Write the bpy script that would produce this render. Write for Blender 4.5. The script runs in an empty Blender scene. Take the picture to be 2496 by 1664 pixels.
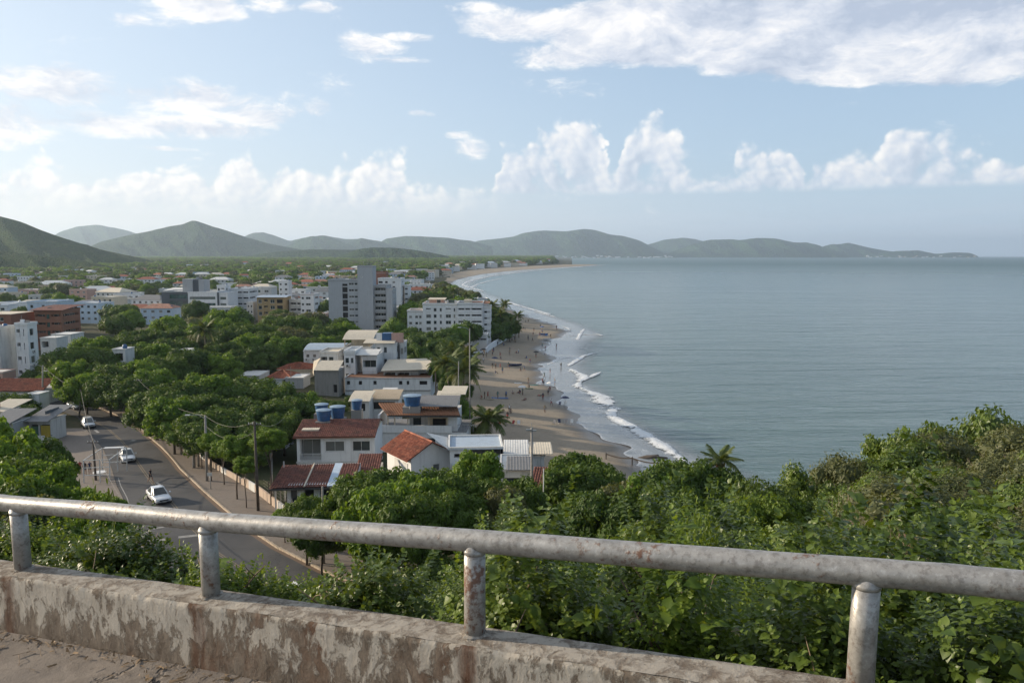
import bpy, math, random
import numpy as np
from mathutils import Vector, Matrix
random.seed(7); RNG = np.random.default_rng(7)
SC = bpy.context.scene; COL = SC.collection

# ------------------------------------------------------------------ camera
FPX, PCX, PCY, HOR, EYE = 1941.0, 1248.0, 832.0, 622.0, 32.0     # photograph pixels, metres
PITCH = math.atan((PCY - HOR) / FPX)
cd = bpy.data.cameras.new('camera'); cam = bpy.data.objects.new('camera', cd); COL.objects.link(cam)
cam.location = (0, 0, EYE); cam.rotation_euler = (math.pi/2 - PITCH, 0, 0)
cd.sensor_width = 36.0; cd.lens = 36.0 * FPX / 2496.0
cd.clip_start = 0.1; cd.clip_end = 60000
SC.camera = cam

# ------------------------------------------------------------------ render settings
SC.view_settings.view_transform = 'Standard'; SC.view_settings.look = 'None'
SC.view_settings.exposure = 0.38; SC.view_settings.gamma = 1.0
SC.render.engine = 'CYCLES'
cy = SC.cycles
cy.use_denoising = True; cy.max_bounces = 5; cy.diffuse_bounces = 2; cy.glossy_bounces = 2
cy.transmission_bounces = 3; cy.transparent_max_bounces = 8; cy.volume_bounces = 0
cy.use_adaptive_sampling = True; cy.adaptive_threshold = 0.015
cy.sample_clamp_indirect = 4.0

# ------------------------------------------------------------------ pixel helpers (d = coordinates in the 2352 wide view of the photo)
KD = 2496.0 / 2352.0
def ray(dx, dy):
    u = (dx*KD - PCX)/FPX; v = (PCY - dy*KD)/FPX
    c, s = math.cos(PITCH), math.sin(PITCH)
    return (u, c + v*s, -s + v*c)
def atY(dx, dy, Y):
    d = ray(dx, dy); t = Y/d[1]
    return (d[0]*t, Y, EYE + d[2]*t)
def atZ(dx, dy, z):
    d = ray(dx, dy); t = (z - EYE)/d[2]
    return (d[0]*t, d[1]*t, z)
def azel(dx, dy):
    d = ray(dx, dy)
    return math.atan2(d[0], d[1]), math.atan2(d[2], math.hypot(d[0], d[1]))

# ------------------------------------------------------------------ sun and sky
SUN_EL = math.radians(15.5); SUN_AZ = math.radians(-72.0)          # azimuth from +Y towards +X
SUN = Vector((math.sin(SUN_AZ)*math.cos(SUN_EL), math.cos(SUN_AZ)*math.cos(SUN_EL), math.sin(SUN_EL)))
ld = bpy.data.lights.new('sun', 'SUN'); sun = bpy.data.objects.new('sun', ld); COL.objects.link(sun)
ld.energy = 5.0; ld.angle = math.radians(0.6); ld.color = (1.0, 0.84, 0.64)
sun.location = (-60, 30, 80)
sun.rotation_euler = (-SUN).to_track_quat('-Z', 'Y').to_euler()

W = bpy.data.worlds.new('World'); SC.world = W; W.use_nodes = True
W.cycles.sampling_method = 'MANUAL'; W.cycles.sample_map_resolution = 512
SKY_STR = 0.115

class NT:
    """small helper for node graphs"""
    def __init__(s, tree): s.t = tree; s.n = tree.nodes; s.l = tree.links
    def put(s, sock, v):
        if v is None: return
        if hasattr(v, 'is_output') or isinstance(v, bpy.types.NodeSocket): s.l.new(v, sock)
        else: sock.default_value = v
    def node(s, typ, **kw):
        nd = s.n.new(typ)
        for k, v in kw.items(): setattr(nd, k, v)
        return nd
    def m(s, op, a, b=None, c=None, clamp=False):
        nd = s.n.new('ShaderNodeMath'); nd.operation = op; nd.use_clamp = clamp
        s.put(nd.inputs[0], a); s.put(nd.inputs[1], b)
        if c is not None: s.put(nd.inputs[2], c)
        return nd.outputs[0]
    def v(s, op, a, b=None):
        nd = s.n.new('ShaderNodeVectorMath'); nd.operation = op
        s.put(nd.inputs[0], a)
        if b is not None: s.put(nd.inputs[3] if op == 'SCALE' else nd.inputs[1], b)
        return nd.outputs['Value'] if op in ('DOT_PRODUCT', 'LENGTH') else nd.outputs[0]
    def mr(s, x, a, b, c=0.0, d=1.0, smooth=False):
        nd = s.n.new('ShaderNodeMapRange'); nd.clamp = True
        if smooth: nd.interpolation_type = 'SMOOTHSTEP'
        for i, q in enumerate((x, a, b, c, d)): s.put(nd.inputs[i], q)
        return nd.outputs[0]
    def mix(s, f, a, b, blend='MIX'):
        nd = s.n.new('ShaderNodeMix'); nd.data_type = 'RGBA'; nd.blend_type = blend
        s.put(nd.inputs[0], f); s.put(nd.inputs[6], a); s.put(nd.inputs[7], b)
        return nd.outputs[2]
    def noise(s, vec, scale, detail=4, rough=0.55, dist=0.0, out='Fac'):
        nd = s.n.new('ShaderNodeTexNoise'); s.put(nd.inputs['Vector'], vec)
        nd.inputs['Scale'].default_value = scale; nd.inputs['Detail'].default_value = detail
        nd.inputs['Roughness'].default_value = rough; nd.inputs['Distortion'].default_value = dist
        return nd.outputs[out]
    def vor(s, vec, scale, feature='F1', detail=0, out='Distance', rand=1.0, rough=0.5):
        nd = s.n.new('ShaderNodeTexVoronoi'); nd.feature = feature; s.put(nd.inputs['Vector'], vec)
        nd.inputs['Scale'].default_value = scale; nd.inputs['Detail'].default_value = detail
        nd.inputs['Roughness'].default_value = rough
        nd.inputs['Randomness'].default_value = rand
        return nd.outputs[out]
    def ramp(s, f, stops):
        nd = s.n.new('ShaderNodeValToRGB'); s.put(nd.inputs[0], f); e = nd.color_ramp.elements
        while len(e) > 1: e.remove(e[0])
        e[0].position = stops[0][0]; e[0].color = (*stops[0][1], 1)
        for p, c in stops[1:]:
            q = e.new(p); q.color = (*c, 1)
        return nd.outputs[0]

def build_world():
    t = W.node_tree; t.nodes.clear(); N = NT(t)
    tc = t.nodes.new('ShaderNodeTexCoord'); D = N.v('NORMALIZE', tc.outputs['Generated'])
    sp = t.nodes.new('ShaderNodeSeparateXYZ'); N.put(sp.inputs[0], D); x, y, z = sp.outputs
    az = N.m('ARCTAN2', x, y)
    el = N.m('ARCSINE', z)
    sky = t.nodes.new('ShaderNodeTexSky'); sky.sky_type = 'NISHITA'; sky.sun_disc = False
    sky.sun_elevation = SUN_EL; sky.sun_rotation = SUN_AZ
    sky.air_density = 1.0; sky.dust_density = 1.6; sky.ozone_density = 2.2; sky.altitude = 30
    # --- fields sampled at D and at a point nearer the sun, for the light side of the puffs
    def off(v, k): return N.v('ADD', v, (SUN.x*k, SUN.y*k*0.3, abs(SUN.z)*k*1.6))
    def puffs(v):
        w = N.v('ADD', v, N.v('SCALE', N.v('SUBTRACT', N.noise(v, 9, 3, 0.6, out='Color'), (0.5, 0.5, 0.5)), 0.05))
        a = N.vor(w, 20.0, rand=1.0); a2 = N.vor(w, 48.0); a3 = N.vor(w, 110.0)
        b = N.noise(w, 11, 6, 0.6)
        s_ = N.m('ADD', N.m('MULTIPLY', N.m('SUBTRACT', 0.5, a), 0.75), N.m('MULTIPLY', N.m('SUBTRACT', 0.5, a2), 0.50))
        s_ = N.m('ADD', s_, N.m('MULTIPLY', N.m('SUBTRACT', 0.5, a3), 0.24))
        return N.m('ADD', s_, N.m('MULTIPLY', N.m('SUBTRACT', b, 0.5), 1.7))
    p0 = puffs(D); p1 = puffs(off(D, 0.008))
    # --- layer A: cumulus bank, its tops following the skyline of the photo's bank
    tops = [(-60, 372), (0, 372), (60, 348), (150, 395), (260, 392), (330, 372), (440, 395), (500, 372), (545, 352), (590, 398), (645, 358), (720, 372),
            (830, 352), (905, 345), (930, 400), (970, 425), (1050, 428), (1120, 425), (1150, 330), (1200, 297), (1280, 262), (1345, 257), (1375, 300),
            (1398, 395), (1415, 345), (1450, 276), (1530, 272), (1550, 330), (1600, 362), (1660, 378), (1690, 312), (1750, 303), (1830, 345),
            (1845, 405), (1875, 352), (1960, 330), (2015, 350), (2045, 300), (2095, 268), (2180, 275), (2245, 300), (2295, 345), (2400, 372)]
    azw = N.m('ADD', az, N.m('MULTIPLY', N.m('SUBTRACT', N.noise(D, 14, 4, 0.6), 0.5), 0.07))
    fc = t.nodes.new('ShaderNodeFloatCurve'); N.put(fc.inputs['Value'], N.mr(azw, -0.62, 0.62))
    cv = fc.mapping.curves[0]
    pts = []
    for dx, dy in tops:
        a_, e_ = azel(dx, dy); e_ = 0.081 + (e_-0.081)*0.84; pts.append(((a_ + 0.62)/1.24, e_*3.0))
    for i, p in enumerate(pts):
        if i < 2: cv.points[i].location = p
        else: cv.points.new(*p)
    for p in cv.points: p.handle_type = 'AUTO_CLAMPED'
    fc.mapping.update()
    top = N.m('DIVIDE', fc.outputs[0], 3.0)
    rel = N.m('SUBTRACT', top, el)                                        # > 0 under the tops
    base_e = azel(1800, 438)[1]
    left = N.mr(az, -0.15, 0.05, 1.0, 0.0, True)
    hump = N.m('MULTIPLY', N.m('MINIMUM', rel, 0.020), 24.0); hump = N.m('SUBTRACT', hump, N.mr(rel, 0.04, 0.11, 0.0, 0.22))
    dens = N.m('ADD', N.m('ADD', hump, 0.10), N.m('MULTIPLY', p0, 0.95))
    aA = N.mr(dens, 0.0, 0.42, 0, 0.96, True)
    lowcut = N.mr(el, N.m('SUBTRACT', base_e, 0.004), N.m('ADD', base_e, 0.006), 0, 1, True)
    lowleft = N.mr(el, 0.03, 0.075, 0, 1, True)
    aA = N.m('MULTIPLY', aA, N.m('MAXIMUM', lowcut, N.m('MULTIPLY', left, lowleft)))
    lit = N.m("ADD", N.m("MULTIPLY", N.m("SUBTRACT", p0, p1), 1.1), N.mr(rel, -0.01, 0.07, 0.72, 0.14))
    lit = N.m('ADD', lit, N.m('MULTIPLY', left, 0.22), clamp=True)
    colA = N.ramp(lit, [(0.0, (0.44, 0.51, 0.61)), (0.35, (0.57, 0.62, 0.70)), (0.72, (0.77, 0.77, 0.78)), (1.0, (0.92, 0.89, 0.85))])
    # --- layer B: drawn-out clouds higher up, by soft ellipses broken up with noise
    ell = [(120, 200, 250, 42), (420, 222, 230, 34), (600, 262, 105, 30), (270, 283, 330, 26), (30, 270, 120, 50), (470, 12, 85, 34), (290, 48, 45, 15),
           (610, 10, 60, 14), (845, 108, 75, 24), (930, 86, 70, 9), (915, 138, 70, 7), (1100, 20, 60, 14), (1230, 58, 190, 34), (1330, 128, 170, 26),
           (1560, 60, 300, 80), (1900, 66, 380, 98), (2250, 76, 340, 108), (2050, 120, 400, 60), (1560, 110, 120, 22), (1930, 172, 110, 22), (2200, 180, 160, 16), (735, 252, 40, 20),
           (970, 260, 38, 7), (1085, 345, 34, 24), (375, 341, 55, 5), (2300, 10, 800, 60), (1050, 311, 28, 7), (730, 18, 40, 10)]
    azel_v = t.nodes.new('ShaderNodeCombineXYZ'); N.put(azel_v.inputs[0], az); N.put(azel_v.inputs[1], el)
    cov = None
    for (cx, cy_, rx, ry) in ell:
        wt = 3.6 if rx >= 250 and cx > 1400 else 1.0
        a_, e_ = azel(cx, cy_); a2, _ = azel(cx + rx*1.15, cy_); _, e2 = azel(cx, cy_ - ry*1.3)
        q = N.v('MULTIPLY', N.v('SUBTRACT', azel_v.outputs[0], (a_, e_, 0)), (1/abs(a2 - a_), 1/abs(e2 - e_), 0))
        g = N.m('SUBTRACT', 1.0, N.v('DOT_PRODUCT', q, q))
        if wt > 1: g = N.m('MULTIPLY', g, wt)
        elif rx < 80: g = N.m('SUBTRACT', N.m('MULTIPLY', g, 0.6), 0.05)
        cov = g if cov is None else N.m('MAXIMUM', cov, g)
    # overhead and behind: a thin scatter of the same cloud
    over = N.m('MULTIPLY', N.mr(el, 0.33, 0.6, 0, 1), 0.45)
    cov = N.m('MAXIMUM', N.m('MAXIMUM', cov, -0.9), N.m('SUBTRACT', over, 0.55))
    flat = N.v('MULTIPLY', D, (1.0, 1.0, 2.3))
    wb = N.v('ADD', flat, N.v('SCALE', N.v('SUBTRACT', N.noise(flat, 6, 3, 0.6, out='Color'), (0.5, 0.5, 0.5)), 0.10))
    nB0 = N.noise(wb, 9, 8, 0.66); nB1 = N.noise(N.v('ADD', wb, (SUN.x*0.02, 0.0, 0.045)), 9, 8, 0.66)
    dB = N.m('ADD', N.m('MULTIPLY', cov, 1.0), N.m('MULTIPLY', N.m('SUBTRACT', nB0, 0.5), 5.2))
    aB = N.m('MULTIPLY', N.mr(dB, -0.1, 1.0, 0, 1, True), 0.95)
    thick = N.mr(cov, 0.1, 1.0)
    right = N.mr(az, 0.05, 0.42, 0, 1, True)
    high = N.mr(el, 0.20, 0.31, 0, 1, True)
    litB = N.m('ADD', N.m('MULTIPLY', N.m('SUBTRACT', nB0, nB1), 2.4), N.m('SUBTRACT', 0.84, N.m('MULTIPLY', thick, 0.30)))
    litB = N.m('SUBTRACT', litB, N.m('MULTIPLY', N.m('MULTIPLY', right, high), 0.50), clamp=True)
    colB = N.ramp(litB, [(0.0, (0.40, 0.46, 0.57)), (0.4, (0.57, 0.61, 0.69)), (0.75, (0.77, 0.77, 0.79)), (1.0, (0.90, 0.875, 0.85))])
    # --- thin veil near the horizon, warmer and brighter towards the sun
    veil = N.m('ADD', N.m('MULTIPLY', N.mr(el, 0.0, 0.105, 1.0, 0.0, True), 0.72), N.m('MULTIPLY', N.mr(el, 0.0, 0.3, 1.0, 0.0, True), 0.16))
    streak = N.noise(N.v('MULTIPLY', D, (1.5, 1.5, 26)), 5, 4, 0.5)
    tosun = N.mr(az, -0.7, 0.5, 1, 0, True)
    colV = N.mix(tosun, (0.49, 0.60, 0.71, 1), (0.80, 0.77, 0.71, 1))
    colV = N.mix(N.m('MULTIPLY', N.mr(streak, 0.45, 0.65), 0.35), colV, N.mix(tosun, (0.56, 0.63, 0.73, 1), (0.86, 0.83, 0.78, 1)))
    wash = N.m('ADD', 0.10, N.m('MULTIPLY', N.mr(az, -1.2, 0.45, 1, 0, True), 0.46))
    skyc = N.mix(1.0, sky.outputs[0], (SKY_STR, SKY_STR, SKY_STR, 1), 'MULTIPLY')
    c = N.mix(N.mr(el, 0.05, 0.9, 0.52, 0.0), skyc, (0.42, 0.60, 0.83, 1))
    c = N.mix(wash, c, (0.72, 0.76, 0.80, 1))
    c = N.mix(aB, c, colB)
    c = N.mix(aA, c, colA)
    c = N.mix(veil, c, colV)
    below = N.mr(el, -0.05, -0.01, 1, 0)
    c = N.mix(below, c, (0.25, 0.30, 0.33, 1))
    bg = t.nodes.new('ShaderNodeBackground'); N.put(bg.inputs[0], c); bg.inputs[1].default_value = 1.0
    out = t.nodes.new('ShaderNodeOutputWorld'); t.links.new(bg.outputs[0], out.inputs[0])
build_world()
# ------------------------------------------------------------------ tagging and mesh helpers
def tag(o, label=None, cat=None, group=None, kind=None):
    if label: o['label'] = label
    if cat: o['category'] = cat
    if group: o['group'] = group
    if kind: o['kind'] = kind
    return o
def empty(name, loc=(0, 0, 0), rz=0.0, label=None, cat=None, group=None):
    o = bpy.data.objects.new(name, None); o.empty_display_size = 0.5
    o.location = loc; o.rotation_euler = (0, 0, rz); COL.objects.link(o)
    return tag(o, label, cat, group)
def link(name, me, parent=None, loc=None, rot=None, scale=None, kind=None):
    o = bpy.data.objects.new(name, me); COL.objects.link(o)
    if parent: o.parent = parent
    if loc is not None: o.location = loc
    if rot is not None: o.rotation_euler = rot
    if scale is not None: o.scale = scale
    if kind: o['kind'] = kind
    return o
def copy_tree(root, loc=None, rz=None, scale=None, label=None):
    r = root.copy(); COL.objects.link(r)
    if loc is not None: r.location = loc
    if rz is not None: r.rotation_euler = (root.rotation_euler[0], root.rotation_euler[1], rz)
    if scale is not None: r.scale = (scale, scale, scale) if not hasattr(scale, '__len__') else scale
    if label: r['label'] = label
    for ch in list(root.children):
        c = ch.copy(); COL.objects.link(c); c.parent = r
        for g in list(ch.children):
            d = g.copy(); COL.objects.link(d); d.parent = c
    return r

class MB:
    def __init__(s): s.v = []; s.f = []; s.m = []
    def add(s, vs, fs, mi=0):
        b = len(s.v); s.v.extend(vs)
        for f in fs: s.f.append([b + i for i in f]); s.m.append(mi)
    def quad(s, a, b, c, d, mi=0): s.add([a, b, c, d], [(0, 1, 2, 3)], mi)
    def box(s, x0, y0, z0, x1, y1, z1, mi=0):
        s.add([(x0,y0,z0),(x1,y0,z0),(x1,y1,z0),(x0,y1,z0),(x0,y0,z1),(x1,y0,z1),(x1,y1,z1),(x0,y1,z1)],
              [(0,3,2,1),(4,5,6,7),(0,1,5,4),(1,2,6,5),(2,3,7,6),(3,0,4,7)], mi)
    def tube(s, path, rad, n=8, mi=0, cap=True):
        """path of points with a radius each: a tapered, bent tube"""
        P = [Vector(p) for p in path]; R = rad if hasattr(rad, '__len__') else [rad]*len(P)
        b = len(s.v)
        up = Vector((0, 0, 1))
        for i, p in enumerate(P):
            d = (P[min(i+1, len(P)-1)] - P[max(i-1, 0)]).normalized()
            a = d.cross(up if abs(d.z) < 0.95 else Vector((1, 0, 0))).normalized(); c = a.cross(d)
            for k in range(n):
                q = 2*math.pi*k/n
                s.v.append(tuple(p + (a*math.cos(q) + c*math.sin(q))*R[i]))
        for i in range(len(P)-1):
            for k in range(n):
                k2 = (k+1) % n
                s.f.append([b+i*n+k, b+(i+1)*n+k, b+(i+1)*n+k2, b+i*n+k2]); s.m.append(mi)
        if cap:
            s.f.append([b+k for k in range(n)]); s.m.append(mi)
            e = b+(len(P)-1)*n; s.f.append([e+k for k in reversed(range(n))]); s.m.append(mi)
    def mesh(s, name, mats, smooth=False):
        me = bpy.data.meshes.new(name); me.from_pydata(s.v, [], s.f)
        for m in (mats if isinstance(mats, (list, tuple)) else [mats]): me.materials.append(m)
        if any(s.m): me.polygons.foreach_set('material_index', s.m)
        if smooth: me.polygons.foreach_set('use_smooth', [True]*len(s.f))
        me.update(); return me
    def obj(s, name, mats, parent=None, smooth=False, kind=None, **kw):
        return link(name, s.mesh(name, mats, smooth), parent, kind=kind, **kw)

def np_mesh(name, V, F, mats, midx=None, smooth=False, uv=None):
    """V (n,3); F (m,k) faces of one size"""
    V = np.asarray(V, dtype=np.float32); F = np.asarray(F, dtype=np.int32); m, k = F.shape
    me = bpy.data.meshes.new(name)
    me.vertices.add(len(V)); me.vertices.foreach_set('co', V.ravel())
    me.loops.add(m*k); me.loops.foreach_set('vertex_index', F.ravel())
    me.polygons.add(m); me.polygons.foreach_set('loop_start', np.arange(0, m*k, k, dtype=np.int32))
    for mt in (mats if isinstance(mats, (list, tuple)) else [mats]): me.materials.append(mt)
    if midx is not None: me.polygons.foreach_set('material_index', np.asarray(midx, dtype=np.int32))
    me.polygons.foreach_set('use_smooth', np.full(m, smooth))
    if uv is not None:
        l = me.uv_layers.new(name='UVMap'); l.data.foreach_set('uv', np.asarray(uv, dtype=np.float32)[F.ravel()].ravel())
    me.update(calc_edges=True); return me
def grid_faces(nr, nc):
    i = np.arange(nr-1)[:, None]*nc + np.arange(nc-1)[None, :]
    return np.stack([i, i+1, i+nc+1, i+nc], -1).reshape(-1, 4)

def vnoise(x, y, seed=0, octs=4, rough=0.5):
    """cheap 2D value noise, roughly -1..1"""
    r = np.random.default_rng(seed); T = r.random((256, 256))*2 - 1
    x = np.asarray(x, float); y = np.asarray(y, float); out = np.zeros(np.broadcast(x, y).shape); a = 1.0; tot = 0
    for o in range(octs):
        X = x*2**o + 17.3*o; Y = y*2**o + 9.1*o
        xi = np.floor(X).astype(int); yi = np.floor(Y).astype(int); fx = X - xi; fy = Y - yi
        fx = fx*fx*(3-2*fx); fy = fy*fy*(3-2*fy)
        a00 = T[xi % 256, yi % 256]; a10 = T[(xi+1) % 256, yi % 256]; a01 = T[xi % 256, (yi+1) % 256]; a11 = T[(xi+1) % 256, (yi+1) % 256]
        out = out + a*((a00*(1-fx)+a10*fx)*(1-fy) + (a01*(1-fx)+a11*fx)*fy); tot += a; a *= rough
    return out/tot

# ------------------------------------------------------------------ materials
MATS = {}
def newmat(name):
    m = bpy.data.materials.new(name); m.use_nodes = True; t = m.node_tree
    for n in list(t.nodes): t.nodes.remove(n)
    N = NT(t); out = t.nodes.new('ShaderNodeOutputMaterial')
    p = t.nodes.new('ShaderNodeBsdfPrincipled'); t.links.new(p.outputs[0], out.inputs[0])
    MATS[name] = m
    return m, N, p, out
def bump(N, p, h, strength=0.3, dist=0.02, normal=None):
    b = N.node('ShaderNodeBump'); b.inputs['Strength'].default_value = strength; b.inputs['Distance'].default_value = dist
    N.put(b.inputs['Height'], h)
    if normal is not None: N.put(b.inputs['Normal'], normal)
    if p is not None: N.put(p.inputs['Normal'], b.outputs[0])
    return b.outputs[0]
def coords(N, which='Object'):
    return N.node('ShaderNodeTexCoord').outputs[which]
def geo_pos(N): return N.node('ShaderNodeNewGeometry').outputs['Position']
def c4(c): return (*c, 1.0)
def mul(c, k): return tuple(min(1, x*k) for x in c)

def m_plain(name, col, rough=0.6, metal=0.0, var=0.15, scale=3.0, spec=0.5, bmp=0.0):
    m, N, p, _ = newmat(name); P = coords(N)
    n = N.noise(P, scale, 5, 0.6)
    N.put(p.inputs['Base Color'], N.mix(N.mr(n, 0.3, 0.7), c4(mul(col, 1-var)), c4(mul(col, 1+var))))
    p.inputs['Roughness'].default_value = rough; p.inputs['Metallic'].default_value = metal
    p.inputs['Specular IOR Level'].default_value = spec
    if bmp: bump(N, p, N.noise(P, scale*8, 4), bmp, 0.02)
    return m
def m_wall(name, col, dirt=0.5, dcol=(0.16, 0.14, 0.12)):
    """painted render with rain streaks and blotches"""
    m, N, p, _ = newmat(name); P = geo_pos(N)
    streak = N.noise(N.v('MULTIPLY', P, (1.6, 1.6, 0.16)), 1.5, 6, 0.65)
    blot = N.noise(P, 0.55, 6, 0.65); fine = N.noise(P, 7, 4, 0.6)
    f = N.m('MULTIPLY', N.mr(streak, 0.50, 0.78), dirt)
    f = N.m('ADD', f, N.m('MULTIPLY', N.mr(blot, 0.52, 0.78), dirt*0.6), clamp=True)
    base = N.mix(N.mr(fine, 0.3, 0.7), c4(mul(col, 0.93)), c4(mul(col, 1.04)))
    base = N.mix(N.mr(blot, 0.35, 0.6), c4(mul(col, 0.90)), base)
    N.put(p.inputs['Base Color'], N.mix(f, base, c4(tuple(a*0.5+b*0.5 for a, b in zip(dcol, mul(col, 0.4))))))
    p.inputs['Roughness'].default_value = 0.8; p.inputs['Specular IOR Level'].default_value = 0.25
    bump(N, p, fine, 0.15, 0.02)
    return m
def m_leaf(name, col, col2, trans=0.35, rough=0.45, objrand=True, spec=0.5, hue=0.0, pscale=0.9):
    """leaf: diffuse + gloss + light let through; colour differs from plant to plant and clump to clump"""
    m, N, p, out = newmat(name)
    P = geo_pos(N); n = N.noise(P, pscale, 3, 0.6)
    r = N.node('ShaderNodeObjectInfo').outputs['Random']
    f = N.m('ADD', N.m('MULTIPLY', r, 0.55), N.m('MULTIPLY', N.mr(n, 0.3, 0.7), 0.55), clamp=True)
    c = N.mix(f, c4(col), c4(col2))
    w = N.node('ShaderNodeTexWhiteNoise'); w.noise_dimensions = '3D'; N.put(w.inputs['Vector'], N.v('SNAP', P, (0.11, 0.11, 0.11)))
    c = N.mix(N.m('MULTIPLY', w.outputs['Value'], 0.35), c, c4(mul(col2, 1.25)))
    N.put(p.inputs['Base Color'], c); p.inputs['Roughness'].default_value = rough
    p.inputs['Specular IOR Level'].default_value = spec
    tr = N.node('ShaderNodeBsdfTranslucent')
    N.put(tr.inputs[0], N.mix(0.5, c, c4((col2[0]*2.3, col2[1]*2.0, col2[2]*0.7))))
    mx = N.node('ShaderNodeMixShader'); mx.inputs[0].default_value = trans
    N.l.new(p.outputs[0], mx.inputs[1]); N.l.new(tr.outputs[0], mx.inputs[2]); N.l.new(mx.outputs[0], out.inputs[0])
    return m
M = {}
M['leaf_tree'] = m_leaf('leaf_tree', (0.020, 0.054, 0.009), (0.090, 0.145, 0.020), 0.24, 0.6, spec=0.3, pscale=0.35)
M['leaf_tree_light'] = m_leaf('leaf_tree_light', (0.060, 0.130, 0.014), (0.135, 0.215, 0.022), 0.30, 0.6, spec=0.3, pscale=0.5)
M['leaf_tree_olive'] = m_leaf('leaf_tree_olive', (0.050, 0.070, 0.022), (0.110, 0.120, 0.040), 0.3, 0.55, pscale=0.5)
M['leaf_bush'] = m_leaf('leaf_bush', (0.014, 0.042, 0.008), (0.125, 0.178, 0.025), 0.24, 0.44, spec=0.38, pscale=1.4)
M['leaf_bush_light'] = m_leaf('leaf_bush_light', (0.060, 0.115, 0.014), (0.150, 0.210, 0.030), 0.34, 0.5, spec=0.28, pscale=1.4)
M['leaf_scrub'] = m_leaf('leaf_scrub', (0.045, 0.070, 0.020), (0.110, 0.120, 0.040), 0.3, 0.6, pscale=1.0)
M['leaf_palm'] = m_leaf('leaf_palm', (0.035, 0.075, 0.014), (0.095, 0.120, 0.028), 0.25, 0.6, spec=0.25, pscale=0.8)
M['leaf_dry'] = m_plain('leaf_dry', (0.26, 0.17, 0.085), 0.7, var=0.35)
M['bark'] = m_plain('bark', (0.085, 0.066, 0.050), 0.9, var=0.3, scale=6, bmp=0.5)
M['bark_pale'] = m_plain('bark_pale', (0.25, 0.20, 0.145), 0.9, var=0.25, scale=6, bmp=0.5)
M['twig'] = m_plain('twig', (0.24, 0.17, 0.11), 0.8, var=0.3, scale=10)
M['white'] = m_wall('white_paint', (0.74, 0.745, 0.74), 0.38)
M['white2'] = m_wall('white_paint_worn', (0.62, 0.62, 0.60), 0.7)
M['cream'] = m_wall('cream_paint', (0.64, 0.56, 0.43), 0.5)
M['beige'] = m_wall('beige_paint', (0.50, 0.40, 0.28), 0.5)
M['ochre'] = m_wall('ochre_paint', (0.40, 0.29, 0.15), 0.5)
M['orange'] = m_wall('orange_brick_paint', (0.29, 0.135, 0.085), 0.6)
M['brown'] = m_wall('brown_paint', (0.24, 0.105, 0.070), 0.5)
M['pink'] = m_wall('pink_paint', (0.52, 0.33, 0.27), 0.5)
M['grey'] = m_wall('grey_render', (0.36, 0.375, 0.385), 0.45)
M['tower'] = m_wall('tower_render', (0.40, 0.42, 0.44), 0.30)
M['darkgrey'] = m_wall('dark_grey_cladding', (0.10, 0.115, 0.13), 0.4)
M['concrete'] = m_wall('bare_concrete', (0.27, 0.255, 0.235), 0.8)
M['paleblue'] = m_wall('pale_blue_paint', (0.50, 0.60, 0.70), 0.4)
M['yellow'] = m_wall('yellow_paint', (0.52, 0.38, 0.06), 0.4)
M['green'] = m_wall('green_paint', (0.10, 0.22, 0.15), 0.4)
M['roofwhite'] = m_wall('white_roof_sheet', (0.72, 0.71, 0.67), 0.55, (0.28, 0.24, 0.2))
M['roofcream'] = m_wall('cream_roof_sheet', (0.68, 0.60, 0.47), 0.5, (0.28, 0.22, 0.16))
M['roofblue'] = m_wall('blue_grey_roof_sheet', (0.42, 0.50, 0.58), 0.4)
M['roofgrey'] = m_wall('grey_roof_sheet', (0.22, 0.22, 0.22), 0.6)
M['roofrust'] = m_wall('rusty_roof_sheet', (0.30, 0.15, 0.085), 0.9, (0.12, 0.07, 0.05))
def m_tile(name, a, b):
    m, N, p, _ = newmat(name); P = coords(N)
    w = N.node('ShaderNodeTexWhiteNoise'); N.put(w.inputs['Vector'], N.v('SNAP', P, (0.25, 0.34, 0.34)))
    n = N.noise(geo_pos(N), 0.9, 6, 0.7)
    c = N.mix(w.outputs['Value'], c4(a), c4(b)); c = N.mix(N.m('MULTIPLY', N.mr(n, 0.48, 0.72), 0.75), c, (0.045, 0.030, 0.024, 1))
    N.put(p.inputs['Base Color'], c); p.inputs['Roughness'].default_value = 0.85
    return m
M['tile'] = m_tile('clay_tile', (0.22, 0.060, 0.032), (0.40, 0.140, 0.075))
M['tile_old'] = m_tile('old_clay_tile', (0.14, 0.048, 0.033), (0.27, 0.105, 0.07))
M['tile_pale'] = m_tile('faded_clay_tile', (0.33, 0.15, 0.10), (0.48, 0.25, 0.165))
def m_glass(name, col=(0.018, 0.026, 0.030), rough=0.08):
    m, N, p, _ = newmat(name)
    r = N.noise(geo_pos(N), 0.8, 3)
    w = N.node('ShaderNodeObjectInfo').outputs['Random']
    N.put(p.inputs['Base Color'], N.mix(N.m('MULTIPLY', N.m('POWER', w, 4.0), 0.9), N.mix(N.mr(r, .4, .6), c4(col), c4(mul(col, 2.0))), (0.34, 0.33, 0.30, 1)))
    p.inputs['Roughness'].default_value = rough; p.inputs['Specular IOR Level'].default_value = 0.6
    return m
M['glass'] = m_glass('window_glass'); M['glass_green'] = m_glass('green_window_glass', (0.02, 0.05, 0.045))
M['dark'] = m_plain('painted_recess_shade', (0.022, 0.021, 0.021), 0.9)  # near-black colour standing in for the shade inside recesses
M['frame'] = m_plain('window_frame_paint', (0.55, 0.55, 0.53), 0.5)
M['frame_dark'] = m_plain('dark_frame_paint', (0.06, 0.06, 0.06), 0.5)
M['metal'] = m_plain('grey_metal', (0.32, 0.33, 0.33), 0.5, metal=0.6)
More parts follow.
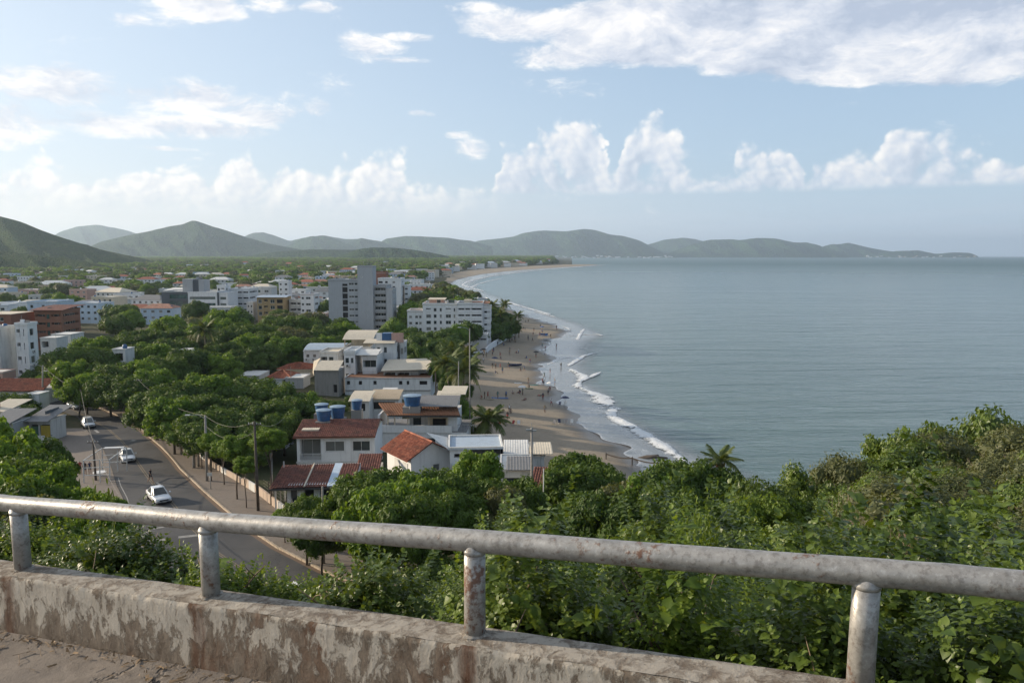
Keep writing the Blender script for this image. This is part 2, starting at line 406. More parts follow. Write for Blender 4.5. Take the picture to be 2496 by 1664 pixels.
M['tank'] = m_plain('blue_tank_plastic', (0.022, 0.085, 0.20), 0.42, var=0.25, scale=2)
M['tank_lid'] = m_plain('faded_tank_lid', (0.24, 0.33, 0.42), 0.5, var=0.2)
M['tank_pale'] = m_plain('pale_tank_plastic', (0.6, 0.6, 0.57), 0.5)
M['concpole'] = m_plain('pole_concrete', (0.26, 0.245, 0.225), 0.85, var=0.2, scale=4)
M['woodpole'] = m_plain('pole_wood', (0.085, 0.070, 0.058), 0.9, var=0.3, scale=4)
M['cable'] = m_plain('cable_rubber', (0.03, 0.03, 0.03), 0.7)
M['cable_pale'] = m_plain('weathered_cable', (0.20, 0.18, 0.16), 0.7)

# ------------------------------------------------------------------ the lie of the land
# rows of the beach in the photograph: y, inland edge, sand/water edge, breaker line
ROWS = np.array([
 (608.5,1315,1378,1384),(612,1240,1330,1345),(615,1190,1275,1295),(619,1130,1215,1240),(624,1085,1160,1190),(630,1058,1110,1140),
 (637,1030,1075,1105),(644,1012,1050,1085),(652,1000,1040,1072),(662,988,1042,1078),(675,1005,1075,1105),(690,1055,1115,1150),(702,1105,1155,1188),
 (715,1142,1187,1225),(726,1165,1215,1255),(738,1180,1250,1290),(750,1186,1290,1320),(762,1184,1308,1345),(772,1178,1300,1368),
 (782,1158,1268,1342),(790,1138,1268,1335),(800,1112,1245,1325),(812,1100,1270,1330),(826,1094,1286,1322),(838,1088,1250,1312),
 (852,1084,1240,1335),(864,1080,1262,1330),(880,1074,1254,1328),(898,1068,1288,1350),(915,1064,1296,1372),(935,1062,1312,1392),
 (950,1062,1342,1405),(962,1064,1330,1420),(985,1070,1368,1455),(1010,1086,1402,1500),(1030,1104,1436,1530),(1042,1125,1444,1560),
 (1058,1160,1462,1600),(1080,1210,1500,1660),(1120,1290,1590,1740),(1180,1380,1700,1860),(1300,1480,1950,2100),(1450,1600,2300,2450)])
_w = np.array([[*atZ(r[1], r[0], 1.8)[:2], atZ(r[2], r[0], 0.05)[0], atZ(r[3], r[0], 0.0)[0], atZ(r[2], r[0], 0.05)[1]] for r in ROWS])[::-1]
ROW_Y = _w[:, 4]                         # distance of each row
def xL(Y): return np.interp(Y, ROW_Y, _w[:, 0])
def xR(Y): return np.interp(Y, ROW_Y, _w[:, 2])
def xB(Y): return np.interp(Y, ROW_Y, _w[:, 3])
YF = ROW_Y[-1]
def plain(Y): return np.interp(Y, [45, 60, 80, 100, 120, 170, 250, 400, 3000, 12000], [9, 7.2, 5.9, 4.7, 4.0, 3.2, 2.6, 2.5, 3.0, 4.0])
# height of the hill the viewer stands on, by direction (x/y) and distance
HT = [-1.2, -0.55, -0.20, 0.0, 0.13, 0.24, 0.36, 0.50, 0.70, 1.2]
HR = [0, 4.5, 5.6, 7.2, 10, 15, 20, 30, 40, 50, 60, 75, 90, 110]
HZ = np.array([
 [30.0, 29.6, 29.0, 27.7, 25.2, 21.6, 18.8, 14.6, 11.5, 9.0, 7.2, 5, 4, 3],
 [30.0, 29.6, 29.0, 27.7, 25.2, 21.4, 18.4, 14.2, 11.0, 8.6, 7.2, 5, 4, 3],
 [30.1, 29.8, 29.0, 27.6, 25.1, 21.2, 18.2, 13.8, 10.5, 8.2, 7.0, 5, 4, 3],
 [30.2, 29.9, 29.2, 28.3, 26.6, 23.4, 20.6, 16.0, 12.3, 9.0, 7.0, 4.6, 2, 0],
 [30.3, 29.9, 28.9, 27.6, 26.5, 24.8, 22.6, 17.5, 13.0, 9.5, 6.5, 3.0, 1, 0],
 [30.3, 29.9, 28.8, 27.4, 26.4, 24.8, 23.2, 19.2, 15.0, 10.5, 5.5, 1.5, -1, -3],
 [30.4, 29.9, 28.8, 27.4, 26.4, 24.9, 23.8, 21.4, 18.2, 13.0, 6.5, -1.0, -3, -4],
 [30.4, 29.9, 28.8, 27.4, 26.5, 25.2, 24.4, 22.4, 20.4, 18.0, 11.5, 1.0, -3, -4],
 [30.5, 29.9, 28.8, 27.5, 26.6, 25.5, 24.9, 23.2, 21.9, 20.8, 15.5, 3.0, -3, -4],
 [30.5, 30, 29.6, 29.0, 27.9, 26.8, 26.0, 24.8, 24.0, 23.0, 19.0, 6.0, -3, -4]])
def hill_z(x, y):
    x = np.asarray(x, float); y = np.asarray(y, float); r = np.hypot(x, y)
    t = np.where(y > 0.3*np.abs(x), x/np.maximum(y, 1e-3), np.sign(x)*1.2); t = np.clip(t, -1.2, 1.2)
    ti = np.interp(t, HT, np.arange(len(HT))); ri = np.interp(r, HR, np.arange(len(HR)))
    a = np.floor(ti).astype(int).clip(0, len(HT)-2); b = np.floor(ri).astype(int).clip(0, len(HR)-2); fa = ti-a; fb = ri-b
    z = (HZ[a, b]*(1-fa)+HZ[a+1, b]*fa)*(1-fb) + (HZ[a, b+1]*(1-fa)+HZ[a+1, b+1]*fa)*fb
    back = np.clip((-y + 0.0)/8.0, 0, 1)
    return z*(1-back) + np.where(r < 400, 30.0, 30*np.exp(-(r-400)/300))*back
def ground_z(x, y):
    x = np.asarray(x, float); y = np.asarray(y, float); r = np.hypot(x, y)
    p = plain(y)
    # past the land's edge the ground dips under the beach and the sea
    yy = np.clip(y, ROW_Y[0], YF)
    edge = np.where(y <= YF, xL(yy), xL(YF)*y/YF*0.985)
    wid = 6 + 0.012*np.abs(y)
    p = p + np.where(y > 70, np.clip((x - (edge-32))/22, 0, 1)*np.minimum(1.55-p, 0), 0)
    p = p + np.clip((x - edge)/wid, 0, 1)*(-p - 3.0)
    h = hill_z(x, y)
    return np.where((r < 118) | (y < 0), np.where(y < 30, h, np.maximum(h, p)), p)
def gz(x, y): return float(ground_z(x, y))
def hit(dx, dy, lo=4.0, hi=6000.0, dz=0.0):
    """where the line of sight through that point of the photo meets the land"""
    d = ray(dx, dy); n = math.hypot(d[0], d[1]); t = lo/n; step = 1.004
    while t*n < hi:
        z = EYE + d[2]*t
        if z <= gz(d[0]*t, d[1]*t) + dz: break
        t *= step
    return (d[0]*t, d[1]*t, gz(d[0]*t, d[1]*t))
# ------------------------------------------------------------------ ground sheet
def m_ground():
    m, N, p, _ = newmat('earth_and_scrub'); P = geo_pos(N)
    a = N.noise(P, 0.02, 8, 0.65); b = N.noise(P, 0.35, 6, 0.6); c = N.noise(P, 6, 5, 0.6)
    col = N.mix(N.mr(a, 0.42, 0.58), (0.050, 0.062, 0.026, 1), (0.11, 0.088, 0.056, 1))
    col = N.mix(N.mr(b, 0.40, 0.62), col, (0.034, 0.050, 0.020, 1))
    col = N.mix(N.m('MULTIPLY', c, 0.4), col, (0.10, 0.08, 0.05, 1))
    N.put(p.inputs['Base Color'], col); p.inputs['Roughness'].default_value = 0.95; p.inputs['Specular IOR Level'].default_value = 0.1
    bump(N, p, c, 0.6, 0.1); return m
def build_ground():
    azs = np.radians(np.concatenate([np.linspace(-180, -46, 34)[:-1], np.linspace(-46, 46, 300), np.linspace(46, 180, 34)[1:]]))
    rs = np.concatenate([np.linspace(0.3, 12, 40), np.geomspace(12.3, 20000, 470)])
    A, R = np.meshgrid(azs, rs); X = R*np.sin(A); Y = R*np.cos(A)
    Z = ground_z(X, Y)
    Z = Z + vnoise(X*0.12, Y*0.12, 3, 3)*np.interp(R, [0, 6, 9, 20, 42, 54], [0, 0, .15, .35, .25, 0.0])
    V = np.stack([X, Y, Z], -1).reshape(-1, 3)
    o = link('ground', np_mesh('ground', V, grid_faces(len(rs), len(azs))[:, ::-1], m_ground(), smooth=True)); tag(o, kind='structure')
build_ground()

# ------------------------------------------------------------------ sea
def m_sea():
    m, N, p, _ = newmat('sea_water'); P = geo_pos(N)
    sp = N.node('ShaderNodeSeparateXYZ'); N.put(sp.inputs[0], P)
    dist = N.v('LENGTH', P)
    patch = N.noise(N.v('MULTIPLY', P, (0.55, 1.5, 1)), 0.012, 7, 0.6)
    big = N.noise(N.v('MULTIPLY', P, (0.25, 1.0, 1)), 0.0012, 6, 0.6)
    deep = N.mix(N.mr(patch, 0.38, 0.62), (0.036, 0.092, 0.094, 1), (0.066, 0.132, 0.126, 1))
    near = N.mr(dist, 120, 900, 1, 0, True)
    deep = N.mix(N.m('MULTIPLY', near, 0.6), deep, (0.120, 0.175, 0.155, 1))
    N.put(p.inputs['Base Color'], deep)
    p.inputs['IOR'].default_value = 1.33; p.inputs['Specular IOR Level'].default_value = 0.5
    N.put(p.inputs['Roughness'], N.mr(dist, 60, 3000, 0.12, 0.42))
    w1 = N.noise(N.v('MULTIPLY', P, (0.45, 1.25, 1)), 0.42, 5, 0.62, 0.4)
    w2 = N.noise(N.v('MULTIPLY', P, (0.35, 1.3, 1)), 0.075, 5, 0.55, 0.6)
    w3 = N.noise(N.v('MULTIPLY', P, (0.3, 1.4, 1)), 0.012, 5, 0.6, 0.4)
    h = N.m('ADD', N.m('MULTIPLY', w1, 0.55), N.m('ADD', N.m('MULTIPLY', w2, 2.2), N.m('MULTIPLY', w3, N.mr(big, .35, .65, 1.5, 6.0))))
    b = N.node('ShaderNodeBump'); b.inputs['Strength'].default_value = 0.85; b.inputs['Distance'].default_value = 0.75
    N.put(b.inputs['Height'], h); N.put(p.inputs['Normal'], b.outputs[0])
    return m
def build_sea():
    azs = np.radians(np.linspace(-60, 75, 136)); rs = np.concatenate([[40], np.geomspace(60, 20000, 90)])
    A, R = np.meshgrid(azs, rs); V = np.stack([R*np.sin(A), R*np.cos(A), np.zeros_like(R)], -1).reshape(-1, 3)
    tag(link('sea', np_mesh('sea', V, grid_faces(len(rs), len(azs))[:, ::-1], m_sea(), smooth=True)), kind='structure')
build_sea()

# ------------------------------------------------------------------ beach and the thin water running up it
def m_sand():
    m, N, p, _ = newmat('beach_sand'); P = geo_pos(N); uv = N.node('ShaderNodeUVMap').outputs[0]
    sp = N.node('ShaderNodeSeparateXYZ'); N.put(sp.inputs[0], uv); v = sp.outputs[0]        # metres inland of the water's edge
    a = N.noise(P, 0.07, 6, 0.6); b = N.noise(P, 1.6, 6, 0.65); c = N.noise(N.v('MULTIPLY', P, (1, 2.2, 1)), 5, 5, 0.7)
    dry = N.mix(N.mr(a, 0.35, 0.65), (0.35, 0.290, 0.215, 1), (0.27, 0.22, 0.16, 1))
    dry = N.mix(N.m('MULTIPLY', N.mr(b, 0.48, 0.75), 0.55), dry, (0.175, 0.135, 0.095, 1))
    dry = N.mix(N.m('MULTIPLY', N.mr(c, 0.56, 0.70), 0.5), dry, (0.13, 0.10, 0.07, 1))
    wet = N.mr(N.m('ADD', v, N.m('MULTIPLY', N.m('SUBTRACT', a, 0.5), 9)), 1.5, 6.0, 1, 0, True)
    N.put(p.inputs['Base Color'], N.mix(wet, dry, (0.105, 0.088, 0.068, 1)))
    N.put(p.inputs['Roughness'], N.mr(wet, 0, 1, 0.95, 0.30)); p.inputs['Specular IOR Level'].default_value = 0.35
    bump(N, p, N.m('ADD', b, N.m('MULTIPLY', c, 0.6)), 0.55, 0.12); return m
def build_beach():
    ys = np.concatenate([np.arange(ROW_Y[0]+0.5, 420, 0.9), np.geomspace(421, YF, 260)])
    n = 46; V = []; U = []
    vs = np.concatenate([np.linspace(0, 1, 30), 1 + np.linspace(0.06, 1.0, 16)])
    for Y in ys:
        a = xL(Y) - 7 - 0.012*Y; b = xR(Y) + 0.8*math.sin(Y*0.21) + 0.5*math.sin(Y*0.53+1); out = b + max(24.0, (xB(Y)-b)*1.4 + 10)
        for s in vs:
            if s <= 1: x = a + (b-a)*s
            else: x = b + (out-b)*(s-1)
            d = b - x
            z = np.interp(d, [-60, -14, 0, 7, 20, 45, 200], [-3.0, -0.75, 0.035, 0.55, 1.35, 1.9, 2.2])
            if s < 0.16: z = max(z, 1.8) if Y > 75 else z
            if s <= 0.0: z = plain(Y) - 0.6
            V.append((x, Y, z)); U.append((d, Y))
    V = np.array(V); V[:, 2] += vnoise(V[:, 0]*0.25, V[:, 1]*0.25, 5, 3)*0.07
    o = link('beach', np_mesh('beach', V, grid_faces(len(ys), n), m_sand(), smooth=True, uv=U)); tag(o, kind='structure')
build_beach()
def m_foam(name, lace=1.0, base_a=0.0, tint=(0.78, 0.80, 0.80)):
    """foam on thin water: UV x = across 0..1, UV y = metres along"""
    m, N, p, out = newmat(name); P = geo_pos(N); uv = N.node('ShaderNodeUVMap').outputs[0]
    sp = N.node('ShaderNodeSeparateXYZ'); N.put(sp.inputs[0], uv); u = sp.outputs[0]
    w = N.v('ADD', P, N.v('SCALE', N.noise(P, 0.5, 3, 0.6, out='Color'), 1.2))
    a = N.noise(w, 0.75, 7, 0.70, 0.8); b = N.noise(w, 2.6, 5, 0.7)
    prof = N.m('MULTIPLY', N.mr(u, 0.0, 0.25, 0, 1, True), N.mr(u, 0.35, 1.0, 1, 0, True))
    g = N.noise(P, 0.13, 3, 0.6)
    d = N.m('ADD', N.m('MULTIPLY', prof, 1.0), N.m('MULTIPLY', N.m('SUBTRACT', N.m('ADD', N.m('MULTIPLY', a, 0.6), N.m('MULTIPLY', b, 0.4)), 0.5), 5.0*lace))
    d = N.m('ADD', d, N.m('MULTIPLY', N.m('SUBTRACT', g, 0.5), 2.2))
    al = N.mr(d, 0.45, 0.85, base_a, 1, True)
    al = N.m('MULTIPLY', al, N.m('MULTIPLY', N.mr(u, 0, 0.06), N.mr(u, 0.92, 1.0, 1, 0)))
    N.put(p.inputs['Base Color'], N.mix(b, c4(mul(tint, 0.85)), c4(tint))); p.inputs['Roughness'].default_value = 0.55
    N.put(p.inputs['Alpha'], al); bump(N, p, N.m('ADD', a, b), 0.8, 0.25)
    return m
M['foam'] = m_foam('breaking_foam', 0.8); M['foam_lace'] = m_foam('foam_lace', 1.5)
def m_swash():
    m, N, p, out = newmat('running_up_water'); P = geo_pos(N); uv = N.node('ShaderNodeUVMap').outputs[0]
    sp = N.node('ShaderNodeSeparateXYZ'); N.put(sp.inputs[0], uv); u = sp.outputs[0]
    w = N.v('ADD', N.v('MULTIPLY', P, (1.0, 0.55, 1)), N.v('SCALE', N.noise(P, 0.18, 4, 0.6, out='Color'), 5))
    a = N.noise(w, 0.22, 8, 0.68, 1.2); b = N.vor(w, 0.55, 'DISTANCE_TO_EDGE', detail=1.5)
    sheet = N.mr(N.m('ADD', a, N.m('MULTIPLY', u, -0.06)), 0.46, 0.62, 0, 1, True)
    lace = N.m('MULTIPLY', N.mr(b, 0.0, 0.08, 1, 0), N.mr(a, 0.46, 0.64, 0, 0.6))
    edge = N.mr(u, 0.0, 0.05, 1.0, 0.0, True)
    f = N.m('MAXIMUM', N.m('MULTIPLY', sheet, 0.26), N.m('MAXIMUM', lace, N.m('MULTIPLY', edge, 0.7)))
    N.put(p.inputs['Base Color'], N.mix(f, (0.17, 0.185, 0.185, 1), (0.66, 0.68, 0.69, 1)))
    N.put(p.inputs['Roughness'], N.mr(f, 0, 1, 0.10, 0.5)); p.inputs['IOR'].default_value = 1.33
    N.put(p.inputs['Alpha'], N.mr(u, 0.45, 1.0, 0.92, 0.0, True))
    bump(N, p, N.noise(N.v('MULTIPLY', P, (1, 2, 1)), 1.3, 4), 0.25, 0.15); return m
def build_swash():
    ys = np.concatenate([np.arange(ROW_Y[0]+1, 420, 1.0), np.geomspace(421, YF*0.998, 200)]); V = []; U = []
    for Y in ys:
        b = xR(Y) + 0.8*math.sin(Y*0.21) + 0.5*math.sin(Y*0.53+1) - 1.2 - 0.9*math.sin(Y*0.13) - 0.6*math.sin(Y*0.71)
        o = max(xB(Y) + 5 + Y*0.01, b + 12)
        for s in np.linspace(0, 1, 9):
            z = 0.16 if s == 0 else 0.13 - 0.05*s
            V.append((b + (o-b)*s, Y, z)); U.append((s, Y))
    V = np.array(V)
    tag(link('swash', np_mesh('swash', V, grid_faces(len(ys), 9), m_swash(), smooth=True, uv=U)), kind='structure')
build_swash()
def foam_line(pts, wid, h=0.35, name='breaking_wave', label='', mat='foam', jit=0.5, along=0.8):
    """a breaking wave: a low raised ridge of foam along points of the photo (zoomed beach view coordinates converted by caller)"""
    P = [Vector(atZ(x, y, 0.1)) for x, y in pts]; L = [0]
    for a, b in zip(P, P[1:]): L.append(L[-1] + (b-a).length)
    st = max(along, L[-1]/400); n = max(4, int(L[-1]/st)); s = np.linspace(0, L[-1], n)
    X = np.interp(s, L, [p.x for p in P]); Y = np.interp(s, L, [p.y for p in P])
    k = np.ones(5)/5
    if n > 12: X[4:-4] = np.convolve(X, k, 'same')[4:-4]; Y[4:-4] = np.convolve(Y, k, 'same')[4:-4]
    dxs = np.gradient(X); dys = np.gradient(Y); nn = np.hypot(dxs, dys) + 1e-6; nx, ny = -dys/nn, dxs/nn
    seed = int(abs(X[0]*7)) + 3
    wv = (wid(s/L[-1]) if callable(wid) else np.full(n, wid))*(1 + jit*vnoise(s*0.16, s*0, seed, 3))
    V = []; U = []; C = 9
    for i in range(n):
        e = min(1, min(i, n-1-i)/4.0)
        for c in range(C):
            u = c/(C-1); off = (u-0.4)*wv[i]*(0.25+0.75*e)
            hh = .55*h*e*math.exp(-((u-0.35)/0.2)**2)*(1+1.1*float(vnoise(s[i]*0.9, u*3, seed+1, 3)))
            V.append((X[i]+nx[i]*off, Y[i]+ny[i]*off, 0.15 + hh)); U.append((u, s[i]))
    o = link(name, np_mesh(name, np.array(V), grid_faces(n, C), M[mat], smooth=True, uv=U))
    return tag(o, label, 'wave', 'waves breaking along the beach')
def z4(x, y): return ((1050 + x/3.92)/KD, (760 + y/3.92)/KD)
foam_line([z4(*p) for p in [(2440,1450),(2352,1385),(2260,1310),(2200,1285),(2100,1220),(1980,1145),(1900,1090),(1800,1035),(1705,1000),(1725,955),(1700,900),(1640,855),(1600,810),(1530,768),(1405,720),(1400,690),(1440,650),(1480,630),(1400,590),(1330,545)]],
          lambda t: 3.4 + 1.5*np.sin(t*9)**2 + np.where((t > 0.42) & (t < 0.62), 3.5, 0), 0.4, label='long white breaker running along the near beach down to the shrubs')
foam_line([z4(*p) for p in [(1310,520),(1350,490),(1400,460),(1460,420),(1520,405),(1600,385)]], 3.0, 0.35, label='short oblique breaker above the long white breaker')
foam_line([z4(*p) for p in [(1480,640),(1560,605),(1625,572)]], 2.6, 0.3, label='short spur of foam crossing off the long breaker towards open water')
foam_line([z4(*p) for p in [(1400,265),(1420,225),(1440,190),(1470,165)]], 2.6, 0.3, label='small curl of foam off the bulge of the beach')
foam_line([z4(*p) for p in [(1540,205),(1600,215),(1645,228)]], 2.0, 0.25, label='small lone whitecap farthest out beside the beach bulge')
foam_line([z4(*p) for p in [(990,0),(1060,15),(1130,35),(1200,52)]], 3.0, 0.25, label='thin foam line past the tall beach palms')
foam_line([z4(*p) for p in [(1210,455),(1280,440),(1360,430)]], 2.2, 0.15, mat='foam_lace', label='lacy foam patch beside the middle notch of the sand')
foam_line([z4(*p) for p in [(1420,350),(1460,345),(1500,350)]], 2.4, 0.15, mat='foam_lace', label='pale foam fleck in the shallows level with the sea wall')
foam_line([z4(*p) for p in [(1250,140),(1300,150),(1330,175)]], 2.4, 0.2, mat='foam_lace', label='foam edge at the tip of the sand bulge')
foam_line([z4(*p) for p in [(1190,460),(1150,490),(1110,505)]], 2.0, 0.08, mat='foam_lace', label='thin foam tongue lying in the notch of the sand')
foam_line([(1262,722),(1235,714),(1205,706),(1180,698),(1150,690)], 4.5, 0.3, label='foam line beside the tall palms at the far end of the near beach')
foam_line([(1110,668),(1085,662),(1062,655)], 5, 0.3, label='surf at the root of the curving bay')
foam_line([(1340,612.4),(1290,616),(1232,621),(1180,627),(1130,634),(1095,641),(1072,648),(1062,655)], lambda t: 15 - 10*t, 0.5, label='long surf line along the curving far bay', along=4)
foam_line([(1150,640),(1120,646),(1096,653),(1082,661)], 5, 0.3, mat='foam_lace', label='second row of surf inside the curving far bay', along=3)
foam_line([(1300,772),(1340,768),(1385,771)], 2.0, 0.2, mat='foam_lace', label='streak of foam seaward of the sand bulge')

# ------------------------------------------------------------------ hills
def m_hill(name, a, b, c, scale=0.012):
    m, N, p, _ = newmat(name); P = geo_pos(N)
    n1 = N.noise(P, scale, 8, 0.68); n2 = N.noise(P, scale*9, 6, 0.7); vo = N.vor(P, scale*14)
    col = N.mix(N.mr(n1, 0.38, 0.60), c4(a), c4(b)); col = N.mix(N.mr(n2, 0.50, 0.68), col, c4(c))
    N.put(p.inputs['Base Color'], N.mix(N.m('MULTIPLY', N.mr(vo, 0.2, 0.6), 0.5), col, c4(mul(a, 0.6))))
    p.inputs['Roughness'].default_value = 1.0; p.inputs['Specular IOR Level'].default_value = 0.05
    bump(N, p, N.m('ADD', n2, N.m('MULTIPLY', N.m('SUBTRACT', 1, vo), 0.8)), 1.0, 0.12/scale*0.9); return m
M['hill_near'] = m_hill('near_hill_scrub', (0.034, 0.066, 0.024), (0.078, 0.125, 0.044), (0.130, 0.145, 0.075), 0.02)
M['hill_mid'] = m_hill('mid_hill_scrub', (0.018, 0.050, 0.020), (0.055, 0.105, 0.034), (0.10, 0.13, 0.06), 0.006)
M['hill_far'] = m_hill('far_hill_forest', (0.018, 0.055, 0.026), (0.060, 0.125, 0.048), (0.10, 0.14, 0.07), 0.003)
def hill(name, prof, D, depth, mat, relief=0.18, seed=1, spur=1.0, basey=None, name_kind='structure', n=170, m=44):
    """skyline prof (points of the photo) raised at distance D; spurs and gullies run down from the ridge"""
    prof = sorted(prof); xs = np.linspace(prof[0][0], prof[-1][0], n); ys = np.interp(xs, [p[0] for p in prof], [p[1] for p in prof])
    k = np.ones(7)/7; ys2 = np.convolve(np.pad(ys, 3, 'edge'), k, 'valid')
    V = []; v = np.linspace(-1, 1, m)
    X0 = np.array([atY(x, y, D)[0] for x, y in zip(xs, ys2)]); Z0 = np.array([atY(x, y, D)[2] for x, y in zip(xs, ys2)])
    zb = -4.0
    Hh = np.maximum(Z0 - zb, 0.5)
    for j in v:
        Yj = D + j*depth
        Xj = X0*(1 + 0.75*(Yj/D-1)) if j < 0 else X0
        wob = vnoise(X0/(depth*0.55)+j*0.5, np.full(n, j*1.3+5), seed, 5, 0.55)
        sp = np.abs(vnoise(X0/(depth*0.35)+1.3*j, np.full(n, seed*3.1 + j*0.8), seed+9, 4, 0.5))
        fall = (1-abs(j))**1.15 if j < 0 else (1-j)**1.3
        fall = fall + (0.42*spur*(0.5-sp*1.8))*math.sin(math.pi*min(1, abs(j)))*0.9
        Z = zb + Hh*np.clip(fall, 0, 1.0) + relief*Hh*wob*math.sin(math.pi*abs(j))*0.6
        # never above the skyline that the photograph shows
        lim = EYE + (Z0-EYE)*(Yj/D)*0.99 if j != 0 else Z0
        Z = np.minimum(Z, np.where(Z0 > EYE, np.maximum(lim, zb), Z0))
        V.append(np.stack([Xj, np.full(n, Yj), Z], -1))
    V = np.concatenate(V)
    o = link(name, np_mesh(name, V, grid_faces(m, n), M[mat], smooth=True)); tag(o, kind=name_kind)
    return o
hill('hill', [(110,548),(140,530),(180,519),(225,515),(262,522),(300,530),(345,545),(420,560),(500,570)], 9500, 900, 'hill_far', seed=4)
hill('hill', [(535,560),(575,535),(605,532),(640,543),(665,552),(700,545),(740,539),(790,548),(830,548),(870,558),(920,572)], 9000, 900, 'hill_far', seed=5)
hill('hill', [(860,565),(885,548),(930,541),(985,543),(1030,545),(1080,552),(1130,565)], 8600, 800, 'hill_far', seed=6)
hill('hill', [(640,573),(690,549),(715,541),(742,540),(770,548),(800,560),(850,575)], 7500, 600, 'hill_far', seed=8)
hill('hill', [(760,572),(830,545),(880,555),(900,565),(980,578)], 7900, 500, 'hill_far', seed=18)
hill('hill', [(170,585),(230,555),(280,543),(340,530),(390,517),(425,512),(440,504),(455,505),(500,521),(560,542),(620,559),(700,574),(760,584)], 5200, 620, 'hill_mid', 0.25, seed=11)
hill('hill', [(560,588),(640,577),(720,572),(790,573),(850,572),(900,575),(960,586)], 3900, 260, 'hill_mid', 0.2, seed=12)
hill('hill', [(780,588),(820,572),(850,567),(900,568),(940,572),(985,579),(1030,588)], 3300, 220, 'hill_mid', 0.25, seed=13)
hill('hill', [(-900,560),(-500,470),(-200,462),(-60,480),(0,496),(40,506),(80,522),(130,541),(170,556),(220,570),(265,582),(300,590),(350,603),(420,619)], 1750, 330, 'hill_near', 0.3, seed=14, n=300, m=70)
hill('hill', [(-700,600),(-300,560),(-60,568),(0,574),(60,582),(130,590),(190,599),(260,613),(340,632)], 1250, 150, 'hill_near', 0.2, seed=15)
# the headlands across the bay, rising out of the sea
hill('hill', [(960,587),(1010,580),(1060,565),(1100,552),(1150,547),(1180,543),(1200,535),(1245,528),(1300,531),(1340,525),(1365,527),(1400,538),(1430,541),(1470,552),(1500,568),(1530,584),(1550,590)], 10500, 1000, 'hill_far', 0.3, seed=21, spur=1.6, n=260, m=60)
hill('hill', [(1460,575),(1490,560),(1530,549),(1570,545),(1600,549),(1640,560),(1700,588)], 12500, 700, 'hill_far', 0.2, seed=22, spur=1.2)
hill('hill', [(1480,589),(1540,580),(1590,560),(1625,550),(1680,549),(1700,551),(1740,545),(1790,548),(1820,556),(1850,556),(1880,562),(1910,575),(1940,589)], 10800, 800, 'hill_far', 0.3, seed=23, spur=1.6, n=240, m=60)
hill('hill', [(1840,588),(1880,568),(1905,561),(1950,557),(1990,567),(2020,573),(2060,578),(2090,588)], 11500, 600, 'hill_far', 0.25, seed=24, spur=1.4)
hill('hill', [(2000,589),(2040,577),(2090,575),(2110,574),(2130,579),(2150,583),(2190,579),(2230,580),(2243,588)], 11000, 300, 'hill_far', 0.2, seed=25, n=90, m=24)

# ------------------------------------------------------------------ haze
def build_haze():
    mb = MB(); mb.box(-20500, -2500, -6, 20500, 20500, 430)
    m = bpy.data.materials.new('sea_haze'); m.use_nodes = True; t = m.node_tree
    for n in list(t.nodes): t.nodes.remove(n)
    out = t.nodes.new('ShaderNodeOutputMaterial'); v = t.nodes.new('ShaderNodeVolumePrincipled')
    v.inputs['Color'].default_value = (0.66, 0.82, 1.0, 1); v.inputs['Density'].default_value = HAZE; v.inputs['Anisotropy'].default_value = 0.35
    t.links.new(v.outputs[0], out.inputs['Volume'])
    o = mb.obj('haze', m); tag(o, kind='stuff')
HAZE = 7.0e-5
build_haze()

# the strip of houses at the foot of the headlands across the bay: specks too small to tell apart
def waterfront():
    rnd = random.Random(8); mb = MB()
    for (x0, x1, n, D) in [(1100, 1240, 16, 9300), (1235, 1300, 14, 9200), (1300, 1420, 30, 9250), (1420, 1540, 22, 9300), (1990, 2240, 26, 10500), (900, 1100, 16, 8200)]:
        for i in range(n):
            x = atY(rnd.uniform(x0, x1), 588, D)[0]; w = rnd.uniform(10, 34); h = rnd.uniform(5, 13); z = rnd.uniform(-1, 1) + (rnd.random()**2*22)
            y = D + rnd.uniform(-60, 60); mb.box(x, y, z, x+w, y+12, z+h, 0 if rnd.random() < .75 else 1)
    o = mb.obj('waterfront_houses', [M['white'], M['roofcream']]); tag(o, 'specks of pale houses strung along the foot of the far headlands', 'houses', kind='stuff')
waterfront()
# ------------------------------------------------------------------ vegetation
def unit(n, rng, up=0.0):
    v = rng.normal(size=(n, 3)); v[:, 2] += up; return v/np.linalg.norm(v, axis=1, keepdims=True)
_ico = None
def ico():
    global _ico
    if _ico is None:
        import bmesh
        bm = bmesh.new(); bmesh.ops.create_icosphere(bm, subdivisions=2, radius=1.0)
        bm.verts.ensure_lookup_table()
        _ico = (np.array([v.co[:] for v in bm.verts]), np.array([[v.index for v in f.verts] for f in bm.faces])); bm.free()
    return _ico
def leaf_quads(P, Nn, size, rng, wide=0.55):
    """folded diamond leaves at P with outward normal Nn: 2 triangles each"""
    n = len(P); t = unit(n, rng); t -= (t*Nn).sum(1, keepdims=True)*Nn; t /= np.linalg.norm(t, axis=1, keepdims=True) + 1e-9
    b = np.cross(Nn, t); s = size[:, None]
    A = P - t*s; C = P + t*s; B = P + b*s*wide + Nn*s*0.18; D = P - b*s*wide + Nn*s*0.18
    V = np.stack([A, B, C, D], 1).reshape(-1, 3); i = np.arange(n)[:, None]*4
    F = np.concatenate([i + np.array([[0, 1, 2]]), i + np.array([[0, 2, 3]])], 1).reshape(-1, 3)
    return V, F
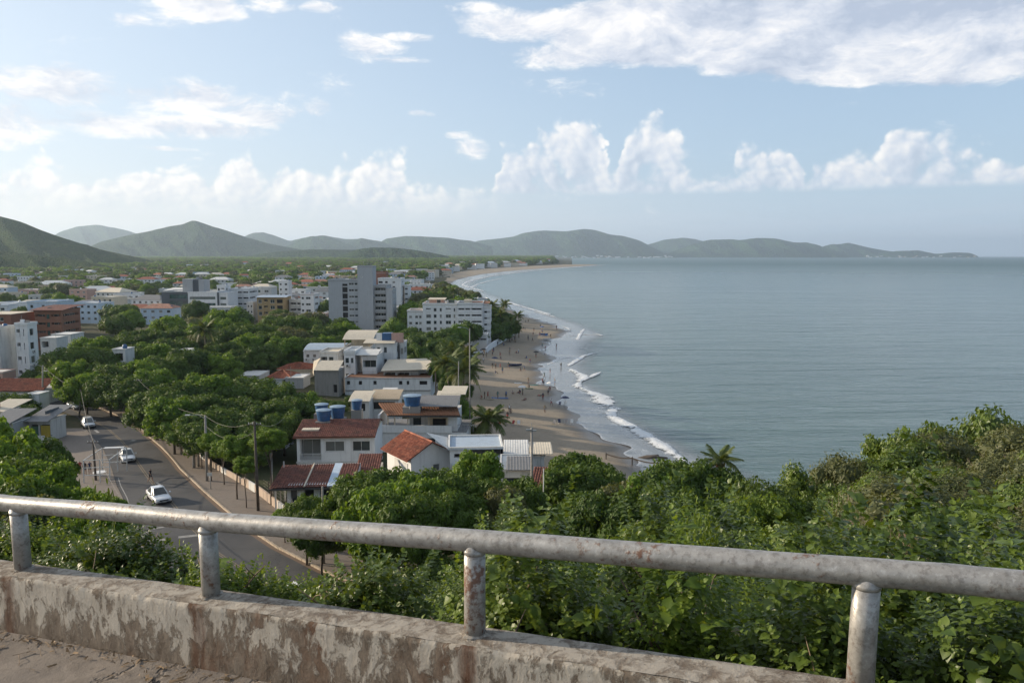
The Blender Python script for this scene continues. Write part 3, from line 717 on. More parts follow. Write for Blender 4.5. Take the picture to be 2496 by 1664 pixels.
def crown_mesh(name, mat, seed, puffs=22, leaves=5000, leaf=0.05, shape=(1, 1, 0.72), puff_r=(0.24, 0.42), core=0.80, flat=0.25, fill=0.5, ragged=0.0):
    """crown of radius ~1 round the origin, its underside at about -0.5: rounded clumps of leaf faces with gaps between them"""
    rng = np.random.default_rng(seed); sh = np.array(shape)
    c = unit(puffs*3, rng, 0.35); c = c[c[:, 2] > -0.45][:puffs]; n = len(c)
    R = rng.uniform(*puff_r, n); C = c*sh*(1-R*0.85)[:, None]*rng.uniform(0.78, 1.08, (n, 1))
    inner = rng.uniform(-0.45, 0.45, (max(2, n//4), 3))*sh; C = np.concatenate([C, inner]); R = np.concatenate([R, np.full(len(inner), puff_r[1]*1.15)])
    w = R**2/(R**2).sum(); cnt = (w*leaves).astype(int) + 1
    Ps = []; Ns = []
    for p, r, k in zip(C, R, cnt):
        d = unit(k, rng, 0.35); rr = r*rng.uniform(0.74, 1.10, (k, 1))
        if ragged: rr = rr*(1 + ragged*np.clip(rng.normal(size=(k, 1)), 0, 2.5))
        q = p + d*rr*np.array([1, 1, 0.85]); Ps.append(q); Ns.append(d)
    P = np.concatenate(Ps); Nn = np.concatenate(Ns)
    # leaves buried well inside other clumps are dropped
    keep = np.ones(len(P), bool); owner = np.repeat(np.arange(len(C)), cnt)
    for i, (p, r) in enumerate(zip(C, R)):
        d = np.linalg.norm(P - p, axis=1); keep &= ~((d < r*0.72) & (owner != i))
    P = P[keep]; Nn = Nn[keep]
    Nn = Nn*1.0 + unit(len(P), rng)*0.62; Nn /= np.linalg.norm(Nn, axis=1, keepdims=True)
    V, F = leaf_quads(P, Nn, leaf*rng.uniform(0.7, 1.35, len(P)), rng)
    iv, ifc = ico(); Vs = [V]; Fs = [F]; b = len(V)
    for p, r in zip(C, R):  # solid inner balls added to block light and sight through the crown
        nz = 1 + 0.16*rng.normal(size=(len(iv), 1))
        Vs.append(p + iv*r*core*nz*np.array([1, 1, 0.85])); Fs.append(ifc + b); b += len(iv)
    return np_mesh(name, np.concatenate(Vs), np.concatenate(Fs), mat)
def trunk_mesh(name, mat, seed, h=1.0, r=0.045, limbs=4, spread=0.5, n=6):
    rng = random.Random(seed); mb = MB()
    bx, by = rng.uniform(-.06, .06), rng.uniform(-.06, .06)
    mb.tube([(0, 0, -0.12*h), (0.01, 0, 0.25*h), (bx, by, 0.55*h), (bx*1.5, by*1.5, 0.72*h)], [r*1.35, r, r*0.85, r*0.7], n)
    for k in range(limbs):
        a = 2*math.pi*(k+rng.random()*0.6)/limbs; e = spread*rng.uniform(0.7, 1.1)
        z0 = h*rng.uniform(0.5, 0.7)
        mb.tube([(bx, by, z0), (bx+math.cos(a)*e*0.5, by+math.sin(a)*e*0.5, z0+h*0.22), (bx+math.cos(a)*e, by+math.sin(a)*e, z0+h*0.42)], [r*0.6, r*0.42, r*0.15], 5)
    return mb.mesh(name, mat, smooth=True)
LT = M['leaf_tree']; LL = M['leaf_tree_light']; LO = M['leaf_tree_olive']
CROWN_NEAR = [crown_mesh('crown', LT, 11, 38, 9000, 0.046, puff_r=(0.14, 0.32), ragged=0.10, core=.74), crown_mesh('crown', LT, 12, 44, 9000, 0.046, (1, 1, 0.62), puff_r=(0.13, 0.30), ragged=0.10, core=.74),
              crown_mesh('crown', LL, 13, 34, 7500, 0.050, (1, 1, 0.85), puff_r=(0.12, 0.28), ragged=0.14, core=.72), crown_mesh('crown', LO, 14, 38, 8500, 0.044, (1, 1, 0.75), puff_r=(0.14, 0.30), ragged=0.12, core=.72), crown_mesh('crown', LT, 15, 50, 9500, 0.042, (1, .9, .95), puff_r=(0.12, 0.26), ragged=0.14, core=.74)]
CROWN_MID = [crown_mesh('crown', LT, 21, 22, 3600, 0.060, ragged=0.05), crown_mesh('crown', LT, 22, 24, 3600, 0.060, (1, 1, 0.6), ragged=0.05), crown_mesh('crown', LL, 23, 20, 3200, 0.062, (1, 1, 0.8), ragged=0.08),
             crown_mesh('crown', LO, 24, 22, 3400, 0.060, (1, 1, 0.7), ragged=0.06), crown_mesh('crown', LT, 25, 26, 3800, 0.056, (1, 1, 0.8), (0.18, 0.34), ragged=0.05)]
CROWN_FAR = [crown_mesh('crown', LT, 31, 11, 420, 0.12), crown_mesh('crown', LT, 32, 12, 420, 0.12, (1, 1, 0.55)), crown_mesh('crown', LO, 33, 10, 380, 0.125, (1, 1, 0.65)), crown_mesh('crown', LL, 34, 10, 360, 0.12, (1, 1, 0.8))]
TRUNKS = [trunk_mesh('trunk', M['bark'], 1), trunk_mesh('trunk', M['bark'], 2, limbs=5), trunk_mesh('trunk', M['bark_pale'], 3, limbs=3, r=0.03)]
ORD = ['', 'second ', 'third ', 'fourth ', 'fifth ', 'sixth ', 'seventh ', 'eighth ', 'ninth ', 'tenth ', 'eleventh ', 'twelfth ', 'thirteenth ', 'fourteenth ', 'fifteenth ', 'sixteenth ', 'seventeenth ', 'eighteenth ', 'nineteenth ', 'twentieth ']
def ordn(i, n=None):
    if n is not None and i == n-1 and n > 1: return 'rightmost'
    if i == 0: return 'leftmost'
    if i < 20: return ORD[i] + 'from the left'
    return None
PENDING = []                     # things that get their label once their neighbours are known: (object, photo x, zone, look)
def tree(x, y, R, h, kind=0, near=1, look='', zone='', name='broadleaf_tree', z=None, squash=1.0, trunk=0):
    """trunk base at x, y; crown radius R; crown top at height h above the base"""
    z = gz(x, y) if z is None else z
    root = empty(name, (x, y, z), random.uniform(0, 6.28), cat='tree', group='trees ' + zone)
    lib = (CROWN_FAR, CROWN_MID, CROWN_NEAR)[near]
    cm = lib[kind % len(lib)]
    if h > 2.0*R and name == 'broadleaf_tree': squash = min(1.45, h/(2.0*R))
    link('crown', cm, root, loc=(0, 0, h - R*0.75*squash), scale=(R, R*random.uniform(0.88, 1.1), R*squash))
    th = max(h - R*0.4*squash, 0.8)
    link('trunk', TRUNKS[trunk], root, scale=(max(R*0.9, 1.0), max(R*0.9, 1.0), th/1.12))
    PENDING.append((root, PCX/KD + 1829*x/max(y, 1), zone, look)); return root
def by_pixel(dx, dytop, Y, R, **kw):
    """a tree at distance Y whose top shows at that point of the photo"""
    p = atY(dx, dytop, Y); g = gz(p[0], p[1]); return tree(p[0], p[1], R, p[2]-g, **kw)

# palms ---------------------------------------------------------------
def frond_mesh(seed, L=1.0, droop=0.6, n=26, dry=False):
    rng = random.Random(seed); mb = MB(); pts = []
    for i in range(9):
        t = i/8; pts.append(Vector((L*t*(1-0.16*t*droop), 0.03*math.sin(t*3+seed), L*(0.30*t - droop*0.78*t*t))))
    mb.tube(pts, [0.014*(1-0.75*i/8) for i in range(9)], 4, 0, cap=False)
    for i in range(n):
        t = 0.13 + 0.85*i/(n-1); k = t*8; a = int(min(k, 7)); p = pts[a].lerp(pts[a+1], k-a); d = (pts[a+1]-pts[a]).normalized()
        for s in (-1, 1):
            l = L*0.30*math.sin(math.pi*(0.12+0.86*t))**0.7*rng.uniform(0.8, 1.1)
            tip = p + d*l*0.55 + Vector((0, s*l*0.80, -l*rng.uniform(0.25, 0.65)))
            w = d*0.020
            mid = p.lerp(tip, 0.5) + Vector((0, 0, l*0.09))
            mb.add([tuple(p-w), tuple(mid-w*1.1), tuple(tip), tuple(mid+w*1.1), tuple(p+w)], [(0, 1, 3, 4), (1, 2, 3)])
    return mb.mesh('frond', M['leaf_palm' if not dry else 'leaf_scrub'])
FRONDS = [frond_mesh(1, 1, 0.35), frond_mesh(2, 1, 0.7), frond_mesh(3, 1, 1.05), frond_mesh(4, 1, 1.5, dry=True)]
def palm(x, y, h, L, label, lean=(0, 0), nf=20, z=None, group='coconut palms by the beach', seed=None):
    z = gz(x, y) if z is None else z; rng = random.Random(seed if seed is not None else int(x*13+y*7))
    root = empty('palm_tree', (x, y, z), 0, label, 'palm tree', group)
    mb = MB(); top = Vector((lean[0], lean[1], h))
    P = [Vector((top.x*t*t, top.y*t*t, h*t)) for t in (0, .2, .4, .6, .8, 1)]; P[0].z = -0.4
    mb.tube(P, [0.26, 0.17, 0.15, 0.14, 0.125, 0.15], 8); mb.obj('trunk', M['bark_pale'], root, smooth=True)
    for k in range(nf):
        ring = k/nf; a = k*2.399 + rng.uniform(-.2, .2)
        tilt = -0.95 + 1.15*ring + rng.uniform(-.12, .12)                    # upper fronds stand up, lower ones hang
        me = FRONDS[0 if ring < .3 else 1 if ring < 0.62 else 2 if ring < 0.9 else 3]
        l = L*rng.uniform(0.88, 1.08)
        link('frond', me, root, loc=tuple(top), rot=(0, tilt*0.85, a), scale=(l, l, l))
    if rng.random() < 0.6:
        mb = MB()
        iv, fc = ico()
        for k in range(6):
            a = k*1.05; c = (top.x+0.26*math.cos(a), top.y+0.26*math.sin(a), top.z-0.22-0.1*(k % 2))
            mb.add([tuple(np.array(c)+v*0.13) for v in iv], [tuple(f) for f in fc])
        mb.obj('coconuts', M['tile_pale'], root, kind='stuff')
    return root

# the row of street trees and the belts of trees --------------------------------
def belt():
    zone_trees = []
    def put(lst, zone, near, default=0):
        for t in lst:
            dx, dy, Y, R = t[:4]; k = t[4] if len(t) > 4 else default
            by_pixel(dx, dy, Y, R, kind=k, near=near, zone=zone, look={0: 'dark green', 1: 'broad dark green', 2: 'bright green', 3: 'olive green', 4: 'domed dark green'}[k % 5])
    # belt between the road and the tile roofed houses
    z = 'in the dense belt right of the avenue'
    put([(355,893,118,5.0,0),(415,868,124,5.6,1),(470,862,130,5.6,2),(395,918,108,4.4,2),(455,905,112,4.6,0),(520,878,128,5.6,1),(575,868,134,6.0,0),(630,880,130,5.4,0),
         (668,905,122,4.6,1),(560,905,115,5.2,1),(610,920,112,4.8,0),(500,935,106,4.4,0),(650,945,108,4.0,0),(450,945,101,3.8,1),(540,950,104,4.2,0),(590,965,101,3.8,1),(480,975,98,3.4,0)], z, 2)
    z = 'in the belt before the offices'
    put([(210,778,190,6.5,2),(262,770,196,6.5,0),(310,752,215,7.5,1),(240,800,170,6.0,0),(185,790,180,5.2,1),(290,795,175,6.0,0),(345,790,178,6.0,2),(398,775,190,7,0),(345,760,215,6.5,0),
         (150,800,168,5.5,0),(165,830,150,4.6,2),(215,828,152,5.0,1),(265,835,148,5.2,0),(320,830,150,5.4,2),(375,815,158,5.4,0),(425,800,170,5.4,0),(195,860,140,4.4,2),(250,862,138,4.4,0),(300,862,136,4.6,1),(345,850,142,4.8,2),
         (385,728,245,8,2),(430,740,232,7,1),(385,755,218,7,0),(470,745,225,7.5,2),(450,770,205,5.5,3)], z, 2)
    z = 'in the belt before the tower'
    put([(520,712,262,8.5,2),(560,742,232,7.5,0),(600,738,236,8,1),(640,725,250,8.5,0),(690,725,252,8,0),(525,750,222,7,0),(575,770,208,7,2),(620,760,212,7,0),(665,752,218,7.5,3),(710,752,225,7,1),(650,775,204,6,2),
         (510,785,195,6,0),(555,795,190,6,1),(600,790,192,5.6,0),(700,775,208,6,0),(745,745,236,6.5,0),(790,742,240,6,2),(770,765,222,6,1),(745,772,215,5,2),(500,735,240,7,2),(470,800,180,5.6,1),(510,815,172,5,2)], z, 2)
    z = 'around the beach hotel'
    put([(905,735,262,5.5,2),(945,752,250,5.4,0),(985,757,246,5.6,1),(1022,755,246,5.2,0),(1052,748,250,4.6,2),(1078,738,256,5.2,0),(955,768,236,5.2,0),(1000,772,234,5.0,1),(1035,775,230,4.4,0),(880,755,246,4.5,0),(925,765,240,4,1),(1105,705,300,6,0),
         (1130,712,300,6.5,0),(1155,715,300,6.5,0),(1170,735,285,5.0,1),(1135,740,276,5.0,0),(1010,668,420,8,1),(1045,675,410,7,0),(1085,683,390,7,0)], z, 1)
    z = 'among the cars and terraces behind the palms'  # some of these trees are added to cast shade across the beach
    put([(1024,900,146,2.2,1),(1030,935,140,2.1,0),(1050,962,134,2.0,0),(1058,985,126,2.0,1),(1030,862,158,2.2,0),(715,903,148,2.6,2),(745,915,142,2.2,0),(700,922,132,2.4,2),(775,918,138,2.0,1),(812,905,150,2.0,0),(1052,905,142,1.8,0),(1066,925,138,1.6,2),(1056,948,130,1.8,0),(1080,975,124,1.5,1),(1072,880,150,1.5,0),(1095,1000,114,1.5,0),(1085,1020,108,1.6,2),(870,908,146,1.6,0),(1010,828,172,2.6,2),(985,815,182,3.0,2),(955,790,205,3.5,0),(1045,800,190,3,0),(965,920,152,2.4,0),(1010,915,150,2.2,1),(1030,935,142,2.4,0)], z, 1)
    z = 'in the town gardens left of the office block'
    put([(285,695,300,6.5,1),(265,722,270,5.5,0),(300,715,280,5,2),(90,868,160,3.4,2),(75,850,168,3.4,0),(110,832,172,3.2,0),(400,738,262,6,0),(450,725,275,6.5,3)], z, 1)
    z = 'on the near left side of the avenue'
    put([(20,905,135,4.5,0),(55,925,130,3.5,1),(-40,975,60,4.0,2),(30,1000,58,3.4,2),(95,1012,60,2.5,0),(-20,1030,50,4,1),(60,1040,52,3.0,0),(112,1062,50,2.0,2),(20,1085,44,3.2,2),(90,1105,43,2.5,1),(160,1120,44,1.9,2),(215,1130,43,1.5,2),(255,1143,42,.95,2),
         (-20,1110,40,3.2,0),(60,1150,38,3.0,3),(150,1165,38,2.4,0),(225,1172,37,1.8,2),(10,1195,34,2.9,1),(110,1215,33,2.4,0),(190,1218,34,2.0,1),(245,1228,34,1.3,2),(30,1250,30,2.3,0)], z, 2)
    z = 'in the gardens below the hill'
    put([(835,1075,60,3.4,1),(900,1080,60,3.4,0),(960,1095,58,3.0,2),(1005,1080,60,2.6,0),(870,1120,54,3.2,2),(930,1135,52,3.0,0),(1095,1040,66,2.6,2),(1100,1095,60,3.0,0),(1050,1120,57,3.0,1),(1000,1130,54,3.0,0),
         (700,1130,62,2.2,1),(735,1165,58,2.2,0),(1190,1100,62,2.6,0),(1330,1030,78,4.3,1),(1300,1065,72,3.0,0),(1370,1070,72,3.2,0),(1150,1120,58,2.6,3)], z, 2)
    z = 'at the foot of the slope'
    put([(1570,1055,58,3.4,0),(1620,1060,58,3.4,1),(1530,1080,56,3.2,0),(1660,1085,56,3.0,0),(1440,1110,56,3.0,3),(1490,1095,56,2.8,2),(1545,1120,52,3.0,0),(1600,1130,50,3.0,1),(1400,1130,54,3.0,0),(1350,1120,58,3.0,1)], z, 2)
    # street trees on the pavement: small crowns on dark poles
    z = 'on the avenue pavement'
    for (bx, by, ty, R, k) in [(330,968,905,2.0,0),(348,985,915,2.2,0),(371,1002,925,2.1,2),(390,1014,938,2.0,1),(408,1030,943,2.3,0),(425,1042,960,1.8,2),(443,1058,962,2.1,0),(464,1078,985,1.7,2),(486,1108,995,1.8,2),(515,1118,1012,1.9,2),(545,1150,1000,2.3,2),(566,1170,1050,1.6,2),(590,1160,1040,1.5,0),
                                (624,1165,985,2.2,2),(655,1252,1170,1.5,2),(742,1288,1200,1.5,2),(772,1300,1222,1.5,2),(700,1245,1180,1.3,2)]:
        p = hit(bx, by); q = atY(bx, ty, p[1])
        tree(p[0], p[1], R*0.9, q[2]-p[2], kind=k, near=2, zone=z, look='young', name='street_tree', squash=0.9, trunk=0)
belt()
# ------------------------------------------------------------------ far plain: the nearest few hundred trees one by one, the rest as a mass
def far_forest():
    rng = np.random.default_rng(5); pts = []
    Y = 268.0
    while Y < 7200:
        sp = 8.2*max(1.0, (Y/500)**0.42); Xl = -0.80*Y; Xr = float(xL(min(Y, YF))) - 3 - 0.01*Y
        if Y > YF: Xr = 0.052*Y
        n = int((Xr-Xl)/sp)
        X = Xl + (np.arange(n)+rng.random(n)*0.9)*sp
        # glades and built-up ground
        g = vnoise(X/120.0, np.full(n, Y/150.0), 77, 3)
        dens = np.interp(Y, [268, 420, 520, 800, 1600, 7200], [0.30, 0.42, 0.62, 0.84, 0.97, 1.0])
        keep = (g*0.9 + rng.random(n)) < dens*1.15
        for x in X[keep]:
            yy = Y + rng.uniform(-.5, .5)*sp
            s = rng.uniform(0.62, 1.25)*sp*0.62
            pts.append((x, yy, s))
        Y += sp*0.80
    return np.array(pts)
FOREST = far_forest()
EXCL = []                      # footprints (x, y, r) where no wild tree may stand
def fz(x, y):
    dx = PCX/KD + 1829*x/y
    return ('near ' if y < 420 else 'farther out ') + ('on the left plain' if dx < 180 else 'left of the office block' if dx < 360 else 'behind the office block' if dx < 530 else 'left of the tower' if dx < 760 else 'behind the tower' if dx < 900 else 'behind the beach hotel')
def place_forest():
    P = FOREST
    keep = np.ones(len(P), bool)
    for (x, y, r) in EXCL: keep &= (P[:, 0]-x)**2 + (P[:, 1]-y)**2 > (r + P[:, 2]*0.6)**2
    # leave the houses' fronts open to view
    for (x, y, r, hz) in OPEN:
        # nothing tall right in front: along the line of sight
        t = P[:, 1]/y; lx = np.abs(P[:, 0] - x*t); top = gz(x, y) + 1.4*P[:, 2] + 2
        keep &= ~((P[:, 1] < y) & (P[:, 1] > y*0.90) & (lx < r*0.9))
    P = P[keep]
    order = np.argsort(P[:, 1]/P[:, 2]); near = P[order[:180]]; rest = P[order[180:]]
    srcs = []
    for x, y, s in near:
        h = s*random.uniform(1.5, 1.9)
        t = tree(float(x), float(y), float(s), float(h), kind=len(srcs) if len(srcs) < 4 and y > 330 else random.choice([0, 1, 4, 3, 0, 1, 2, 3]), near=0 if len(srcs) < 4 and y > 330 else 1, zone=fz(x, y), look='')
        if t.children[0].data in CROWN_FAR: srcs.append(t)
    # the rest: instances of bare crowns on points
    z = ground_z(rest[:, 0], rest[:, 1]) + rest[:, 2]*0.75
    me = bpy.data.meshes.new('far_trees'); me.vertices.add(len(rest)); me.vertices.foreach_set('co', np.stack([rest[:, 0], rest[:, 1], z], -1).astype(np.float32).ravel())
    a = me.attributes.new('size', 'FLOAT', 'POINT'); a.data.foreach_set('value', rest[:, 2].astype(np.float32))
    o = link('far_trees', me); tag(o, 'hazy mass of far tree crowns covering the plain up to the hills', 'trees', kind='stuff')
    ng = bpy.data.node_groups.new('scatter', 'GeometryNodeTree'); ng.interface.new_socket('Geometry', in_out='INPUT', socket_type='NodeSocketGeometry'); ng.interface.new_socket('Geometry', in_out='OUTPUT', socket_type='NodeSocketGeometry')
    gi = ng.nodes.new('NodeGroupInput'); go = ng.nodes.new('NodeGroupOutput'); ip = ng.nodes.new('GeometryNodeInstanceOnPoints'); jn = ng.nodes.new('GeometryNodeJoinGeometry')
    k = 0
    # the crowns of four real trees of the plain serve as the sources
    seen = set(); src = []
    for me_ in CROWN_FAR:
        for ob in bpy.data.objects:
            if ob.data is me_ and ob.name not in seen: src.append(ob); seen.add(ob.name); break
    for ob in src:
        oi = ng.nodes.new('GeometryNodeObjectInfo'); oi.inputs['Object'].default_value = ob; oi.inputs['As Instance'].default_value = True; oi.transform_space = 'ORIGINAL'
        ng.links.new(oi.outputs['Geometry'], jn.inputs[0])
    ng.links.new(gi.outputs[0], ip.inputs['Points']); ng.links.new(jn.outputs[0], ip.inputs['Instance']); ip.inputs['Pick Instance'].default_value = True
    rv = ng.nodes.new('FunctionNodeRandomValue'); rv.data_type = 'INT'; rv.inputs['Min'].default_value = 0; rv.inputs['Max'].default_value = max(0, len(src)-1)
    for s in rv.outputs:
        if s.enabled and s.type == 'INT': ng.links.new(s, ip.inputs['Instance Index'])
    rr = ng.nodes.new('FunctionNodeRandomValue'); rr.data_type = 'FLOAT_VECTOR'; rr.inputs[0].default_value = (0, 0, 0); rr.inputs[1].default_value = (0.2, 0.2, 6.28); rr.inputs['Seed'].default_value = 3
    ng.links.new(rr.outputs[0], ip.inputs['Rotation'])
    na = ng.nodes.new('GeometryNodeInputNamedAttribute'); na.data_type = 'FLOAT'; na.inputs[0].default_value = 'size'
    ng.links.new(na.outputs[0], ip.inputs['Scale']); ng.links.new(ip.outputs[0], go.inputs[0])
    md = o.modifiers.new('scatter', 'NODES'); md.node_group = ng
    print('forest', len(near), len(rest), 'sources', len(src))
# ------------------------------------------------------------------ buildings
WIN = {}
def window_mesh(w, h, mull, rib=False, glass='glass', frame='frame', near=False):
    key = (round(w, 1), round(h, 1), mull, glass, frame, near)
    if key in WIN: return WIN[key]
    w, h = key[0], key[1]; mb = MB(); t = 0.05 if near else 0.07; d = 0.05
    mb.quad((-w/2, 0.02, 0), (w/2, 0.02, 0), (w/2, 0.02, h), (-w/2, 0.02, h), 1)
    for a in ((-w/2, 0, w/2, t), (-w/2, h-t, w/2, h)): mb.box(a[0], -d, a[1], a[2], 0.015, a[3], 0)
    xs = [-w/2 + (w-t)*i/mull for i in range(mull+1)]
    for x in xs: mb.box(x, -d*0.9, t, x+t, 0.014, h-t, 0)
    mb.box(-w/2-0.06, -0.16, -0.07, w/2+0.06, 0.013, -0.002, 0)
    WIN[key] = mb.mesh('window', [M[frame], M[glass]]); return WIN[key]
PAR = {}; ACR = random.Random(99); _ac = []
def ac_mesh():
    if not _ac:
        b = MB(); b.box(-.42, -.30, 0, .42, -.01, .52, 0); b.tube([(-.12, -.305, .26), (-.12, -.32, .26)], .19, 12, 1); b.box(-.3, -.28, -.12, -.25, .0, 0, 1); b.box(.25, -.28, -.12, .3, .0, 0, 1); b.tube([(.44, -.1, .3), (.5, -.04, .3), (.5, -.03, -.9)], .02, 4, 0); _ac.append(b.mesh('air_conditioner', [M['frame'], M['frame_dark']]))
    return _ac[0]
def facade(mb, root, o, ud, nd, W, H, ops, mi=0, wallm=None, near=False):
    """a wall with real openings; windows, balconies and their fronts are parts of the building"""
    o = Vector(o); ud = Vector(ud); nd = Vector(nd); ops = [q for q in ops if q[1]-q[0] > 0.15 and q[3]-q[2] > 0.15]
    def P(u, z, d=0.0): return tuple(o + ud*u + Vector((0, 0, z)) + nd*d)
    us = sorted({0.0, W, *[round(q[0], 3) for q in ops], *[round(q[1], 3) for q in ops]}); zs = sorted({0.0, H, *[round(q[2], 3) for q in ops], *[round(q[3], 3) for q in ops]})
    for a, b in zip(us, us[1:]):
        for c, d in zip(zs, zs[1:]):
            m, k = (a+b)/2, (c+d)/2
            if any(q[0] < m < q[1] and q[2] < k < q[3] for q in ops): continue
            mb.quad(P(a, c), P(b, c), P(b, d), P(a, d), mi)
    ang = math.atan2(ud.y, ud.x)
    for q in ops:
        u0, u1, z0, z1, kind = q[:5]; dep = {'win': 0.16, 'rib': 0.25, 'bal': 1.3, 'open': 1.6, 'dark': 0.5, 'pan': 0.12}[kind]
        mb.quad(P(u0, z0), P(u1, z0), P(u1, z0, -dep), P(u0, z0, -dep), mi); mb.quad(P(u0, z1, -dep), P(u1, z1, -dep), P(u1, z1), P(u0, z1), mi)
        mb.quad(P(u0, z0), P(u0, z0, -dep), P(u0, z1, -dep), P(u0, z1), mi); mb.quad(P(u1, z0, -dep), P(u1, z0), P(u1, z1), P(u1, z1, -dep), mi)
        w, h = u1-u0, z1-z0
        if kind in ('win', 'rib', 'pan'):
            mull = max(1, round(w/(1.1 if kind == 'win' else 1.7)))
            link('window', window_mesh(w, h, mull, near=near, glass='glass_green' if kind == 'rib' else 'glass', frame='frame_dark' if kind == 'rib' else 'frame'), root,
                 loc=P((u0+u1)/2, z0, -dep+0.03), rot=(0, 0, ang))
            if near and kind == 'win' and ACR.random() < .45: link('air_conditioner', ac_mesh(), root, loc=P((u0+u1)/2 + ACR.uniform(-.3, .3), max(z0-.75, .1), .02), rot=(0, 0, ang))
            mb.quad(P(u0, z0, -dep-0.03), P(u1, z0, -dep-0.03), P(u1, z1, -dep-0.03), P(u0, z1, -dep-0.03), mi)
        else:
            mb.quad(P(u0, z0, -dep), P(u1, z0, -dep), P(u1, z1, -dep), P(u0, z1, -dep), mi if kind == 'bal' else 1)  # backs of open and dark recesses get the painted shade
            if kind in ('bal', 'open') and h > 1.2:
                n = max(1, round(w/2.6)); ww = w/n*0.90; hh = min(h*0.92, 2.3)
                for i in range(n):
                    link('window', window_mesh(ww, hh, 2, near=near), root, loc=P(u0+w*(i+0.5)/n, z0+0.03, -dep+0.06), rot=(0, 0, ang))
            if kind == 'bal':
                key = (round(w, 1), 'b', wallm)
                if key not in PAR:
                    b = MB(); ww = key[0]; b.box(-ww/2, -0.02, -0.18, ww/2, 0.13, 0.72, 0); b.box(-ww/2-0.03, -0.05, 0.722, ww/2+0.03, 0.16, 0.79, 0); PAR[key] = b.mesh('balcony', [M[wallm]])
                link('balcony', PAR[key], root, loc=P((u0+u1)/2, z0, 0.10), rot=(0, 0, ang))
def rows(W, H, n, fh, top, wh, cols):
    """n storeys of openings counted down from the top; cols = (from, to, kind) as fractions of the width"""
    out = []
    for i in range(n):
        z1 = H - top - i*fh; z0 = z1 - wh
        if z0 < 0.2: break
        for c in cols:
            out.append((c[0]*W, c[1]*W, z0, z1, c[2]))
    return out
def box_part(root, name, x0, y0, z0, x1, y1, z1, mat, ops=None, sops=None, near=False):
    mb = MB()
    wm = M[mat]
    facade(mb, root, (x0, y0, z0), (1, 0, 0), (0, -1, 0), x1-x0, z1-z0, ops or [], 0, mat, near)
    facade(mb, root, (x1, y0, z0), (0, 1, 0), (1, 0, 0), y1-y0, z1-z0, sops or [], 0, mat, near)
    mb.quad((x0, y1, z0), (x0, y0, z0), (x0, y0, z1), (x0, y1, z1)); mb.quad((x1, y1, z0), (x0, y1, z0), (x0, y1, z1), (x1, y1, z1))
    mb.quad((x0, y0, z1), (x1, y0, z1), (x1, y1, z1), (x0, y1, z1))
    return mb.obj(name, [wm, M['dark']], root)
def flat_roof(root, x0, y0, x1, y1, z, mat='roofwhite', par=0.45, over=0.12, wall='white', name='roof'):
    mb = MB(); t = 0.18
    mb.box(x0-over, y0-over, z+0.003, x1+over, y1+over, z+0.10, 1)
    if par > 0:
        a, b, c, d = x0-over, y0-over, x1+over, y1+over; zz = z+0.103; h = zz+par
        mb.box(a, b, zz, c, b+t, h); mb.box(a, d-t, zz, c, d, h); mb.box(a, b+t, zz, a+t, d-t, h); mb.box(c-t, b+t, zz, c, d-t, h)
    return mb.obj(name, [M[wall], M[mat]], root)
def sheet_roof(root, x0, y0, x1, y1, zf, zb, mat='roofwhite', bow=0.0, name='roof', th=0.07, step=0.28, skew=0.0):
    """thin corrugated canopy from the front edge (height zf) to the back (zb)"""
    n = max(4, int((x1-x0)/step)*2); V = []; mb = MB()
    def zz(i, t): return zf+(zb-zf)*t + bow*math.sin(math.pi*t) + (0.022 if i % 2 else 0) + skew*i/n
    R = 5
    for layer in (0, 1):
        for j in range(R):
            for i in range(n+1):
                t = j/(R-1); V.append((x0+(x1-x0)*i/n, y0+(y1-y0)*t, zz(i, t) - layer*th))
    k = n+1; F = []
    for j in range(R-1):
        for i in range(n):
            a = j*k+i; F.append((a, a+1, a+k+1, a+k)); b = a+R*k; F.append((b, b+k, b+k+1, b+1))
    for i in range(n): F.append((i, i+R*k, i+1+R*k, i+1)); a = (R-1)*k+i; F.append((a, a+1, a+1+R*k, a+R*k))
    for j in range(R-1): a = j*k; F.append((a, a+k, a+k+R*k, a+R*k)); a = j*k+n; F.append((a, a+R*k, a+k+R*k, a+k))
    mb.add(V, F); return mb.obj(name, M[mat], root)
def tile_slope(root, A, B, C, D, mat='tile', name='roof', tw=0.25, tl=0.34, over=0.0):
    """a slope of round clay tiles: eave A-B, ridge D-C; each course steps up over the one below"""
    A, B, C, D = map(Vector, (A, B, C, D)); nu = max(2, int((B-A).length/tw)); nv = max(2, int((D-A).length/tl))
    nrm = (B-A).cross(D-A if (D-A).length > 0.1 else C-A).normalized()
    if nrm.z < 0: nrm = -nrm
    V = []; F = []; rnd = random.Random(int(A.x*31+A.z*7)); k = nu*4+1; prof = [0.0, 0.055, 0.075, 0.055]
    for j in range(nv):
        for e in (0, 1):
            t = (j+e)/nv; L = A.lerp(D, t); Rr = B.lerp(C, t)
            for i in range(k):
                lift = (0.045 if e == 0 else 0.0) + rnd.uniform(-.006, .006)
                V.append(tuple(L.lerp(Rr, i/(k-1)) + nrm*(prof[i % 4] + lift)))
    for r in range(nv*2-1):
        for i in range(k-1): a = r*k+i; F.append((a, a+1, a+k+1, a+k))
    b = len(V); V += [tuple(q - nrm*0.06) for q in (A, B, C, D)]; F.append((b+3, b+2, b+1, b))
    mb = MB(); mb.add(V, F); return mb.obj(name, M[mat], root)
def ridge_cap(root, a, b, mat='tile', r=0.13):
    mb = MB(); a = Vector(a); b = Vector(b); n = max(2, int((b-a).length/0.4)); pts = []; rad = []
    for i in range(n+1): pts.append(a.lerp(b, i/n)); rad.append(r*(1.0 if i % 2 else 0.86))
    mb.tube(pts, rad, 6); return mb.obj('ridge_tiles', M[mat], root)
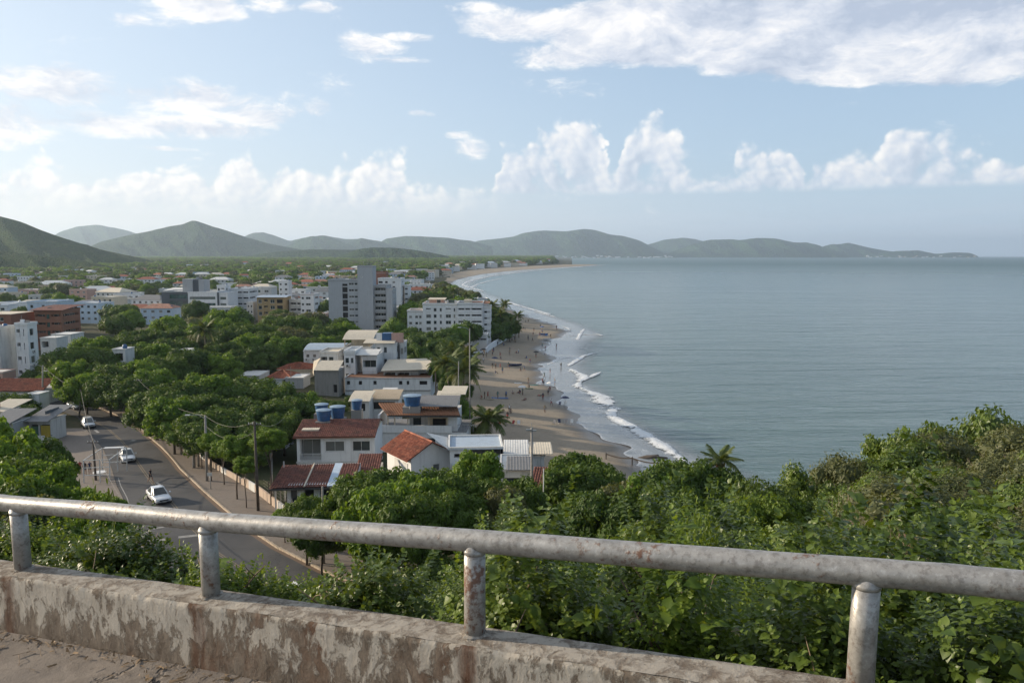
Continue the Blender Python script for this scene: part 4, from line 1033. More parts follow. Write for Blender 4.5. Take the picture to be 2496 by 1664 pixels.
def start(label, x0, x1, Y, name='building', cat='building', rz=0, zb=None, group=None, r_ex=None, yref=700):
    X0 = atY(x0, yref, Y)[0]; X1 = atY(x1, yref, Y)[0]; xc = (X0+X1)/2; W = X1-X0
    z = zb if zb is not None else min(gz(X0, Y), gz(X1, Y)) - 0.15
    root = empty(name, (xc, Y, z), math.radians(rz), label, cat, group)
    EXCL.append((xc, Y+W*0.25, W*0.62)); OPEN.append((xc, Y, W*0.5, 0))
    return root, W, z
OPEN = []
def zt(y, Y): return atY(1000, y, Y)[2]
def clutter(root, x0, y0, x1, y1, z, n=5, seed=0, tanks=1):
    """what stands on a flat roof: water tanks, vents, aerials, small boxes"""
    r = random.Random(seed)
    for i in range(n):
        x = r.uniform(x0+.6, x1-.6); y = r.uniform(y0+.6, y1-.6); k = r.random(); mb = MB()
        if k < 0.3:
            w = r.uniform(.5, 1.3); mb.box(x-w/2, y-w/2, z, x+w/2, y+w/2, z+r.uniform(.5, 1.3)); mb.obj('roof_box', M[r.choice(['white', 'concrete', 'grey'])], root)
        elif k < 0.65:
            mb.tube([(x, y, z), (x, y, z+r.uniform(1.2, 2.6))], 0.035, 5); mb.tube([(x-.5, y, z+1.1), (x+.5, y, z+1.15)], 0.02, 4); mb.obj('aerial', M['metal'], root, kind=None)
        else:
            mb.tube([(x, y, z), (x, y, z+.15), (x, y, z+.75), (x, y, z+.9)], [.42, .5, .46, .2], 10); mb.obj('water_tank', M[r.choice(['tank', 'tank_pale', 'tank_pale'])], root, smooth=True)
def simple_block(label, x0, x1, Y, yt, depth, wall='white', n=3, fh=2.6, cols=None, scols=None, wh=1.1, top=0.8, par=0.5, roofm='roofwhite', rz=0, name='house', cat='house', clut=3, zb=None, yref=None, group=None, near=False, trim=1.0):
    yref = yref or yt
    if x1 < 1150 and trim and abs(rz) < 5:                 # the far end of the right side wall, not the front's corner, is what reaches x1
        if depth > 3.5: depth = max(3.5, min(depth, Y*0.42*(x1-x0)/(1176-x1)))
        x1 = max(x1 - (1176-x1)*depth/(Y+depth)*trim, x0 + 0.5*(x1-x0))
    root, W, z = start(label, x0, x1, Y, name, cat, rz, zb, yref=yref, group=group); H = zt(yt, Y) - z - par
    ops = rows(W, H, n, fh, top, wh, cols or []); sops = rows(depth, H, n, fh, top, wh, scols or [])
    box_part(root, 'wall', -W/2, 0, 0, W/2, depth, H, wall, ops, sops, near)
    flat_roof(root, -W/2, 0, W/2, depth, H, roofm, par, wall=wall)
    if clut: clutter(root, -W/2, 0, W/2, depth, H+0.1, clut, seed=int(x0*3+Y))
    return root, W, H

def town():
    # ---- the grey tower
    Y = 300; root, W, z = start('tall grey ten storey tower with a windowless lift shaft rising above its roof', 755, 888, Y, 'tower_block', 'tower', yref=700)
    px = lambda x: (x-821.5)*Y/1829; Hm = zt(645, Y)-z; Hc = zt(613, Y)-z; D = 14
    ops = [(px(787)-px(755), px(799)-px(755), 1.0, Hm-1.1, 'dark')] 
    for i in range(10):
        z1 = Hm - 0.75 - i*2.38
        if z1 < 1.6: break
        ops += [(px(802)-px(755), px(813.5)-px(755), z1-0.85, z1, 'win'), (px(815)-px(755), px(823)-px(755)-0.12, z1-0.85, z1, 'win')]
    box_part(root, 'wall', px(755), 0, 0, px(823), D, Hm, 'tower', ops)
    flat_roof(root, px(755), 0, px(823)-0.2, D, Hm, 'roofgrey', 0.5, wall='tower')
    # stair glazing with floor bands in the slot
    for i in range(9):
        mb = MB(); zz = Hm - 2.4 - i*2.38; mb.box(px(787)+0.02, 0.12, zz, px(799)-0.02, 0.45, zz+0.5); mb.obj('floor_band', M['grey'], root)
    box_part(root, 'lift_shaft', px(823)+0.01, -0.7, 0, px(858), 7, Hc, 'tower'); flat_roof(root, px(823)+0.01, -0.7, px(858), 7, Hc, 'roofgrey', 0.35, wall='tower', over=0.05)
    mb = MB()
    for a in range(3): mb.tube([(px(835+8*a), 2, Hc), (px(835+8*a), 2, Hc+2.2-0.5*a)], 0.05, 5)
    mb.tube([(px(832), 2, Hc+1.2), (px(855), 2, Hc+1.3)], 0.04, 4); mb.obj('aerial', M['metal'], root)
    mb = MB(); zc = zt(635, Y)-z; mb.tube([(px(833), -0.75, zc), (px(833), -0.71, zc)], [0.5, 0.5], 20); mb.obj('round_sign', M['frame'], root)
    mb = MB(); mb.tube([(px(832.3), -0.80, zc+.03), (px(832.3), -0.755, zc+.03)], [0.28, 0.28], 16); mb.box(px(833.2), -0.80, zc-0.02, px(835.5), -0.757, zc+0.42); mb.obj('sign_mark', M['grey'], root)
    bops = []
    Hb = zt(658, Y)-z
    for i in range(9):
        z1 = Hb-0.5-i*2.38
        if z1 > 2: bops.append((0.3, px(887)-px(858)-0.3, z1-1.75, z1, 'bal'))
    box_part(root, 'balcony_bay', px(858)+0.01, 1.0, 0, px(887), D, Hb, 'grey', bops); flat_roof(root, px(858)+0.1, 1.0, px(887)-0.1, D, Hb, 'roofgrey', 0.3, wall='grey', over=0.02)
    Hs = zt(665, Y)-z
    box_part(root, 'side_wing', px(887)+0.01, 0.4, 0, px(901), 11, Hs, 'tower', [], rows(10, Hs, 8, 2.38, 1, 1.0, [(.2, .35, 'win'), (.6, .8, 'win')])); flat_roof(root, px(887)+.05, 0.4, px(901), 11, Hs, 'roofcream', 0.3, wall='tower', over=0.05)
    clutter(root, px(757), 1, px(820), 12, Hm+.1, 6, 3)
    # ---- white block behind the tower, right
    simple_block('white six storey block with rows of square windows behind the grey tower', 868, 929, 385, 639, 12, 'white', 7, 2.4, [(.30, .42, 'win'), (.62, .74, 'win'), (.02, .2, 'dark')], [(.3, .6, 'win')], 1.0, 0.9, name='apartment_building', cat='building')
    simple_block('low white annex with grey windows right of the white block', 929, 944, 390, 655, 10, 'white', 5, 2.5, [(.1, .8, 'win')], None, 0.9, name='annex', cat='building', clut=1)
    simple_block('brown brick roof room above the white block behind the tower', 862, 892, 412, 624, 8, 'brown', 1, 3, [], None, 1, name='roof_room', cat='building', clut=1, par=0.8, roofm='roofwhite')
    # ---- office block
    Y = 362; root, W, z = start('long office block with dark left bay, white band windows and grey plant room', 372, 524, Y, 'office_building', 'office'); px = lambda x: (x-448)*Y/1829
    H = zt(671, Y)-z; fh = 14.6*Y/1829
    dk = [(px(390)-px(372), px(431)-px(372), H-1.0-i*fh-1.9, H-1.0-i*fh, 'rib') for i in range(5)]
    box_part(root, 'dark_bay', px(372), 0, 0, px(432), 15, H, 'darkgrey', [q for q in dk if q[2] > 0.3]); flat_roof(root, px(372), 0, px(432), 15, H, 'roofwhite', 0.4, wall='grey')
    wr = [(px(436)-px(432.3), px(495)-px(432.3), H-2.0-i*fh-1.25, H-2.0-i*fh, 'rib') for i in range(5)]
    box_part(root, 'white_bay', px(432)+0.3, -0.5, 0, px(500), 14, H-0.3, 'white', [q for q in wr if q[2] > 0.3]); flat_roof(root, px(432)+.3, -0.5, px(500), 14, H-0.3, 'roofwhite', 0.5, wall='white')
    box_part(root, 'slate_pier', px(500)+.01, -0.3, 0, px(503), 13, H-0.1, 'darkgrey')
    wr = [(0.5, px(520)-px(504), H-2.2-i*fh-1.2, H-2.2-i*fh, 'rib') for i in range(5)]
    box_part(root, 'right_bay', px(503)+.01, 0.5, 0, px(523), 14, H-0.6, 'white', [q for q in wr if q[2] > 0.3]); flat_roof(root, px(503)+.05, 0.5, px(523), 14, H-0.6, 'roofwhite', 0.3, wall='white')
    box_part(root, 'plant_room', px(415), 3, H+.1, px(438), 10, zt(641, Y)-z, 'grey'); box_part(root, 'plant_room', px(438)+.01, 4, H+.1, px(452), 11, zt(643, Y)-z, 'darkgrey'); box_part(root, 'plant_room', px(452)+.02, 3, H+.1, px(465), 10, zt(643, Y)-z, 'grey')
    clutter(root, px(440), 4.5, px(452), 10, zt(643, Y)-z, 4, 9)
    # ---- terraces right of it
    simple_block('white stepped tower with a roof kiosk just right of the office block', 498, 529, 374, 655, 9, 'white', 5, 2.8, [(.1, .35, 'win'), (.5, .9, 'bal')], [(.2, .5, 'win')], 1.3, name='apartment_building', cat='building', clut=5)
    root, W, H = simple_block('white four storey block with long curving balcony bands beside the office block', 526, 592, 380, 663, 14, 'white', 5, 2.75, [(.02, .33, 'bal'), (.36, .64, 'bal'), (.67, .97, 'bal')], [(.1, .9, 'bal')], 1.5, name='apartment_building', cat='building', clut=6)
    simple_block('white top floor terrace house above the balcony block', 560, 636, 400, 660, 10, 'white2', 2, 2.8, [(.05, .25, 'win'), (.35, .6, 'rib'), (.75, .9, 'win')], None, 1.2, name='apartment_building', cat='building', clut=4, roofm='roofcream')
    simple_block('grey flat block with narrow windows between the balcony block and the ochre house', 566, 592, 356, 694, 8, 'white2', 4, 2.5, [(.15, .4, 'win'), (.6, .85, 'win')], None, 1.0, name='house', cat='house', clut=2)
    root, W, H = simple_block('ochre and beige house with dark windows under a wide white roof', 590, 668, 350, 683, 12, 'ochre', 3, 2.7, [(.05, .18, 'win'), (.26, .40, 'bal'), (.50, .66, 'win'), (.74, .96, 'dark')], None, 1.6, name='apartment_building', cat='building', clut=2, par=0.1)
    sheet_roof(root, -W/2-.6, -1.2, W/2+1.5, 12, H+0.25, H+0.6, 'roofblue', 0.3)
    simple_block('white house with pink brick roof room near the left side of the tower', 690, 733, 345, 675, 10, 'white', 4, 2.7, [(.08, .25, 'win'), (.4, .75, 'win')], [(.2, .8, 'win')], 1.0, name='house', cat='house', clut=3, roofm='tile_pale')
    simple_block('white and glass terraces between the ochre house and the tower', 664, 708, 356, 688, 10, 'white2', 3, 2.7, [(.05, .5, 'bal'), (.55, .95, 'bal')], None, 1.6, name='apartment_building', cat='building', clut=3)
    simple_block('bright white tower house standing above the terraces left of the tower', 640, 672, 420, 645, 8, 'white', 4, 2.7, [(.1, .3, 'win'), (.6, .85, 'win')], None, 1.0, name='house', cat='house', clut=2, rz=4)
    simple_block('low pinkish block with white canopy at the foot of the tower', 712, 756, 318, 722, 10, 'pink', 3, 2.7, [(.05, .45, 'bal'), (.55, .95, 'bal')], None, 1.3, name='house', cat='house', clut=2)
    simple_block('low cream building half hidden by trees behind the office block', 340, 372, 355, 698, 9, 'cream', 3, 2.7, [(.1, .5, 'bal'), (.55, .9, 'win')], None, 1.2, name='house', cat='house', clut=2)
    simple_block('white cube house with thick flat roof left of the office block', 300, 331, 470, 672, 9, 'white', 2, 2.7, [(.25, .45, 'win'), (.6, .85, 'win')], [(.2, .6, 'win')], 1.3, name='house', cat='house', clut=1, par=.25)
    # ---- beach hotel
    Y = 271; root, W, z = start('white four storey beach hotel with glazed corner balconies', 935, 1127, Y, 'beach_hotel', 'hotel'); px = lambda x: (x-1031)*Y/1829
    H = zt(716, Y)-z; fh = 14.5*Y/1829*1.0
    o = []
    for i in range(4):
        z1 = H-1.25-i*fh
        for a, b, k in ((939, 946, 'win'), (953, 960, 'win'), (962, 968, 'win')): o.append((px(a)-px(935), px(b)-px(935), z1-0.95, z1, k))
    box_part(root, 'left_wing', px(935), 0, 0, px(971), 10, H, 'white', [q for q in o if q[2] > .2]); flat_roof(root, px(935), 0, px(971)-.2, 10, H, 'roofrust', 0.5, wall='white')
    H = zt(700, Y)-z; o = []
    for i in range(6):
        z1 = H-1.1-i*fh
        for a, b in ((979, 990), (996, 1003), (1010, 1015), (1024, 1036), (1042, 1046)): o.append((px(a)-px(971.2), px(b)-px(971.2), z1-1.15, z1, 'win' if i else ('bal' if b-a > 9 else 'win')))
    box_part(root, 'wall', px(971)+.03, -0.6, 0, px(1050), 14, H, 'white', [q for q in o if q[2] > .2]); flat_roof(root, px(971)+.03, -0.6, px(1050)-.2, 14, H, 'roofcream', 0.55, wall='white')
    o = []
    for i in range(6):
        z1 = H-1.0-i*fh
        for a, b, k in ((1053, 1067, 'bal'), (1069, 1080, 'bal'), (1083, 1107, 'bal')): o.append((px(a)-px(1050.3), px(b)-px(1050.3), z1-1.35, z1, k))
    box_part(root, 'balcony_wing', px(1050)+.05, -1.6, 0, px(1109), 13, H+0.2, 'white', [q for q in o if q[2] > .2]); flat_roof(root, px(1050)+.05, -1.6, px(1109), 13, H+0.2, 'roofgrey', 0.5, wall='white')
    o = [(0.3, 2.4, H-2.1-i*fh-1.4, H-2.1-i*fh, 'bal') for i in range(5)]; s = [(0.5, 8, H-2.1-i*fh-1.4, H-2.1-i*fh, 'bal') for i in range(5)]
    box_part(root, 'corner_wing', px(1109)+.03, 0, 0, px(1127), 11, zt(707, Y)-z, 'white', [q for q in o if q[2] > .2], [q for q in s if q[2] > .2]); flat_roof(root, px(1109)+.05, 0, px(1127), 11, zt(707, Y)-z, 'roofcream', 0.4, wall='white')
    box_part(root, 'roof_room', px(983), 4, H+.1, px(1017), 9, zt(690, Y)-z, 'pink', [(2.6, 4.0, .2, 1.6, 'win')]); sheet_roof(root, px(980), 3.2, px(1021), 10, zt(689, Y)-z, zt(687, Y)-z, 'roofcream')
    box_part(root, 'roof_room', px(1024), 5, H+.1, px(1045), 9, zt(694, Y)-z, 'white2', [(.5, 2.6, .2, 1.3, 'rib')]); box_part(root, 'roof_room', px(1064), 4, H+.3, px(1082), 8, zt(690, Y)-z, 'cream')
    sheet_roof(root, px(1082)+.1, 2, px(1125), 9, zt(697, Y)-z, zt(695, Y)-z, 'roofrust', name='canopy')
    # low terraces at the hotel's foot
    simple_block('low white terrace deck with parasol roof at the foot of the beach hotel', 1085, 1120, 258, 768, 6, 'white', 1, 2.6, [(.05, .95, 'bal')], None, 1.3, name='terrace', cat='terrace', clut=1)
    # ---- the white cluster above the beach
    simple_block('white house with pale blue sheet roof at the left of the white cluster', 697, 775, 196, 806, 9, 'white', 2, 2.7, [(.10, .22, 'win'), (.35, .48, 'win'), (.60, .8, 'win')], None, 0.75, name='house', cat='house', clut=0, par=.05, near=True, roofm='roofblue')
    root = bpy.data.objects[-1] if False else None
    r, W, z = start('blue grey curved sheet roof canopy over the white house on the left of the cluster', 697, 782, 195, 'canopy', 'canopy', zb=zt(803, 195)-z_at(196) + z_at(196)); sheet_roof(r, -W/2-.3, 0, W/2+.3, 7, 0, 0.9, 'roofblue', 0.35)
    for q in (-W/2+.2, W/2-.2): mb = MB(); mb.tube([(q, .3, -1.2), (q, .3, 0)], .05, 5); mb.obj('post', M['metal'], r)
    simple_block('beige terrace house with stone coloured top floor left of the tall white house', 734, 792, 183, 808, 8, 'white2', 3, 2.9, [(.05, .40, 'open'), (.50, .75, 'win')], None, 1.5, name='house', cat='house', clut=0, par=.35, near=True, roofm='roofcream')
    root, W, H = simple_block('open topped house with cream canvas canopy and balustrade in the white cluster', 790, 862, 188, 797, 8, 'white2', 3, 3.0, [(.03, .42, 'open'), (.48, .96, 'open')], None, 1.5, name='house', cat='house', clut=0, par=.9, near=True, roofm='roofgrey')
    Y = 188; zz = zt(779, Y) - root.location.z; sheet_roof(root, -W/2-.2, -.6, W/2+1.0, 7.5, zz, zz+1.5, 'roofcream', 0.4, name='canopy')
    for q in (-W/2+.2, -0.4, W/2-.1): mb = MB(); mb.box(q-.09, .1, H+.1, q+.09, .28, zz); mb.obj('post', M['beige'], root)
    mb = MB(); mb.box(-W/2+.6, 6, H+.1, W/2, 6.2, zz+.8); mb.obj('back_wall', M['cream'], root)
    simple_block('white roof room with weathered flat canopy topping the white cluster', 815, 868, 214, 771, 7, 'white2', 2, 2.7, [(.1, .5, 'dark'), (.6, .9, 'win')], None, 1.2, name='roof_room', cat='house', clut=2, par=.1, near=True, roofm='roofrust')
    root, W, H = simple_block('tall white house with side windows carrying a blue and a pink roof wall', 862, 922, 181, 788, 9, 'white', 5, 2.7, [(.08, .22, 'win'), (.40, .55, 'win')], [(.15, .45, 'win'), (.6, .9, 'win')], 1.3, name='house', cat='house', clut=0, par=.1, near=True)
    Y = 181; p = lambda x: (x-892)*Y/1829; zz = zt(766, Y)-root.location.z
    mb = MB(); mb.box(p(868), 1.5, H+.12, p(881), 1.65, zz); mb.obj('roof_wall', M['white'], root); mb = MB(); mb.box(p(881)+.01, 1.45, H+.12, p(903), 4.2, zz-.1); mb.obj('blue_panel', M['tank'], root)
    mb = MB(); mb.box(p(903)+.01, 1.5, H+.12, p(931), 1.7, zz); mb.obj('pink_wall', M['pink'], root)
    sheet_roof(root, p(842), -1.2, p(914), 3.5, H+.25, H+.7, 'roofcream', .1, name='canopy')
    simple_block('narrow grey sided white annex with tall windows right of the tall white house', 918, 934, 183, 786, 10, 'white2', 4, 2.8, [(.15, .85, 'win')], [(.1, .9, 'win')], 1.5, name='annex', cat='house', clut=0, near=True)
    root, W, H = simple_block('four level white house in the middle of the cluster with black ribbon window', 790, 832, 171, 806, 10, 'white', 3, 3.35, [(.10, .44, 'win'), (.60, .85, 'win')], None, 1.15, name='house', cat='house', clut=0, near=True, top=1.0)
    root, W, H = simple_block('white balcony house with long dark windows joined right of the four level house', 832, 881, 172, 818, 10, 'white', 3, 3.6, [(.06, .96, 'bal')], None, 2.3, name='house', cat='house', clut=0, near=True, top=0.35)
    sheet_roof(root, -W/2-3.9, -1.0, W/2+.4, 5, H+.9, H+1.5, 'roofwhite', .15, name='canopy')
    root, W, H = simple_block('white veranda house under a broad cream flat canopy at the beach side of the cluster', 881, 972, 170, 853, 10, 'white2', 2, 3.1, [(.03, .34, 'open'), (.40, .74, 'open'), (.78, .98, 'open')], [(.05, .9, 'open')], 2.0, name='house', cat='house', clut=0, near=True, top=.2, par=.05)
    sheet_roof(root, -W/2-.3, -1.7, W/2+2.4, 9, H+.45, H+1.5, 'roofcream', .25, name='canopy', skew=0.3)
    box_part(root, 'side_room', W/2, 1, 0, W/2+2.3, 8, H-.2, 'white', [(.2, 2.0, H-2.3, H-.4, 'open')])
    for i in range(9): mb = MB(); q = -W/2 + .1 + i*W/8.2; mb.box(q-.03, -.25, H-3.1, q+.03, -.19, H-2.1); mb.obj('baluster', M['frame'], root)
    mb = MB(); mb.box(-W/2, -.28, H-2.1, W/2+2, -.18, H-2.03); mb.box(-W/2, -.4, H-3.35, W/2+2.2, .0, H-3.12); mb.obj('balcony_rail', M['frame'], root)
    root, W, H = simple_block('long white base building with small square windows under the cluster', 792, 998, 166, 868, 9, 'white', 1, 2.6, [(.02, .06, 'dark'), (.16, .20, 'dark'), (.33, .37, 'dark'), (.63, .67, 'dark'), (.72, .75, 'dark'), (.87, .96, 'dark')], None, 0.85, name='house', cat='house', clut=0, near=True, top=.5, par=.1, roofm='roofrust')
    mb = MB(); mb.box(-W/2-.05, -.18, H-2.6, W/2+.05, -.003, H-2.45); mb.obj('ledge', M['concrete'], root)
    root, W, H = simple_block('bare concrete house with a sloping tan sheet roof beside the white base building', 722, 791, 163, 851, 6, 'concrete', 1, 2.6, [(.78, .93, 'dark')], None, 1.7, name='house', cat='house', clut=0, near=True, top=2.9, par=.02, trim=1.0)
    sheet_roof(root, -W/2-.1, -.4, W/2+.1, 5, H+.15, H+1.5, 'roofcream', 0, name='roof')
    mb = MB(); mb.add([(-W/2-1.6, 5, H-1), (-W/2-.11, -.2, H-1), (-W/2-.11, -.2, H+.1), (-W/2-.11, 6, H+1.9), (-W/2-1.6, 6, H+1.2)], [(0, 1, 2, 3, 4)]); mb.obj('side_wall', M['cream'], root)
    # ---- tile roofed houses at the edge of the belt
    def hip_house(label, x0, x1, Y, yeave, yridge, depth, wall, tile, zb=None, rz=0, ops=None, scols=None, ov=.5, name='tiled_house'):
        root, W, z = start(label, x0, x1, Y, name, 'house', rz, zb, yref=800); H = zt(yeave, Y)-z; R = zt(yridge, Y+depth/2)-z
        box_part(root, 'wall', -W/2+ov, ov, 0, W/2-ov, depth-ov, H, wall, ops(W-2*ov, H) if ops else [], scols(depth-2*ov, H) if scols else [], True)
        a, b, c, d = (-W/2, 0, H), (W/2, 0, H), (W/2, depth, H), (-W/2, depth, H); k = min(W, depth)/2*0.95; e, f = (-W/2+k, depth/2, R), (W/2-k, depth/2, R)
        tile_slope(root, a, b, f, e, tile); tile_slope(root, b, c, f, f, tile); tile_slope(root, c, d, e, f, tile); tile_slope(root, d, a, e, e, tile)
        for p, q in ((a, e), (b, f), (c, f), (d, e), (e, f)): ridge_cap(root, Vector(p)+Vector((0, 0, .1)), Vector(q)+Vector((0, 0, .12)), tile)
        mb = MB(); mb.box(-W/2, 0, H-.16, W/2, depth, H-.02); mb.obj('eaves', M[wall], root)
        return root, W, H
    hip_house('wide hipped tile roof house at the back of the tiled pair by the belt', 533, 632, 207, 828, 804, 11, 'white2', 'tile_pale', ops=lambda W, H: [(W*.1, W*.2, H-1.6, H-.6, 'win')])
    hip_house('small hipped tile roof house in front of the wide tiled one', 528, 584, 197, 833, 816, 7, 'white', 'tile_pale', ops=lambda W, H: [(W*.3, W*.42, H-1.7, H-.7, 'win'), (W*.7, W*.8, H-1.7, H-.7, 'win')])
    simple_block('white gate wall and garage right of the small tiled house', 584, 624, 194, 850, 4, 'white', 1, 2.4, [(.15, .55, 'dark')], None, 1.5, name='garage', cat='garage', clut=0, near=True, top=.5)
    hip_house('low long house with deep red tile roof left of the concrete house', 634, 714, 186, 848, 833, 8, 'cream', 'tile')
    hip_house('red tile roofed house with an arched grey front below the long tiled house', 606, 668, 172, 869, 850, 7, 'white', 'tile', ops=lambda W, H: [(W*.70, W*.95, .6, H-.2, 'open')])
    simple_block('grey glazed workshop under wires in front of the red tiled houses', 655, 712, 171, 868, 6, 'grey', 2, 2.7, [(.08, .45, 'win'), (.55, .9, 'open')], None, 1.7, name='workshop', cat='house', clut=1, near=True, par=.1)
    simple_block('flat white roofed shed among the trees before the tiled pair', 545, 618, 178, 863, 8, 'white2', 1, 2.6, [], None, 1, name='shed', cat='shed', clut=0, near=True, par=.06)
    simple_block('white open carport left of the tiled pair', 490, 533, 200, 838, 6, 'white2', 1, 2.6, [(.1, .9, 'open')], None, 1.8, name='carport', cat='shed', clut=0, near=True, par=.06, roofm='roofgrey')
    simple_block('white roofed hut peeping out of the dense park belt', 258, 308, 168, 802, 8, 'white2', 1, 2.6, [(.2, .8, 'open')], None, 1.6, name='shed', cat='shed', clut=1, near=True, par=.06)
    simple_block('small white roofed kiosk beside the tall palm in the belt', 412, 447, 178, 804, 6, 'white2', 1, 2.6, [(.2, .8, 'open')], None, 1.6, name='kiosk', cat='kiosk', clut=0, near=True, par=.06)
    # ---- left side of the avenue
    root, W, H = simple_block('grey and white five storey block at the left edge of the town', -60, 34, 170, 752, 12, 'white2', 5, 3.0, [(.50, .68, 'win'), (.74, .97, 'bal')], None, 1.5, name='apartment_building', cat='building', clut=4, near=True)
    root, W, H = simple_block('white stair tower block with a dark slot beside the block on the left edge', 34, 84, 172, 742, 12, 'white', 5, 3.0, [(.08, .36, 'bal'), (.62, .70, 'dark')], [(.2, .6, 'win')], 1.5, name='apartment_building', cat='building', clut=3, near=True)
    simple_block('small shop with a dark opening under the white stair tower block', 34, 84, 166, 868, 6, 'white2', 1, 3, [(.1, .9, 'open')], None, 1.9, name='shop', cat='shop', clut=0, near=True, par=.15)
    simple_block('low orange brick shop at the foot of the block on the left edge', -40, 36, 163, 855, 6, 'pink', 1, 3, [(.5, .9, 'open')], None, 1.9, name='shop', cat='shop', clut=0, near=True, par=.15)
    root, W, H = simple_block('brown and orange apartment building with glazed balconies', 78, 182, 246, 712, 14, 'orange', 4, 2.55, [(.03, .40, 'bal'), (.44, .56, 'rib'), (.62, .97, 'bal')], [(.1, .9, 'bal')], 1.45, name='apartment_building', cat='building', clut=4, near=False, roofm='tile_old')
    sheet_roof(root, -W/2-1, -1.2, W/2+1, 13, H+.5, H+1.4, 'tile_old', .2, name='canopy')
    root, W, H = simple_block('long brown hall with a pale sheet roof left of the brown apartment building', -60, 80, 238, 722, 16, 'brown', 1, 3, [(.7, .8, 'win')], None, 1.2, name='hall', cat='hall', clut=1, par=.05, roofm='roofcream')
    simple_block('pale blue building with flat roofs behind the brown apartment building', 62, 168, 292, 692, 12, 'paleblue', 3, 2.7, [(.1, .2, 'win'), (.5, .6, 'win'), (.85, .93, 'win')], None, 1.2, name='building', cat='building', clut=4)
    simple_block('white roofed market hall in front of the brown apartment building', 92, 155, 205, 776, 9, 'white2', 1, 2.6, [(.1, .5, 'open')], None, 1.6, name='hall', cat='hall', clut=1, par=.1)
    simple_block('second white roof just behind the market hall', 118, 192, 216, 768, 8, 'white2', 1, 2.6, [(.3, .7, 'open')], None, 1.4, name='shed', cat='shed', clut=0, par=.1)
    root, W, z = start('low house with a red tile roof and white awning below the left edge block', -40, 92, 150, 'tiled_house', 'house', yref=800); H = zt(897, 150)-z
    box_part(root, 'wall', -W/2, 0, 0, W/2, 8, H, 'white2', [(W*.75, W*.9, .6, H-.4, 'open')], None, True); tile_slope(root, (-W/2-.3, -.6, H), (W/2+.3, -.6, H), (W/2-.5, 5, H+1.6), (-W/2, 5, H+1.6), 'tile')
    sheet_roof(root, 0, -2.2, W/2+.6, -.7, H-.6, H-.25, 'roofgrey', 0, name='awning')
    simple_block('white yard wall with a bent sheet gate beside the left tile roof', 62, 112, 138, 905, 3, 'white', 1, 2.4, [(.3, .5, 'dark')], None, 1.5, name='wall_house', cat='house', clut=0, near=True, par=.1)
    root, W, H = simple_block('single storey house with a flat cream canopy and an orange dish by the left trees', -30, 44, 122, 944, 8, 'white2', 1, 2.6, [(.55, .8, 'open')], None, 1.4, name='house', cat='house', clut=0, near=True, par=.05, top=.3)
    sheet_roof(root, -W/2-.4, -1.2, W/2+.7, 6, H+.2, H+.9, 'roofcream', 0, name='canopy'); mb = MB(); mb.tube([(-.6, 1, H+.4), (-.6, 1, H+1.7)], [.55, .55], 12); mb.obj('orange_tank', M['orange'], root, smooth=True)
    root, W, H = simple_block('grey shed with corrugated roof in front of the cream canopy house', -30, 66, 114, 972, 7, 'grey', 1, 2.6, [(.35, .6, 'dark')], None, 1.2, name='shed', cat='shed', clut=0, near=True, par=.03, top=.9)
    sheet_roof(root, -W/2-.3, -.9, W/2+.2, 6, H+.2, H+1.1, 'roofgrey', 0, step=.3)
    root, W, H = simple_block('workshop with yellow and green painted bays under a grey roof by the avenue', 66, 150, 118, 965, 8, 'white2', 1, 2.6, [(.05, .42, 'dark'), (.50, .97, 'dark')], None, 2.0, name='workshop', cat='workshop', clut=0, near=True, par=.05, top=.6)
    mb = MB(); mb.box(W*.03, -.02, H-2.5, W*.45, .2, H-.75); mb.obj('yellow_shutter', M['yellow'], root); mb = MB(); mb.box(-W*.40, .02, H-2.5, -W*.12, .2, H-.9); mb.obj('green_shutter', M['green'], root)
    sheet_roof(root, -W/2-.2, -1.4, W/2+.3, 6, H+.15, H+1.3, 'roofgrey', 0, step=.3); mb = MB(); mb.box(0.3, 1.0, H+.75, W/2-1.2, 4.5, H+1.25); mb.obj('slate_hatch', M['darkgrey'], root)
    mb = MB(); mb.box(-W/2, -2.2, 0, W/2+.2, -2.0, 1.5); mb.obj('yard_wall', M['white2'], root)
def z_at(Y): return 0.0
town()
